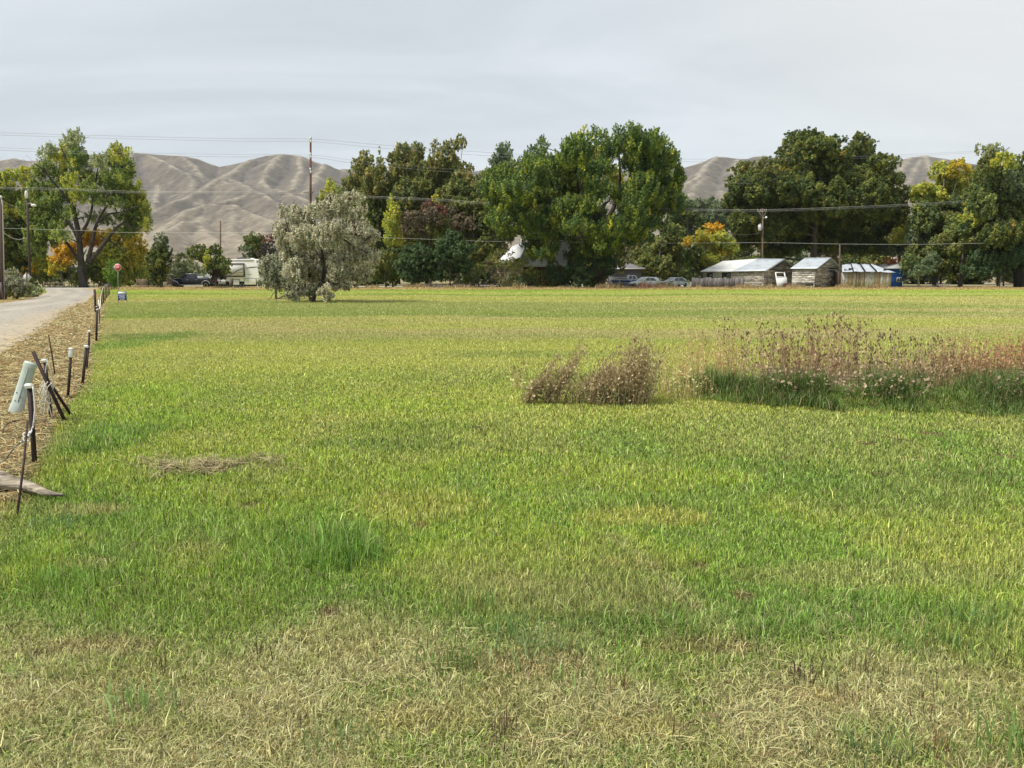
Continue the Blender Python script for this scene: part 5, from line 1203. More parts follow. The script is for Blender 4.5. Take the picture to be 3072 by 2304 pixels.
def stubble():
    # stubs of cut weed stems in the hay, tufts of coarser leaves
    nb = NB(); rng = np.random.default_rng(77)
    for px, py, n, c in ((798, 668, 16, (.06, .035, .03)), (812, 676, 8, (.06, .035, .03)), (858, 664, 12, (.13, .10, .05)), (760, 650, 6, (.06, .04, .035)), (888, 668, 10, (.16, .12, .05)), (925, 690, 8, (.07, .045, .03)), (1002, 660, 12, (.06, .04, .03)), (840, 690, 5, (.07, .04, .03)), (938, 745, 26, (.20, .12, .06)), (920, 712, 5, (.10, .05, .03)), (620, 680, 14, (.15, .11, .05)), (260, 655, 8, (.09, .08, .04)), (160, 665, 10, (.10, .09, .04)), (300, 720, 9, (.10, .07, .04)), (500, 730, 12, (.08, .05, .035)), (690, 725, 14, (.12, .09, .04))):
        g = gnd(px, py)
        x = g.x + rng.normal(0, .035, n); y = g.y + rng.normal(0, .035, n)
        blades(nb, x, y, np.zeros(n) - .05, rng.uniform(.07, .16, n), rng.uniform(.003, .006, n), np.array(c)[None] * rng.uniform(.7, 1.4, (n, 1)), flat=np.abs(rng.normal(.15, .2, n)), rng=rng)
    for px, py, n, L, c in ((140, 700, 60, .14, (.20, .30, .10)), (440, 655, 50, .14, (.14, .22, .06)), (480, 660, 30, .12, (.16, .24, .07)), (570, 672, 30, .10, (.18, .26, .08)), (340, 735, 60, .10, (.17, .24, .09)), (870, 745, 60, .10, (.12, .18, .07)), (930, 640, 70, .14, (.16, .26, .07)), (60, 520, 40, .14, (.15, .24, .10)), (470, 600, 40, .15, (.15, .25, .07)), (60, 580, 60, .16, (.20, .32, .07)), (20, 560, 50, .16, (.19, .30, .07)), (340, 560, 80, .17, (.15, .27, .06)), (310, 545, 80, .16, (.15, .27, .06)), (360, 555, 60, .17, (.16, .28, .06)), (780, 465, 30, .10, (.20, .3, .1)), (1015, 740, 60, .16, (.15, .25, .07)), (980, 620, 60, .13, (.16, .26, .08)), (500, 625, 60, .12, (.16, .25, .08)), (540, 640, 80, .12, (.20, .27, .11))):
        g = gnd(px, py)
        x = g.x + rng.normal(0, .10, n); y = g.y + rng.normal(0, .06, n)
        blades(nb, x, y, np.zeros(n) - .05, L * rng.uniform(.6, 1.3, n), rng.uniform(.004, .009, n), np.array(c)[None] * rng.uniform(.7, 1.4, (n, 1)), flat=np.abs(rng.normal(.4, .3, n)).clip(0, 1), rng=rng)
    o = nb_obj_world(nb, "grass_tufts", M_blade)
    tag(o, "coarse leaf tufts and dark cut stubs among the hay", "grass tufts", kind="stuff")
stubble()
def verge_weeds():
    nb = NB(); rng = np.random.default_rng(78); n = 15000
    px = rng.uniform(110, 1060, n)
    Y = np.where(px < 890, 101.5, 101) + rng.normal(0, 1.3, n)
    k = fbm(px / 14., Y / 3, 3, 3)
    x = (px - 512) / F * (Y * CT + CAMH * ST)
    h = .10 + .55 * ss(.45, .75, k)
    red = np.exp(-((px - 646) / 16) ** 2)
    h = h * np.where(px > 890, .4, 1) * np.where(px < 320, .42, 1) + red * .35
    cc = np.where((k > .5)[:, None], np.array((.36, .28, .15)), np.array((.24, .20, .09)))
    cc = mixc(cc, np.broadcast_to(np.array((.42, .24, .17)), cc.shape), np.clip(red, 0, 1)) * rng.uniform(.6, 1.3, (n, 1))
    blades(nb, x, Y, relief(x, Y), h * rng.uniform(.5, 1.2, n), np.full(n, .09), cc, flat=np.clip(np.abs(rng.normal(.3, .3, n)), 0, 1), rng=rng)
    o = nb_obj_world(nb, "weeds", M_dry)
    tag(o, "dry straw and reddish weeds along the far edge of the meadow", "weeds", kind="stuff")
verge_weeds()

# ------------------------------------------------------------------ poles and lines
BRP = (.075, .047, .035); GRP = (.1, .09, .08)
def pole(name, label, px, ytop, Y, d, c=BRP, dtop=.7, lean=0, group="utility poles"):
    b = gx(px, Y, 0); t = at(px + lean, ytop, Y)
    root = empty(name, b, label, "utility pole", group)
    nb = NB(); nb.tube([b - Vector((0, 0, .3)), b.lerp(t, .5), t], [d / 2, d / 2 * (1 + dtop) / 2, d / 2 * dtop], 12, c)
    nb.obj("shaft", M_pole, root, True)
    return root, b, t
LINEY = lambda px: 97 + (px / 1024.) * 23
r, b, t = pole("utility_pole", "tall red brown power pole behind the silver tree, with three white insulator pairs", 310.6, 137.2, LINEY(310), .36, (.095, .045, .032))
for yy in (140.5, 156, 171.2):
    for sgn in (-1,):
        nb = NB(); p = at(310.6, yy, LINEY(310) - .16)
        nb.bar(p + Vector((-.02, 0, .34)), p + Vector((.06, -.12, -.28)), .12, .12, (.62, .62, .62)); nb.ball(p + Vector((.0, -.10, .28)), .13, (.66, .66, .66), sq=(1, 1, 1.2))
        nb.ball(p + Vector((.05, -.10, -.12)), .13, (.6, .6, .6)); nb.obj("insulator", M_plastic, r, True)
nb = NB(); p = at(311, 192.8, LINEY(310) - .2); nb.bar(p + Vector((-1.0, 0, 0)), p + Vector((.3, 0, .02)), .10, .12, (.13, .09, .07)); nb.obj("crossarm", M_pole, r)
r, b, t = pole("utility_pole", "grey pole behind the long shed carrying crossarm, transformer and lamp", 762.6, 208.5, LINEY(762), .30, (.13, .095, .07))
ya = LINEY(762) - .22
nb = NB(); nb.bar(at(757.5, 211.3, ya), at(766.6, 211.2, ya), .10, .13, (.30, .27, .24)); nb.obj("crossarm", M_pole, r)
nb = NB(); nb.bar(at(758.8, 212, ya), at(762.2, 217, ya), .05, .06, (.30, .27, .24)); nb.bar(at(766, 212, ya), at(763, 217, ya), .05, .06, (.30, .27, .24)); nb.obj("brace", M_pole, r)
for px in (757.9, 760.6, 764.3, 766.3):
    nb = NB(); p = at(px, 210.2, ya); nb.tube([p - Vector((0, 0, .06)), p + Vector((0, 0, .10)), p + Vector((0, 0, .16))], [.045, .07, .03], 8, (.35, .33, .31)); nb.obj("insulator", M_plastic, r, True)
nb = NB(); p0 = at(759.8, 230.4, ya - .05); p1 = at(759.8, 225.2, ya - .05); nb.tube([p0, p0 + Vector((0, 0, .02)), p1, p1 + Vector((0, 0, .08))], [.20, .24, .24, .16], 14, (.50, .52, .53)); nb.ball(p1 + Vector((.06, -.05, .16)), .07, (.6, .6, .6)); nb.bar(p0.lerp(p1, .6), p0.lerp(p1, .6) + Vector((.35, .12, 0)), .06, .10, (.4, .4, .4)); nb.obj("transformer", M_metal, r, True)
nb = NB(); p = at(762.8, 218.2, ya); q = at(766.2, 217.3, ya); nb.tube([p, q], .03, 6, (.5, .5, .5)); nb.tube([q + Vector((0, 0, -.12)), q + Vector((0, 0, .02)), q + Vector((0, 0, .14))], [.17, .15, .07], 10, (.7, .7, .68)); nb.obj("lamp", M_plastic, r, True)
pole("utility_pole", "plain weathered pole between small shed and collapsing shed", 839.8, 243.8, 104.5, .26, (.085, .068, .056), .7)
pole("utility_pole", "thin brown pole rising behind the small round tree and pickup", 220.4, 221, 128, .26, (.12, .075, .048), .8)
r, b, t = pole("utility_pole", "pole top with slanting crossarm above the pale willow top", 1003.6, 148, 133, .26, (.07, .063, .056), .9)
nb = NB(); nb.bar(at(1003.8, 151.2, 132.8), at(1009.6, 147.4, 132.8), .12, .14, (.17, .15, .13)); nb.obj("crossarm", M_pole, r)
r, b, t = pole("utility_pole", "thick double pole with light conduit at the left edge", 2.6, 195.5, 56, .30, (.115, .088, .072), .8, lean=-2.6)
nb = NB(); nb.tube([gx(-.9, 55.9, -.2), at(-2.2, 210, 55.9)], [.10, .08], 10, (.065, .045, .036)); nb.obj("support_pole", M_pole, r, True)
nb = NB(); nb.tube([gx(4.6, 55.85, 0), at(2.6, 206, 55.85), at(1.4, 197.5, 55.85)], [.035, .03, .03], 8, (.48, .44, .42)); nb.obj("conduit", M_metal, r, True)
nb = NB(); nb.ball(at(.9, 197, 55.8), .10, (.62, .62, .60)); nb.obj("insulator", M_plastic, r, True)
r, b, t = pole("utility_pole", "slim dark pole with bracket lamp behind the diamond sign", 30.6, 197, 84, .30, (.06, .042, .036), .7, lean=-3.6)
nb = NB(); p = at(27.6, 204, 83.8); q = at(33.2, 205, 83); nb.tube([p, p.lerp(q, .5) + Vector((0, 0, .15)), q], .04, 6, (.4, .35, .32)); nb.obj("bracket", M_metal, r, True)
nb = NB(); q = at(33.8, 205.3, 82.8); nb.ball(q, .28, (.72, .70, .66), sq=(1, 1, .5)); nb.obj("lamp", M_plastic, r, True)
nb = NB(); nb.tube([at(26.6, 198.5, 83.9), at(26.4, 196, 83.9), at(26.2, 192, 83.9), at(26.2, 190.6, 83.9)], [.10, .17, .14, .06], 8, (.62, .60, .58)); nb.obj("insulator", M_plastic, r, True)

def wire(label, pts, rad, c, Yf=LINEY, sag=0):
    P = []
    for i in range(len(pts) - 1):
        (x0, y0), (x1, y1) = pts[i], pts[i + 1]
        n = max(4, int(abs(x1 - x0) / 22))
        for k in range(n):
            f = k / n
            P.append(at(x0 + (x1 - x0) * f, y0 + (y1 - y0) * f, Yf(x0 + (x1 - x0) * f)))
    P.append(at(pts[-1][0], pts[-1][1], Yf(pts[-1][0])))
    nb = NB(); nb.tube(P, rad, 5, c)
    o = nb.obj("power_line", M_wire); tag(o, label, "power line", "overhead lines")
def curve(p, n=14):
    # parabola-like smoothing through the photo's points
    out = []
    for i in range(len(p) - 1):
        for k in range(6):
            t = k / 6.; a = p[max(0, i - 1)]; b_ = p[i]; c_ = p[i + 1]; d = p[min(len(p) - 1, i + 2)]
            out.append(tuple(.5 * ((2 * b_[q]) + (c_[q] - a[q]) * t + (2 * a[q] - 5 * b_[q] + 4 * c_[q] - d[q]) * t * t + (3 * b_[q] - a[q] - 3 * c_[q] + d[q]) * t ** 3) for q in (0, 1)))
    return out + [p[-1]]
GW = (.24, .25, .27); PW = (.50, .49, .47)
HY = lambda px: LINEY(px) if px < 320 else LINEY(310) + (px - 310) / 694 * 29
wire("topmost thin power line against the sky", curve([(-60, 130.8), (0, 132.6), (90, 135.3), (180, 137.5), (245, 138.7), (310, 139.0), (385, 145.2), (465, 151), (545, 155.4), (680, 159), (780, 158.8), (890, 155.2), (970, 151.4), (1003, 149)]), .016, GW, HY)
wire("second thin power line, just below the topmost", curve([(-60, 133.2), (0, 135), (90, 137.8), (180, 140), (245, 141.2), (310, 141.6), (380, 148), (465, 154.3), (545, 158.5), (680, 161.4), (780, 161), (890, 157), (970, 153), (1003, 150.5)]), .015, GW, HY)
wire("third thin power line, upper of the pair crossing the hilltops", curve([(-60, 146), (0, 147.6), (100, 152), (200, 154), (310, 155.2), (352, 160.0), (465, 170), (680, 180), (860, 177), (1003, 167)]), .013, GW, HY)
wire("fourth thin power line, lower of the pair crossing the hilltops", curve([(-60, 148.5), (0, 150.2), (100, 154.4), (200, 156.6), (310, 157.6), (352, 162.8), (465, 173), (680, 183), (860, 180), (1003, 169)]), .016, GW, HY)
LW = [(-60, 185.5), (0, 187.2), (70, 188.6), (133, 191.2), (230, 191.8), (310, 192.3), (350, 195.2), (433, 198.8), (490, 202.6), (600, 207), (681, 208.8), (762, 209.6), (840, 207.2), (915, 203.7), (990, 199)]
wire("upper pale cable of the lower bundle, strung below the hills", curve(LW), .014, PW)
wire("middle pale cable of the lower bundle, strung below the hills", curve([(x, y + 1.3) for x, y in LW]), .013, (.40, .40, .39))
wire("lowest dark cable of the lower bundle, strung below the hills", curve([(x, y + 2.3) for x, y in LW]), .014, (.10, .10, .10))
wire("single low pale cable crossing in front of the trees", curve([(-60, 225), (0, 228), (30, 229), (85, 230.6), (133, 232.6), (300, 233), (360, 237), (400, 238.2), (490, 241.3), (600, 242.6), (683, 243.2), (762, 242.6), (839, 244), (920, 244.3), (990, 243)]), .014, (.55, .54, .51), lambda px: LINEY(px) - 1.0 if px < 700 else 117 - (px - 700) * .03)
wire("short sagging service cable between double pole and lamp pole", curve([(3.5, 232.5), (11, 237.5), (19, 239.5), (27.5, 237.5)]), .025, (.42, .42, .41), lambda px: 56 + (px - 3.5) / 24 * 28)
wire("sagging service cable slanting down into trees behind the double pole", curve([(2.5, 200.5), (10, 205), (18, 207.5)]), .018, (.34, .34, .34), lambda px: 56 + px)
wire("drop line sagging to the transformer pole", curve([(725, 231.5), (738, 234.3), (750, 234.6), (761, 233)]), .02, (.10, .10, .10), lambda px: 118)

# ------------------------------------------------------------------ signs
def textmesh(body, size, mat_, parent, loc, ext=.002):
    cu = bpy.data.curves.new("lettering", 'FONT'); cu.body = body; cu.size = size; cu.align_x = 'CENTER'; cu.align_y = 'CENTER'; cu.extrude = ext; cu.offset = size * .012
    o = bpy.data.objects.new("lettering", cu); COL.objects.link(o); o.parent = parent
    o.parent = None
    bpy.context.view_layer.update()
    me = bpy.data.meshes.new_from_object(o.evaluated_get(bpy.context.evaluated_depsgraph_get()))
    bpy.data.objects.remove(o)
    o = bpy.data.objects.new("lettering", me); COL.objects.link(o); o.parent = parent
    o.rotation_euler = (PI / 2, 0, 0); o.location = loc; me.materials.clear(); me.materials.append(mat_)
    return o
M_red = mat("sign_red", (.50, .025, .035), .45, .08, 6)
M_white = mat("sign_white", (.62, .62, .60), .5, .05, 8)
M_blue = mat("sign_blue", (.035, .085, .28), .45, .06, 8)
def stop_sign():
    Y = 88; b = gx(118, Y, 0); c = at(118, 267.3, Y)
    root = empty("stop_sign", b, "red octagonal STOP sign facing the lane at the junction", "road sign", "road signs at the junction")
    nb = NB(); nb.bar(b - Vector((0, 0, .2)), c + Vector((0, .02, .36)), .06, .04, (.25, .25, .24)); nb.obj("post", M_metal, root)
    def octo(r, y0, y1, col):
        nb = NB(); nb.prism([(c.x + r * math.cos(PI / 8 + k * PI / 4), c.z + r * math.sin(PI / 8 + k * PI / 4)) for k in range(8)], y0, y1, col); return nb
    octo(.415, Y - .035, Y - .025, (.8, .8, .78)).obj("border", M_white, root)
    octo(.37, Y - .040, Y - .0352, (1, 1, 1)).obj("face", M_red, root)
    textmesh("STOP", .31, M_white, root, (0, -.043, c.z), .002)
stop_sign()
def diamond_sign():
    Y = 80; c = at(26.9, 277.4, Y); b = gx(27.4, Y, 0)
    root = empty("warning_sign", b, "bare grey back of a diamond shaped warning sign left of the lane", "road sign", "road signs at the junction")
    r = 5.0 * mpp(Y)
    nb = NB(); nb.prism([(c.x - r, c.z), (c.x, c.z - r), (c.x + r, c.z), (c.x, c.z + r)], Y, Y + .012, (.46, .44, .44)); nb.obj("panel", M_metal, root)
    nb = NB(); nb.bar(b - Vector((0, 0, .2)), Vector((c.x, Y - .03, c.z + r * 1.15)), .09, .05, (.07, .055, .05)); nb.obj("post", M_steel, root)
diamond_sign()
def yard_sign():
    Y = 48.5
    wx = lambda px: gx(px, Y, .4).x
    wz = lambda py: at(122, py, Y).z
    root = empty("yard_sign", gx(122, Y, 0), "small blue and white yard sign on the far lawn near the lane", "sign")
    x0, x1 = wx(118.0), wx(126.2)
    zb, zt = wz(300.3), wz(291.6)
    nb = NB(); nb.box(x0, x1, Y, Y + .01, zb, zt, (1, 1, 1)); nb.obj("panel", M_blue, root)
    zz = wz(294.2)
    nb = NB(); nb.box(x0 + .01, x1 - .01, Y - .006, Y - .002, zz, zt - .01, (1, 1, 1)); nb.obj("header", M_white, root)
    for (a, bb, f0, f1) in ((.61, .55, .08, .92), (.44, .385, .20, .82), (.30, .24, .10, .90), (.14, .08, .25, .78)):
        nb = NB(); w = x1 - x0; hgt = zt - zb; nseg = 5; rr = random.Random(int(a * 100))
        for s_ in range(nseg):
            u0 = f0 + (f1 - f0) * s_ / nseg; u1 = u0 + (f1 - f0) / nseg * rr.uniform(.72, .9)
            nb.box(x0 + w * u0, x0 + w * u1, Y - .006, Y - .002, zb + hgt * bb, zb + hgt * a, (1, 1, 1))
        nb.obj("text_line", M_white, root)
    for x in (x0 - .012, x1 + .012):
        nb = NB(); nb.bar(Vector((x, Y + .005, -.1)), Vector((x, Y + .005, zt + .02)), .018, .018, (.03, .05, .10)); nb.obj("leg", M_steel, root)
    nb = NB(); nb.bar(Vector((x0 - .02, Y + .005, zt + .02)), Vector((x1 + .02, Y + .005, zt + .02)), .018, .018, (.03, .05, .10), up=Vector((0, 0, 1))); nb.obj("top_bar", M_steel, root)
yard_sign()

# ------------------------------------------------------------------ fences of boards
def board_fence(name, label, px0, px1, ytop, Y0, Y1, bw, gap, c, rails=2, posts=4, jit=.12, cat="fence", seed=1, pointed=False):
    rng = random.Random(seed)
    a = gx(px0, Y0, 0); b = gx(px1, Y1, 0); h = at((px0 + px1) / 2, ytop, (Y0 + Y1) / 2).z
    root = empty(name, a.lerp(b, .5), label, cat, "board fences")
    d = (b - a).normalized(); L = (b - a).length; nrm = Vector((-d.y, d.x, 0))
    nb = NB(); k = 0
    M0 = Matrix((( d.x, nrm.x, 0, a.x), (d.y, nrm.y, 0, a.y), (0, 0, 1, 0), (0, 0, 0, 1)))
    while k < L - bw:
        hh = h * rng.uniform(1 - jit, 1); cc = tuple(np.array(c) * rng.uniform(.65, 1.3))
        lean = rng.uniform(-.02, .02)
        nb.box(k, k + bw, -.012, .012, .04, hh, cc, M0 @ Matrix.Rotation(lean, 4, 'Y') if False else M0)
        k += bw + gap
    nb.obj("boards", M_woodv, root)
    for r in range(rails):
        z = h * (.25 + .5 * r / max(1, rails - 1)); nb = NB(); nb.box(0, L, .014, .06, z - .045, z + .045, tuple(np.array(c) * .8), M0); nb.obj("rail", M_wood, root)
    for p in range(posts):
        x = L * p / max(1, posts - 1); nb = NB(); nb.box(x - .05, x + .05, .0625, .16, -.2, h * 1.0, tuple(np.array(c) * .75), M0); nb.obj("post", M_woodv, root)
    return root
board_fence("picket_fence", "brown picket fence left of the dark pickup", 137, 172, 278.6, 103, 103.5, .075, .075, (.24, .17, .13), posts=4, jit=.05, seed=4)
board_fence("board_fence", "weathered grey board fence in front of the long shed", 692, 744, 277.2, 102.5, 103, .17, .012, (.165, .150, .145), posts=4, jit=.14, seed=5)
board_fence("old_fence", "dark rickety plank fence at the left edge below the double pole", -12, 5.6, 281.0, 55, 55.5, .16, .03, (.14, .115, .105), posts=3, jit=.3, seed=6)
board_fence("old_fence", "low brown garden fence in the shade below the left sumacs", 415, 500, 283, 109, 109, .10, .10, (.13, .09, .07), posts=5, jit=.1, seed=8)
board_fence("pasture_fence", "low grey brown rails beyond the junction, at the cottonwood's foot", 44, 112, 281.5, 111, 113, .10, .55, (.30, .24, .18), posts=6, jit=.1, seed=9)
b = gx(6.1, 56.5, 0)
root = empty("globe_marker", b, "white globe on a thin dark post beside the left plank fence", "marker post")
nb = NB(); nb.bar(b, at(6.1, 281, 56.5), .07, .07, (.09, .07, .06)); nb.obj("post", M_woodv, root)
nb = NB(); nb.ball(at(6.2, 279.7, 56.4), .105, (.80, .78, .70), 12, 8); nb.obj("globe", M_plastic, root, True)

# ------------------------------------------------------------------ sheds
def wall_boards(nb, A, B, ztop, c, bh=.19, rng=None, miss=.0, c2=None, thick=.025, seg=4, zbot=0):
    """lapped horizontal boards from A to B (world, ground level); ztop(u) -> height of the wall at u in 0..1"""
    d = (B - A); L = d.length; d.normalize(); n = Vector((d.y, -d.x, 0))
    z = zbot; zmax = max(ztop(u / 40.) for u in range(41))
    while z < zmax - .02:
        z1 = min(z + bh, zmax)
        us = [u / 60. for u in range(61) if ztop(u / 60.) > z + .01]
        if us:
            u0, u1 = us[0], us[-1]
            k = u0
            while k < u1 - 1e-6:
                e = min(u1, k + (u1 - u0) / seg * rng.uniform(.6, 1.5) + .02)
                if rng.random() >= miss:
                    cc = np.array(c) if (c2 is None or rng.random() < .6) else np.array(c2)
                    cc = cc * rng.uniform(.62, 1.35)
                    off = rng.uniform(0, .012)
                    za0 = min(z1, ztop(k)); za1 = min(z1, ztop(e))
                    if min(za0, za1) > z + .005:
                        P = [A + d * (L * k + .004), A + d * (L * e - .004)]
                        o1 = n * (thick + off); o2 = n * (thick * .4 + off)
                        V = [P[0] + o1 + Vector((0, 0, z + .008)), P[1] + o1 + Vector((0, 0, z + .008)), P[1] + o2 + Vector((0, 0, za1)), P[0] + o2 + Vector((0, 0, za0)),
                             P[0] + Vector((0, 0, z + .008)), P[1] + Vector((0, 0, z + .008)), P[1] + Vector((0, 0, za1)), P[0] + Vector((0, 0, za0))]
                        nb.add([tuple(v) for v in V], [(0, 1, 2, 3), (0, 4, 5, 1), (3, 2, 6, 7), (0, 3, 7, 4), (1, 5, 6, 2), (4, 7, 6, 5)], cq=tuple(np.clip(cc, .02, .8)))
                k = e
        z += bh
def backing(nb, A, B, ztop, c=(.03, .026, .024)):
    d = B - A
    us = [i / 20. for i in range(21)]
    V = [tuple(A + d * u + Vector((0, 0, .0))) for u in us] + [tuple(A + d * u + Vector((0, 0, max(.02, ztop(u) - .02)))) for u in us]
    n = 21
    nb.add(V, [(i, i + 1, n + i + 1, n + i) for i in range(20)], cq=c)
def roof_sheet(nb, a, b, c, d, col, th=.05, corr=0, amp=.03, rng=None, wob=.0):
    """a,b along the eave, c,d along the ridge (b-c one end)"""
    nu = corr or 1; nv = 6
    N0 = (b - a).cross(d - a).normalized()
    if N0.z < 0: N0 = -N0
    V = []
    for s_ in (0, 1):
        for j in range(nv + 1):
            for i in range(nu + 1):
                u = i / nu; v = j / nv
                p = (a * (1 - u) + b * u) * (1 - v) + (d * (1 - u) + c * u) * v
                o = amp * (i % 2) if corr else 0
                w = wob * (math.sin(u * 9 + v * 3) + math.sin(u * 4.3 + 1)) if wob else 0
                V.append(tuple(p + N0 * (o + w + (th if s_ == 0 else 0))))
    m = (nu + 1) * (nv + 1)
    Q = []
    for s_ in (0, 1):
        for j in range(nv):
            for i in range(nu):
                q = [s_ * m + j * (nu + 1) + i, s_ * m + j * (nu + 1) + i + 1, s_ * m + (j + 1) * (nu + 1) + i + 1, s_ * m + (j + 1) * (nu + 1) + i]
                Q.append(q if s_ == 0 else q[::-1])
    for i in range(nu): Q.append([i, m + i, m + i + 1, i + 1]); Q.append([nv * (nu + 1) + i, nv * (nu + 1) + i + 1, m + nv * (nu + 1) + i + 1, m + nv * (nu + 1) + i])
    for j in range(nv): Q.append([j * (nu + 1), (j + 1) * (nu + 1), m + (j + 1) * (nu + 1), m + j * (nu + 1)]); e = j * (nu + 1) + nu; Q.append([e, m + e, m + e + nu + 1, e + nu + 1])
    nb.add(V, Q, cq=col)
def solve_len(C, d, target):
    lo, hi = .1, 40.
    s = 1 if colpx(C + d * 20) > colpx(C) else -1
    for _ in range(50):
        m = (lo + hi) / 2
        if (colpx(C + d * m) - target) * s < 0: lo = m
        else: hi = m
    return lo
def shed_frame(cpx, Y, lpx, rpx, alpha):
    C = gx(cpx, Y, 0)
    u = Vector((-math.cos(alpha), math.sin(alpha), 0)); v = Vector((math.sin(alpha), math.cos(alpha), 0))
    return C, u, v, solve_len(C, u, lpx), solve_len(C, v, rpx)
M_roofA = mat("roof_sheet_white", (.70, .70, .68), .5, .10, 1.1, (1, 1, .4), spec=.4, c2=(.48, .45, .41), lo=.48, hi=.78)
M_roofB = mat("roof_sheet_galvanised", (.38, .42, .46), .42, .12, 1.1, (1, 1, .4), spec=.5, c2=(.26, .25, .25), lo=.48, hi=.78)
def gable(w0, w1): return lambda u: w0 + (w1 - w0) * (1 - abs(u - .5) * 2)
def build_sheds():
    rng = random.Random(12)
    G = "old sheds on the far edge of the field"
    # long shed
    C, u, v, L, Wd = shed_frame(763.5, 104.5, 702.5, 796.5, math.radians(38))
    he = at(763.5, 270.6, 104.5).z; hr = at(782.7, 259.2, C.y + v.y * Wd / 2).z
    root = empty("long_shed", C, "long weathered shed with white and blue grey metal roof, leftmost of the sheds", "shed", G)
    A, B = C + u * L, C
    nb = NB(); wall_boards(nb, A, B, lambda t: he, (.42, .385, .345), .2, rng, .01, (.30, .255, .22), seg=5); backing(nb, A, B, lambda t: he)
    nb.obj("front_wall", M_wood, root)
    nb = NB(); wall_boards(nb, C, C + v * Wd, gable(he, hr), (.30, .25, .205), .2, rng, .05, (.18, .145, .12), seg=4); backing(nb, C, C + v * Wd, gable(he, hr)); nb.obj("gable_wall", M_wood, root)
    nb = NB(); D = C + v * Wd; E = A + v * Wd; backing(nb, D, E, lambda t: he, (.2, .17, .15)); backing(nb, E, A, gable(he, hr), (.2, .17, .15)); nb.obj("rear_wall", M_wood, root)
    ov = .35
    def RP(tl, s, z): return C + u * tl + v * s + Vector((0, 0, z))
    rise = (hr - he) / (Wd / 2); ez = he - ov * rise * .8
    mid = L * .50; midr = L * .40
    nb = NB(); roof_sheet(nb, RP(L + .35, -ov, ez - .08), RP(mid, -ov, ez - .06), RP(midr, Wd / 2, hr + .10), RP(L + .1, Wd / 2, hr - .18), (.66, .66, .64), .04, 26, .015); nb.obj("roof_sheet", M_roofA, root)
    nb = NB(); roof_sheet(nb, RP(mid - .01, -ov, ez - .06), RP(-.30, -ov, ez + .02), RP(-.30, Wd / 2, hr + .03), RP(midr - .01, Wd / 2, hr + .10), (.5, .54, .58), .04, 26, .015); nb.obj("roof_sheet", M_roofB, root)
    nb = NB(); roof_sheet(nb, RP(-.30, Wd + ov, ez), RP(L, Wd + ov, ez - .1), RP(L + .1, Wd / 2 + .01, hr - .18), RP(-.30, Wd / 2 + .01, hr + .03), (.5, .54, .58), .04, 1); nb.obj("roof_sheet", M_roofB, root)
    nb = NB(); nb.bar(RP(-.34, -ov, ez - .02), RP(-.34, Wd / 2, hr), .05, .16, (.34, .32, .30)); nb.bar(RP(-.34, Wd + ov, ez - .02), RP(-.34, Wd / 2 + .03, hr), .05, .16, (.40, .38, .36)); nb.obj("barge_board", M_wood, root)
    nb = NB(); n1 = -v; nb.box(0, 1, 0, 1, 0, 1, (.02, .02, .02), Matrix(((u.x * .9, v.x * -.03, 0, RP(L - 1.5, -.05, 0).x), (u.y * .9, v.y * -.03, 0, RP(L - 1.5, -.05, 0).y), (0, 0, .9, he - 1.15), (0, 0, 0, 1)))); nb.obj("window", M_glass, root)
    nb = NB(); nb.box(0, 1, 0, 1, 0, 1, (.02, .02, .02), Matrix(((u.x * 1.3, v.x * -.03, 0, RP(4.6, -.05, 0).x), (u.y * 1.3, v.y * -.03, 0, RP(4.6, -.05, 0).y), (0, 0, .8, he - 1.05), (0, 0, 0, 1)))); nb.obj("window", M_glass, root)
    for k, z in ((.15, 1.3), (1.0, .9)):
        nb = NB(); nb.box(0, 1, 0, 1, 0, 1, (.26, .25, .24), Matrix(((v.x * .35, u.x * -.03, 0, (C + v * (k + .2) + u * -.05).x), (v.y * .35, u.y * -.03, 0, (C + v * (k + .2) + u * -.05).y), (0, 0, 1.5, .15), (0, 0, 0, 1)))); nb.obj("loose_board", M_wood, root)
    # small shed
    C, u, v, L, Wd = shed_frame(814.6, 104.0, 791.5, 839.2, math.radians(38))
    he = at(814.6, 268.2, 104).z; hr = at(829.4, 258.0, C.y + v.y * Wd / 2).z
    root = empty("small_shed", C, "square weathered shed with steep blue grey metal roof, middle of the sheds", "shed", G)
    A, B = C + u * L, C
    nb = NB(); wall_boards(nb, A, B, lambda t: he, (.52, .49, .45), .24, rng, .0, (.44, .41, .37), seg=3); backing(nb, A, B, lambda t: he); nb.obj("front_wall", M_wood, root)
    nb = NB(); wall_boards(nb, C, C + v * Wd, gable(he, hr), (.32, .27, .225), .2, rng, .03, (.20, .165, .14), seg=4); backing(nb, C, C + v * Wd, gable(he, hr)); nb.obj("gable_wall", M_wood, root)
    nb = NB(); D = C + v * Wd; E = A + v * Wd; backing(nb, D, E, lambda t: he, (.2, .17, .15)); backing(nb, E, A, gable(he, hr), (.2, .17, .15)); nb.obj("rear_wall", M_wood, root)
    def RP(tl, s, z): return C + u * tl + v * s + Vector((0, 0, z))
    rise = (hr - he) / (Wd / 2); ov = .3; ez = he - ov * rise
    nb = NB(); roof_sheet(nb, RP(L + .25, -ov, ez), RP(-.28, -ov, ez), RP(-.28, Wd / 2, hr + .03), RP(L + .25, Wd / 2, hr + .03), (.5, .54, .58), .04, 18, .015); nb.obj("roof_sheet", M_roofB, root)
    nb = NB(); roof_sheet(nb, RP(-.28, Wd + ov, ez), RP(L + .25, Wd + ov, ez), RP(L + .25, Wd / 2 + .01, hr + .03), RP(-.28, Wd / 2 + .01, hr + .03), (.5, .54, .58), .04, 1); nb.obj("roof_sheet", M_roofB, root)
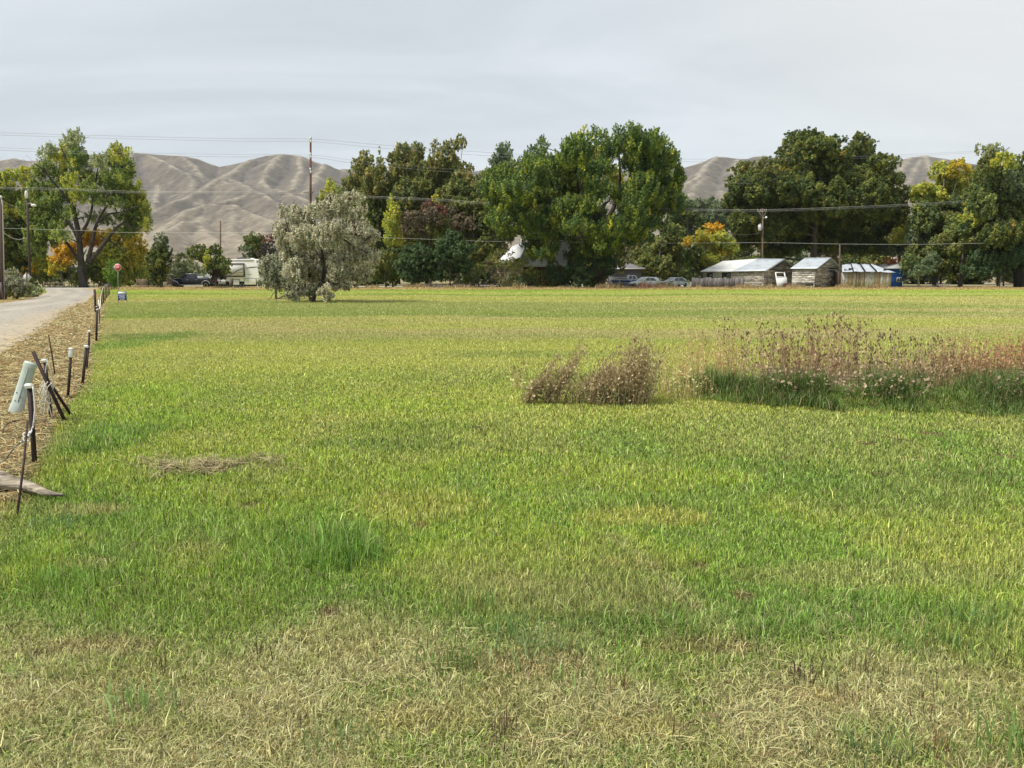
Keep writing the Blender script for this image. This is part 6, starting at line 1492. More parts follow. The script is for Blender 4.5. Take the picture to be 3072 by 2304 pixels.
    nb = NB(); nb.bar(C + Vector((0, -.06, 0)), C + Vector((0, -.06, he)), .10, .06, (.13, .11, .10)); nb.obj("corner_board", M_woodv, root)
    nb = NB(); nb.box(0, 1, 0, 1, 0, 1, (.05, .045, .04), Matrix(((u.x * 2.2, v.x * -.05, 0, RP(.2, -.05, 0).x), (u.y * 2.2, v.y * -.05, 0, RP(.2, -.05, 0).y), (0, 0, .35, .35), (0, 0, 0, 1)))); nb.obj("gap_board", M_wood, root)
    # collapsing shed of upright sheets
    C, u, v, L, Wd = shed_frame(890.5, 106.0, 841, 894.0, math.radians(8))
    Wd = 4.2
    he = at(890, 271.8, 106).z; hr = at(870, 264.6, 108.5).z
    root = empty("collapsing_shed", C, "low shed of rust streaked upright sheets with a buckled metal roof", "shed", G)
    A = C + u * L
    nb = NB(); k = 0
    d = (C - A).normalized(); n = Vector((d.y, -d.x, 0))
    M0 = Matrix(((d.x, n.x, 0, A.x), (d.y, n.y, 0, A.y), (0, 0, 1, 0), (0, 0, 0, 1)))
    while k < L:
        w_ = rng.uniform(.10, .30)
        t_ = rng.random()
        cc = (.47, .45, .40) if t_ < .62 else ((.33, .25, .16) if t_ < .85 else (.20, .14, .10))
        cc = tuple(np.array(cc) * rng.uniform(.8, 1.15))
        nb.box(k, min(L, k + w_ - .006), 0, .02 + rng.uniform(0, .03), 0, he - rng.uniform(0, .06), cc, M0); k += w_
    backing(nb, A, C, lambda t: he); nb.obj("front_wall", mat("rusty_sheet", None, .7, .3, 1.6, (4, 4, .8), c2=(.20, .125, .075), lo=.52, hi=.72, bump=.2), root)
    nb = NB(); E = A + v * Wd; D = C + v * Wd; backing(nb, C, D, lambda t: he, (.2, .16, .12)); backing(nb, E, A, lambda t: he, (.2, .16, .12)); backing(nb, D, E, lambda t: he, (.2, .16, .12)); nb.obj("rear_wall", M_wood, root)
    def RP(tl, s, z): return C + u * tl + v * s + Vector((0, 0, z))
    cuts = [-.5, 2.0, 3.5, 5.0, L + .1]; zz = [0, .04, .02, .10, -.05]
    for i in range(4):
        a0, a1 = cuts[i + 1], cuts[i]
        tl0, tl1 = a0 * .80 + .6, a1 * .80 + (1.9 if i == 0 else .6)
        nb = NB(); roof_sheet(nb, RP(a0 - .02, -.35, he - .12 + zz[i + 1]), RP(a1 + .02, -.35, he - .12 + zz[i]), RP(tl1, Wd * .6, hr + zz[i] * 1.5), RP(tl0 - .02, Wd * .6, hr + zz[i + 1] * 1.5), (.45, .47, .50), .03, 6, .02, wob=.035)
        nb.obj("roof_sheet", M_roofB, root)
    for i, (a0, z0) in enumerate(((2.0, .05), (3.5, .06), (5.05, .10))):
        nb = NB(); nb.bar(RP(a0, -.42, he - .03 + z0), RP(a0 * .8 + .65, Wd * .58, hr + z0 * 1.5 + .10), .16, .05, (.03, .03, .035), up=Vector((1, 0, 0))); nb.obj("tar_strip", M_rubber, root)
    nb = NB(); nb.bar(RP(L + .1, -.36, he - .03), RP(2.0, -.36, he + .0), .05, .10, (.03, .028, .03)); nb.obj("eave_strip", M_rubber, root)
    for tl, dz in ((L - .3, .2), (L + .2, .1), (L - .9, .35), (1.0, .3)):
        nb = NB(); p = RP(tl, .2, he + dz); nb.bar(p, p + Vector((.9, .2, -.25 + dz * .5)), .35, .03, (.05, .045, .045)); nb.obj("roof_scrap", M_rubber, root)
    # old door and frame against the long shed
    Yd = 103.2
    def X(px): return gx(px, Yd, 1).x
    def Zq(py): return at(780, py, Yd).z
    root = empty("old_door", gx(781, Yd, 0), "white door with an open top frame leaning on the long shed's gable", "door", "things leaning on the sheds")
    ln = 4.0
    nb = NB()
    for (x0, y0, x1, y1, w_) in ((777.8, 287.4, 776.3, 272.4, .14), (787.6, 287.4, 785.0, 272.4, .14), (776.2, 272.6, 785.2, 272.6, .14), (776.9, 277.0, 785.9, 277.0, .12)):
        nb.bar(Vector((X(x0), Yd - (287 - y0) * -.03, Zq(y0))), Vector((X(x1), Yd - (287 - y1) * -.03, Zq(y1))), w_, .05, (.5, .5, .47))
    nb.obj("frame", M_white, root)
    nb = NB(); nb.prism([(X(776.2), Zq(278)), (X(777.4), .02), (X(788), .02), (X(786.7), Zq(277.3))], Yd + .02, Yd + .07, (.7, .7, .66)); nb.obj("panel", M_white, root)
    nb = NB(); Yb = 102.6; x0, x1 = gx(784.8, Yb, 0).x, gx(789.6, Yb, 0).x; nb.box(x0, x1, Yb, Yb + .5, .0, .62, (.10, .035, .03)); nb.box(x0 - .02, x1 + .02, Yb - .02, Yb + .52, .62, .68, (.12, .045, .035)); nb.box(x0 - .01, x1 + .01, Yb - .015, Yb - .001, .25, .31, (.06, .02, .02))
    o = nb.obj("rusty_box", M_steel, bevel=.01); tag(o, "dark red brown box on the ground before the white door", "box", "things leaning on the sheds")
build_sheds()

# ------------------------------------------------------------------ house, garage, blue building
def build_house():
    Y = 114
    wx = lambda px: gx(px, Y, 3).x
    wz = lambda py, YY=Y: at(520, py, YY).z
    root = empty("farm_house", gx(530, Y, 0), "farmhouse with steep white metal roof and red brown walls, half hidden by the maple", "house", "houses")
    rng = random.Random(3)
    x0, x1 = wx(523.5), wx(566); he = wz(263.5); D = 8.5; hr = he + 5.2
    A = Vector((x0, Y, 0)); B = Vector((x1, Y, 0))
    nb = NB(); wall_boards(nb, A, B, lambda t: he, (.15, .055, .035), .26, rng, 0, (.11, .045, .03), seg=2); backing(nb, A, B, lambda t: he); nb.obj("front_wall", M_wood, root)
    nb = NB(); A2 = Vector((x0, Y + D, 0)); B2 = Vector((x1, Y + D, 0)); wall_boards(nb, A2, A, gable(he, hr), (.15, .055, .035), .26, rng, 0, None, seg=1); backing(nb, A2, A, gable(he, hr)); backing(nb, B, B2, gable(he, hr), (.12, .05, .03)); backing(nb, B2, A2, lambda t: he, (.12, .05, .03)); nb.obj("side_wall", M_wood, root)
    Rw = mat("house_roof_sheet", (.58, .59, .60), .4, .08, 1.0, (6, 1, 1), spec=.5)
    V3 = lambda x, y, z: Vector((x, y, z))
    nb = NB(); roof_sheet(nb, V3(x0 - .4, Y - .5, he - .5), V3(x1 + .4, Y - .5, he - .5), V3(x1 + .4, Y + D / 2, hr + .05), V3(x0 - .4, Y + D / 2, hr + .05), (.72, .73, .74), .06, 24, .03); nb.obj("roof", Rw, root)
    nb = NB(); roof_sheet(nb, V3(x1 + .4, Y + D + .5, he - .5), V3(x0 - .4, Y + D + .5, he - .5), V3(x0 - .4, Y + D / 2 + .02, hr + .05), V3(x1 + .4, Y + D / 2 + .02, hr + .05), (.72, .73, .74), .06, 1); nb.obj("roof", Rw, root)
    # left wing with its own lower slope
    Yw = 112; wl, wr = gx(497.5, Yw, 0).x, x0 - .02; hw = at(500, 264, Yw).z
    nb = NB(); A = V3(wl, Yw, 0); B = V3(wr, Yw, 0); wall_boards(nb, A, B, lambda t: hw, (.46, .40, .31), .22, rng, 0, (.38, .30, .22), seg=2); backing(nb, A, B, lambda t: hw); A2 = V3(wl, Yw + 6, 0); wall_boards(nb, A2, A, lambda t: hw, (.40, .34, .26), .22, rng, 0, None, seg=1); backing(nb, A2, A, lambda t: hw); nb.obj("wing_wall", M_wood, root)
    a = at(495.8, 263.6, Yw - .5); b_ = at(518, 262.6, Yw - .5); c_ = at(530, 240, Yw + 3.4); d_ = at(512.2, 246.6, Yw + 3.4)
    nb = NB(); roof_sheet(nb, a, b_, c_, d_, (.74, .75, .76), .06, 16, .03); nb.obj("wing_roof", Rw, root)
    for px in (533, 545, 557):
        nb = NB(); c0 = wx(px); nb.box(c0 - .55, c0 + .55, Y - .10, Y - .045, .95, 2.15, (.5, .48, .45)); fr = nb.obj("window", M_white, root)
        nb = NB(); nb.box(c0 - .45, c0 + .45, Y - .115, Y - .102, 1.05, 2.05, (.1, .1, .1)); nb.obj("pane", M_glass, fr)
    nb = NB(); c0 = gx(509, Yw, 0).x; nb.box(c0 - .45, c0 + .45, Yw - .08, Yw - .045, .1, 2.05, (.25, .2, .16)); nb.obj("door", M_wood, root)
    nb = NB(); nb.box(wx(538), wx(541), Y + D / 2 - .4, Y + D / 2 + .4, hr - .6, hr + .9, (.25, .11, .08)); nb.obj("chimney", M_wood, root)
build_house()
def build_garage():
    Y = 128
    root = empty("garage", gx(630, Y, 0), "small grey garage with dark hip roof and white fascia, behind the parked cars", "garage", "houses")
    x0, x1 = gx(612, Y, 0).x, gx(641, Y, 0).x; he = at(640, 268.8, Y).z; hr = at(636, 262.2, Y + 3).z; D = 6
    nb = NB(); nb.box(x0, x1, Y, Y + D, -.1, he, (.20, .20, .225)); nb.obj("wall", mat("grey_siding", (.155, .155, .18), .8, .08, 3, (.3, .3, 9), bump=.3), root)
    o_ = .6; a = Vector((x0 - o_, Y - o_, he)); b_ = Vector((x1 + o_, Y - o_, he)); c_ = Vector((x1 + o_, Y + D + o_, he)); d_ = Vector((x0 - o_, Y + D + o_, he)); e = Vector((x0 + 2.4, Y + D / 2, hr)); f = Vector((x1 - 2.4, Y + D / 2, hr))
    up = Vector((0, 0, .10))
    nb = NB(); nb.add([tuple(v + up) for v in (a, b_, c_, d_, e, f)], [(0, 1, 5, 4), (2, 3, 4, 5)], [(1, 2, 5), (3, 0, 4)], cq=(.12, .12, .13), ct=(.12, .12, .13)); nb.obj("roof", mat("shingles", (.13, .125, .13), .9, .25, 4, (1, 1, 5)), root)
    nb = NB(); nb.box(a.x, b_.x, a.y, c_.y, he - .07, he + .097, (.72, .72, .70)); nb.obj("fascia", M_white, root)
build_garage()
def build_blue():
    Y = 124
    wx = lambda px: gx(px, Y, 1).x
    wz = lambda py: at(896, py, Y).z
    root = empty("blue_building", gx(898, Y, 0), "bright blue building with a white roof right of the collapsing shed", "building", "houses")
    x0, x1 = wx(888), wx(902.5); he = wz(267.8)
    nb = NB(); nb.box(x0, x1, Y, Y + 5, -.2, he, (.03, .12, .45)); nb.obj("wall", mat("blue_siding", (.02, .105, .42), .6, .10, 2, (.3, .3, 8), bump=.2), root)
    nb = NB(); nb.prism([(x0 - .4, he - .15), (x1 + .4, he - .15), (x1 + .4, he - .05), ((x0 + x1) / 2 + .6, wz(263.2)), (x0 - .4, he - .03)], Y - .5, Y + 5.4, (.78, .78, .76)); nb.obj("roof", M_roofA, root)
    nb = NB(); nb.box(wx(896.5), wx(901.2), Y - .06, Y - .01, wz(282), wz(277.2), (.5, .55, .65)); fr = nb.obj("window", M_white, root)
    for a, c in ((896.9, 898.7), (899.1, 900.8)):
        nb = NB(); nb.box(wx(a), wx(c), Y - .075, Y - .062, wz(281.6), wz(278.0), (.1, .1, .1)); nb.obj("pane", M_glass, fr)
build_blue()

# ------------------------------------------------------------------ vehicles
def arch(cx, r, n=8):
    return [(cx + r * math.cos(a), r * 1.0 * math.sin(a)) for a in np.linspace(PI, 0, n)]
def wheel(root, M, x, y, r, w, side):
    nb = NB()
    n = 20
    V = []
    for yy, rr in ((-w / 2, r * .92), (-w / 2 + .03, r), (w / 2 - .03, r), (w / 2, r * .92)):
        for k in range(n):
            a = 2 * PI * k / n; V.append(M @ Vector((x + rr * math.cos(a), y + yy, r + rr * math.sin(a))))
    Q = [(i * n + k, i * n + (k + 1) % n, (i + 1) * n + (k + 1) % n, (i + 1) * n + k) for i in range(3) for k in range(n)]
    V += [M @ Vector((x, y - w / 2, r)), M @ Vector((x, y + w / 2, r))]
    T = [(4 * n, (k + 1) % n, k) for k in range(n)] + [(4 * n + 1, 3 * n + k, 3 * n + (k + 1) % n) for k in range(n)]
    nb.add([tuple(v) for v in V], Q, T, cq=(.02, .02, .02), ct=(.02, .02, .02))
    wh = nb.obj("wheel", M_rubber, root, True)
    nb = NB(); V = []
    yo = y + side * (w / 2 + .006)
    for k in range(n): a = 2 * PI * k / n; V.append(M @ Vector((x + r * .62 * math.cos(a), yo, r + r * .62 * math.sin(a))))
    V.append(M @ Vector((x, yo - side * .05, r)))
    nb.add([tuple(v) for v in V], None, [(k, (k + 1) % n, n) for k in range(n)], ct=(.4, .4, .4), cq=(.4, .4, .4))
    for k in range(6):
        a = 2 * PI * k / 6; p = M @ Vector((x + r * .36 * math.cos(a), yo - side * .02, r + r * .36 * math.sin(a))); nb.ball(p, r * .11, (.03, .03, .03), 6, 4, (1, .3, 1))
    nb.obj("rim", M_chrome, wh)
def vehicle(name, label, M, root_p, prof, cabin, half, col, cc2, wheels, wr, panes, lights, extras=None, cat="car", group="vehicles parked beyond the field", tumble=.22):
    """prof: lower body outline in (x along, z); cabin: greenhouse outline; x runs nose to tail"""
    root = empty(name, root_p, label, cat, group)
    nb = NB(); nb.prism(prof, -half, half, col, M); nb.obj("body", M_paint, root, bevel=.05)
    zc = min(z for x, z in cabin)
    zt = max(z for x, z in cabin)
    sh = lambda x, z: (z - zc) / (zt - zc) * tumble
    nb = NB(); nb.prism(cabin, -half + .03, half - .03, col if cc2 is None else cc2, M, sh); nb.obj("cabin", M_paint, root, bevel=.03)
    # panes proud of the cabin's sides
    for poly in panes:
        for sd in (-1, 1):
            nb = NB(); V = []
            for (x, z) in poly:
                V.append(M @ Vector((x, sd * (half - .03 - sh(x, z) + .006), z)))
            n = len(V); nb.add([tuple(v) for v in V], None, [(0, i, i + 1) for i in range(1, n - 1)], ct=(.02, .02, .02)); nb.obj("window", M_glass, root)
    # windscreen and rear glass
    cs = sorted(cabin, key=lambda p: p[0])
    fb = cs[0]; ft = min((p for p in cabin if p[1] > zt - .05), key=lambda p: p[0]); rtp = max((p for p in cabin if p[1] > zt - .05), key=lambda p: p[0]); rb_ = cs[-1]
    for (b0, t0, off) in ((fb, ft, -.008), (rb_, rtp, .008)):
        nb = NB(); q = [(b0[0] + (t0[0] - b0[0]) * f, b0[1] + (t0[1] - b0[1]) * f) for f in (.12, .9)]
        V = []
        for (x, z), k in ((q[0], -1), (q[0], 1), (q[1], 1), (q[1], -1)): V.append(M @ Vector((x + off, k * (half - .12 - sh(x, z)), z + .006)))
        nb.add([tuple(v) for v in V], [(0, 1, 2, 3)], cq=(.02, .02, .02)); nb.obj("windscreen", M_glass, root)
    for x in wheels:
        for sd in (-1, 1): wheel(root, M, x, sd * (half - .10), wr, .22, sd)
    for (x0, x1, z0, z1, cl) in lights:
        for sd in (-1, 1):
            nb = NB(); nb.box(x0, x1, sd * (half - .32) - .15, sd * (half - .32) + .15, z0, z1, cl, M); nb.obj("headlight" if x0 < 1 else "tail_light", M_plastic, root, bevel=.01)
    if extras: extras(root, M, half)
    return root
def place(px, Y, yaw, z=0):
    p = gx(px, Y, z); return Matrix.Translation(p) @ Matrix.Rotation(yaw, 4, 'Z'), p
def wheel_prof(pts_front_to_back_top, wheels, r, zb):
    """close an outline along the underside with round wheel openings"""
    out = list(pts_front_to_back_top)
    for cx in sorted(wheels, reverse=True):
        out.append((cx + r, zb))
        for a in np.linspace(0, PI, 8)[1:-1]: out.append((cx + r * math.cos(a), zb + (r * math.sin(a)) * .95))
        out.append((cx - r, zb))
    return out
def build_vehicles():
    # dark pickup, nose to the left
    Y = 105; k = mpp(Y)
    M, p = place(167.6, Y, 0)
    M = M @ Matrix.Translation((0, .98, 0))
    wl = [.95, 5.2]
    prof = wheel_prof([(0, .52), (-.03, .75), (.02, 1.05), (.22, 1.19), (1.0, 1.27), (1.62, 1.34), (3.95, 1.36), (3.97, 1.34), (6.05, 1.30), (6.08, .70), (6.02, .60)], wl, .50, .52)
    NAVY = (.012, .013, .026)
    def ex(root, M, half):
        for cx in wl:
            for sd in (-1, 1):
                nb = NB(); pts = [M @ Vector((cx + .56 * math.cos(a), sd * (half + .01), .48 + .54 * math.sin(a))) for a in np.linspace(.05, PI - .05, 12)]
                nb.tube(pts, .05, 6, (.36, .35, .36)); nb.obj("fender_flare", M_paint, root, True)
        nb = NB(); nb.box(-.10, .04, -half + .02, half - .02, .48, .70, (.30, .30, .31), M); nb.obj("bumper", M_chrome, root, bevel=.03)
        nb = NB(); nb.box(-.055, -.03, -half + .45, half - .45, .78, 1.04, (.25, .25, .25), M); nb.obj("grille", M_chrome, root)
        nb = NB(); nb.box(1.55, 4.55, -half - .12, -half + .05, .40, .47, (.5, .5, .5), M); nb.obj("running_board", M_chrome, root, bevel=.01)
        for x0 in (1.70, 2.95):
            nb = NB(); nb.box(x0, x0 + 1.15, -half - .012, -half - .002, .60, 1.32, NAVY, M); d = nb.obj("door", M_paint, root, bevel=.004)
            nb = NB(); nb.box(x0 + .92, x0 + 1.08, -half - .035, -half - .013, 1.10, 1.15, (.4, .4, .4), M); nb.obj("handle", M_chrome, d)
        nb = NB(); nb.box(2.0, 2.16, -half - .22, -half - .03, 1.36, 1.58, (.02, .02, .02), M); nb.obj("mirror", M_plastic, root, bevel=.02)
        nb = NB(); nb.box(2.35, 3.75, -half + .30, half - .30, 1.945, 1.965, (.55, .55, .56), M); nb.obj("roof_panel", M_chrome, root)
        nb = NB(); nb.box(4.05, 4.85, -half + .15, half - .15, 1.30, 1.62, (.62, .62, .60), M); nb.obj("tool_box", M_plastic, root, bevel=.02)
    vehicle("pickup_truck", "dark navy pickup truck with grey fender flares, nose to the left", M, p, prof, [(1.75, 1.33), (2.35, 1.90), (2.55, 1.95), (3.65, 1.95), (3.78, 1.90), (3.97, 1.33)], .98, NAVY, None, wl, .41,
            [[(1.98, 1.40), (2.42, 1.86), (2.88, 1.88), (2.88, 1.40)], [(2.96, 1.40), (2.96, 1.88), (3.62, 1.86), (3.80, 1.40)]], [(-.05, .02, .84, 1.04, (.7, .7, .68)), (6.06, 6.10, .85, 1.2, (.3, .02, .02))], ex, "pickup truck", "dark and pale vehicles", .16)
    # white silver car, three quarter view, nose left
    wl2 = [.85, 3.45]
    def car(name, label, px, Y, yaw, col, L=1.0, cab=None):
        M, p = place(px, Y, yaw)
        prof = wheel_prof([(0, .35), (-.02, .62), (.15, .78), (1.15, .95), (3.75, .98), (4.25, .95), (4.35, .60), (4.30, .36)], wl2, .38, .34)
        cabn = cab or [(1.0, .92), (1.85, 1.42), (2.1, 1.46), (3.1, 1.44), (3.35, 1.38), (4.05, .95)]
        def ex(root, M, half):
            for sd in (-1, 1):
                for x0 in (1.35, 2.45):
                    nb = NB(); nb.box(x0, x0 + 1.0, sd * (half + .003), sd * (half + .012), .42, .90, col, M); d = nb.obj("door", M_paint, root, bevel=.003)
                    nb = NB(); nb.box(x0 + .78, x0 + .95, sd * (half + .013), sd * (half + .032), .78, .82, (.3, .3, .3), M); nb.obj("handle", M_chrome, d)
                nb = NB(); nb.box(1.40, 1.55, sd * (half + .02), sd * (half + .16), .95, 1.08, col, M); nb.obj("mirror", M_paint, root, bevel=.02)
            nb = NB(); nb.box(-.06, .05, -half + .1, half - .1, .30, .52, (.10, .10, .10), M); nb.obj("bumper", M_plastic, root, bevel=.03)
        vehicle(name, label, M, p, prof, cabn, .86, col, None, wl2, .32, [[(1.38, .99), (1.98, 1.38), (2.4, 1.40), (2.4, .99)], [(2.48, .99), (2.48, 1.40), (3.12, 1.38), (3.55, .99)]], [(-.05, .02, .60, .74, (.75, .75, .72)), (4.31, 4.36, .65, .85, (.35, .02, .02))], ex, "car", "dark and pale vehicles", .20)
    car("parked_car", "white hatchback parked beside the blue pickup, behind reddish weeds", 632.5, 109.5, math.radians(26), (.66, .69, .68), cab=[(1.0, .92), (1.8, 1.46), (2.05, 1.52), (3.6, 1.50), (3.85, 1.42), (4.25, .95)])
    car("parked_car", "pale silver sedan, rightmost of the parked cars", 661.5, 111.5, math.radians(24), (.60, .63, .60))
    # old blue pickup
    M, p = place(646, 116, math.radians(180)); BL = (.03, .05, .22)
    wl3 = [.85, 3.95]
    prof = wheel_prof([(0, .5), (-.02, 1.0), (.2, 1.10), (1.45, 1.16), (3.0, 1.18), (5.1, 1.12), (5.12, .6), (5.08, .5)], wl3, .44, .48)
    def ex3(root, M, half):
        nb = NB(); nb.box(1.5, 5.0, half + .002, half + .012, 1.04, 1.12, (.66, .66, .66), M); nb.box(1.5, 5.0, half + .002, half + .012, .60, .66, (.66, .66, .66), M); nb.obj("chrome_strip", M_chrome, root)
        nb = NB(); nb.box(1.60, 2.70, half + .004, half + .014, .68, 1.02, BL, M); d = nb.obj("door", M_paint, root)
        nb = NB(); nb.box(2.45, 2.6, half + .015, half + .04, .92, .97, (.5, .5, .5), M); nb.obj("handle", M_chrome, d)
        nb = NB(); nb.box(5.12, 5.22, -half + .05, half - .05, .50, .66, (.6, .6, .6), M); nb.obj("bumper", M_chrome, root, bevel=.02)
    vehicle("pickup_truck", "old blue pickup with white cab frame and chrome strips, behind the white hatchback", M, p, prof, [(1.35, 1.14), (1.70, 1.72), (1.85, 1.78), (2.65, 1.78), (2.78, 1.70), (2.95, 1.14)], .95, BL, (.58, .60, .66), wl3, .38, [[(1.55, 1.22), (1.80, 1.68), (2.15, 1.70), (2.15, 1.22)], [(2.24, 1.22), (2.24, 1.70), (2.62, 1.68), (2.78, 1.22)]], [(-.05, .0, .75, .95, (.7, .7, .7)), (5.11, 5.15, .75, .95, (.35, .02, .02))], ex3, "pickup truck", "dark and pale vehicles", .14)
build_vehicles()
def build_trailer():
    Y = 108
    wx = lambda px: gx(px, Y, 1.5).x
    wz = lambda py: at(250, py, Y).z
    CR = (.82, .80, .75)
    root = empty("travel_trailer", gx(248, Y, 0), "large cream travel trailer with brown swooshes and black framed slide out", "trailer", "dark and pale vehicles")
    nb = NB()
    prof = [(wx(205), wz(281.0)), (wx(205), wz(261.0)), (wx(206), wz(259.6)), (wx(254), wz(258.9)), (wx(256.8), wz(259.8)), (wx(259.8), wz(266.5)), (wx(265.6), wz(277)), (wx(267.2), wz(281)), (wx(258), wz(281.6)), (wx(255.5), wz(281.6)), (wx(255.5), wz(285)), (wx(232.5), wz(285)), (wx(232.5), wz(281.0))]
    nb.prism(prof[:9] + [(wx(232), wz(281.4))], Y, Y + 2.5, CR); nb.obj("body", M_plastic, root, bevel=.05)
    nb = NB(); nb.box(wx(206), wx(256.0), Y + .12, Y + 2.4, wz(286.2), wz(281.35), (.03, .03, .03)); nb.obj("underframe", M_rubber, root)
    nb = NB(); nb.box(wx(204.5), wx(254), Y - .05, Y + 2.55, wz(260.9), wz(260.3), (.50, .47, .43)); nb.box(wx(204.5), wx(255), Y - .03, Y + 2.53, wz(260.25), wz(259.3), (.78, .78, .76)); nb.obj("roof_rail", M_plastic, root)
    s0, s1, t0, t1 = wx(216), wx(245.6), wz(276.8), wz(263.4)
    nb = NB(); nb.box(s0, s1, Y - .30, Y - .002, t0, t1, (.68, .655, .60)); so = nb.obj("slide_out", M_plastic, root)
    nb = NB(); fw = .14
    nb.box(s0 - .03, s1 + .03, Y - .335, Y - .30, t1 - fw, t1 + .02, (.015, .015, .015)); nb.box(s0 - .03, s1 + .03, Y - .335, Y - .30, t0 - .02, t0 + fw, (.015, .015, .015)); nb.box(s1 - fw, s1 + .03, Y - .336, Y - .301, t0 + fw, t1 - fw, (.015, .015, .015)); nb.box(s0 - .03, s0 + fw, Y - .336, Y - .301, t0 + fw, t1 - fw, (.015, .015, .015)); nb.obj("frame", M_rubber, so)
    nb = NB(); nb.box(wx(219), wx(230), Y - .325, Y - .302, wz(273), wz(266), (.1, .1, .1)); nb.obj("window", M_glass, so)
    def ribbon(pts, w, y, c):
        nb = NB(); P = []
        n = len(pts)
        for i in range(n - 1):
            for k_ in range(4):
                t = k_ / 4.; a = pts[max(0, i - 1)]; b_ = pts[i]; c_ = pts[i + 1]; d = pts[min(n - 1, i + 2)]
                P.append(tuple(.5 * ((2 * b_[q]) + (c_[q] - a[q]) * t + (2 * a[q] - 5 * b_[q] + 4 * c_[q] - d[q]) * t * t + (3 * b_[q] - a[q] - 3 * c_[q] + d[q]) * t ** 3) for q in (0, 1)))
        P.append(pts[-1]); m = len(P); V = []
        for i, (a, b_) in enumerate(P):
            ww = w * math.sin(PI * (.12 + .85 * i / m))
            V += [(wx(a), y, wz(b_) - ww), (wx(a), y, wz(b_) + ww)]
        nb.add(V, [(2 * i, 2 * i + 2, 2 * i + 3, 2 * i + 1) for i in range(m - 1)], cq=c); nb.obj("swoosh", M_paint, root)
    zf = lambda x, y: (160 + x / 17.46, 246.7 + y / 17.46)
    BRS = (.12, .09, .07)
    ribbon([zf(1130, 545), zf(1240, 495), zf(1340, 435), zf(1430, 395), zf(1492, 378)], .085, Y - .308, BRS); ribbon([zf(1500, 377), zf(1600, 362), zf(1735, 352)], .075, Y - .007, BRS)
    ribbon([zf(1200, 505), zf(1300, 468), zf(1400, 455), zf(1485, 452)], .06, Y - .311, (.22, .17, .14)); ribbon([zf(1180, 525), zf(1300, 500), zf(1480, 488)], .04, Y - .314, (.3, .25, .2)); ribbon([zf(1500, 487), zf(1610, 483)], .03, Y - .007, (.3, .25, .2)); ribbon([zf(1690, 555), zf(1760, 535), zf(1830, 505)], .05, Y - .007, (.25, .2, .16))
    for (a, c, e, f) in ((233.2, 239.2, 284.9, 279.6), (244.3, 255.8, 284.6, 278.8)):
        nb = NB(); nb.box(wx(a) - .05, wx(c) + .05, Y - .045, Y - .003, wz(e) - .05, wz(f) + .05, (.05, .045, .04)); fr = nb.obj("hatch_frame", M_rubber, root)
        nb = NB(); nb.box(wx(a), wx(c), Y - .065, Y - .046, wz(e), wz(f), (.70, .67, .61)); nb.obj("hatch", M_plastic, fr, bevel=.02)
    Mx = Matrix.Translation(Vector((0, 0, 0)))
    for px in (241.8, 236.0): wheel(root, Mx, wx(px), Y + .12, .38, .24, -1)
    nb = NB(); nb.box(wx(235.5), wx(244), Y + .8, Y + 1.8, wz(259.2), wz(256.9), (.06, .055, .055)); nb.obj("air_conditioner", M_plastic, root, bevel=.08)
    nb = NB(); nb.box(wx(249.5), wx(252.5), Y + .9, Y + 1.4, wz(259.2), wz(258.0), (.75, .75, .73)); nb.obj("roof_vent", M_plastic, root, bevel=.03)
    nb = NB(); nb.bar(Vector((wx(258), Y + 1.2, .62)), Vector((wx(268.5), Y + 1.2, .55)), .12, .12, (.03, .03, .03)); nb.bar(Vector((wx(260), Y + 1.2, 0)), Vector((wx(260), Y + 1.2, .9)), .10, .10, (.10, .10, .10)); nb.ball(Vector((wx(261), Y + 1.0, .85)), .24, (.12, .12, .13), sq=(1, 1, 1.4)); nb.obj("hitch", M_steel, root)
build_trailer()
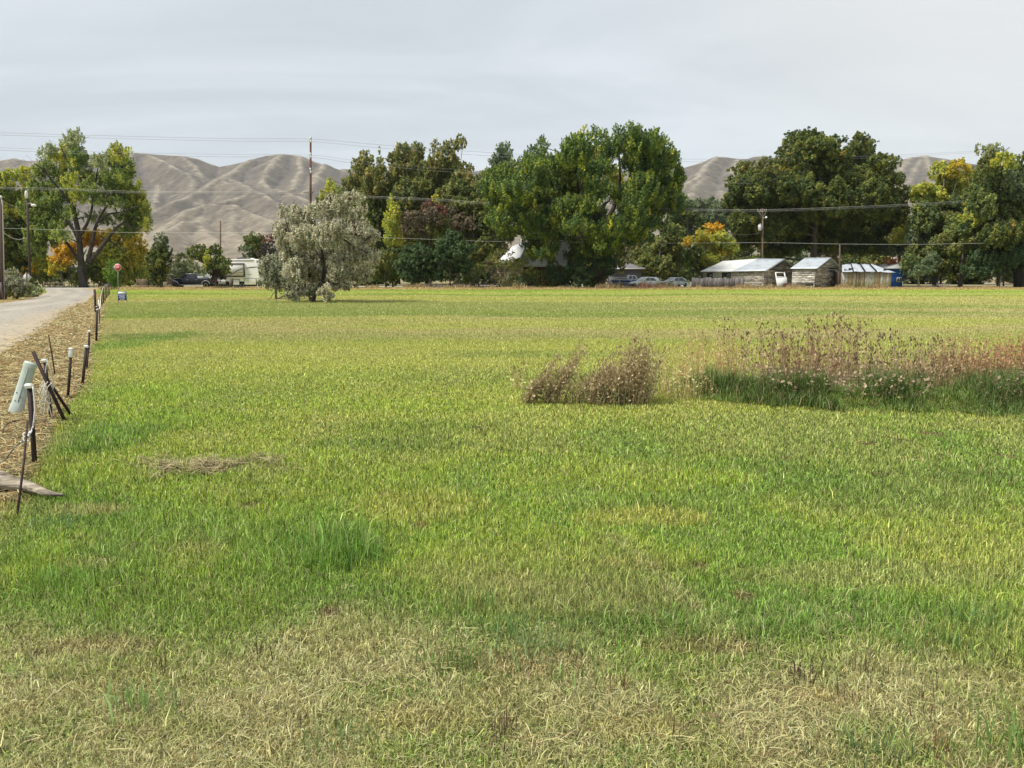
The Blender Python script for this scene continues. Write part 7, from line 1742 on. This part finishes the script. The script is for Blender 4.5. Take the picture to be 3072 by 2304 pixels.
def build_misc():
    # trestle with pale boards, left of the blue pickup
    Y = 105
    root = empty("trestle", gx(613, Y, 0), "trestle with pale boards on top between shrubs and blue pickup", "trestle")
    for a, c in ((606.4, 608.6), (621, 618.6)):
        for dy in (0, .8):
            nb = NB(); nb.bar(gx(a, Y + dy, 0), at(c, 278.2, Y + dy), .06, .06, (.26, .22, .19)); nb.obj("leg", M_woodv, root)
    for i, (a, c, yy) in enumerate(((606.8, 611.5, 277.0), (611.8, 617.5, 277.4), (612, 617, 278.3), (617, 625, 277.6))):
        nb = NB(); nb.bar(at(a, yy, Y + .1 + i * .18), at(c, yy + .2, Y + .1 + i * .18), .22, .05, (.66, .66, .62), up=Vector((0, 0, 1))); nb.obj("board", M_wood, root)
    for px, py, h, w_ in ((627, 286.6, .22, .2), (746, 288.6, .15, .5), (841, 287.6, .22, .35), (682, 286, .3, .3)):
        g = gx(px, 102.8, 0); nb = NB(); nb.ball((g.x, g.y, h * .45), w_, (.56, .50, .45), 9, 6, (1, 1, h / w_))
        V = nb.V[0]; V += (np.random.default_rng(int(px)).normal(size=V.shape) * .03); nb.V[0] = V
        o = nb.obj("pale_stone", mat("stone_%d" % px, None, .9, .2, 5, bump=.4), smooth=True)
        tag(o, {627: "small pale stone below the blue pickup", 746: "pale rock at the foot of the grey board fence", 841: "pinkish rock below the plain weathered pole", 682: "pale stone right of the silver sedan"}[px], "rock", "rocks on the far edge")
    g = gx(936, 103, 0)
    nb = NB(); rng = np.random.default_rng(4)
    for i in range(40):
        p = Vector((gx(936, 103, 0).x + rng.normal(0, 1.0), 103 + rng.normal(0, .5), abs(rng.normal(.15, .1)))); d = Vector((rng.normal(), rng.normal() * .5, rng.normal() * .2)).normalized() * rng.uniform(.4, 1.2)
        nb.bar(p - d * .5, p + d * .5, .09, .07, tuple(np.array((.10, .085, .085)) * rng.uniform(.6, 1.4)))
    o = nb.obj("brush_pile", M_wood); tag(o, "small dark brush pile on the far grass at the right", "brush pile")
    # post stub and low white railing by the trailer
    nb = NB(); nb.bar(gx(231.2, 105.5, 0), at(231.2, 278.6, 105.5), .42, .3, (.13, .095, .075)); o = nb.obj("wooden_post", M_woodv); tag(o, "stout dark wooden post at the trailer's left hatch", "post")
    root = empty("pallet_rack", gx(222, 104.8, 0), "low rack of white slats between small tree and wooden post", "rack")
    for i in range(7):
        nb = NB(); p = gx(219.2 + i * 1.0, 104.8, 0); nb.bar(p + Vector((0, 0, .55)), p + Vector((.10, 0, 1.15)), .07, .04, (.68, .68, .66)); nb.obj("slat", M_white, root)
    nb = NB(); nb.bar(gx(218.6, 104.86, .6), gx(226.4, 104.86, .6), .06, .05, (.10, .09, .08)); nb.bar(gx(218.8, 104.86, 0), gx(218.8, 104.86, 1.1), .07, .05, (.10, .09, .08)); nb.bar(gx(226.2, 104.86, 0), gx(226.2, 104.86, 1.1), .07, .05, (.10, .09, .08)); nb.obj("frame", M_woodv, root)
build_misc()

# ------------------------------------------------------------------ air between here and the hills
def build_haze():
    nb = NB(); nb.box(-3300, 3300, -200, 3150, -3.5, 480)
    me = nb.mesh("haze"); o = bpy.data.objects.new("haze", me); COL.objects.link(o)
    m, t_, ou = newmat("haze_air")
    v = t_.nodes.new("ShaderNodeVolumePrincipled"); v.inputs['Color'].default_value = (.84, .90, 1.0, 1); v.inputs['Density'].default_value = HAZE
    t_.links.new(v.outputs[0], ou.inputs['Volume'])
    me.materials.append(m); tag(o, "thin pale haze over the valley in front of the hills", "haze", kind="stuff")
HAZE = .00005
build_haze()
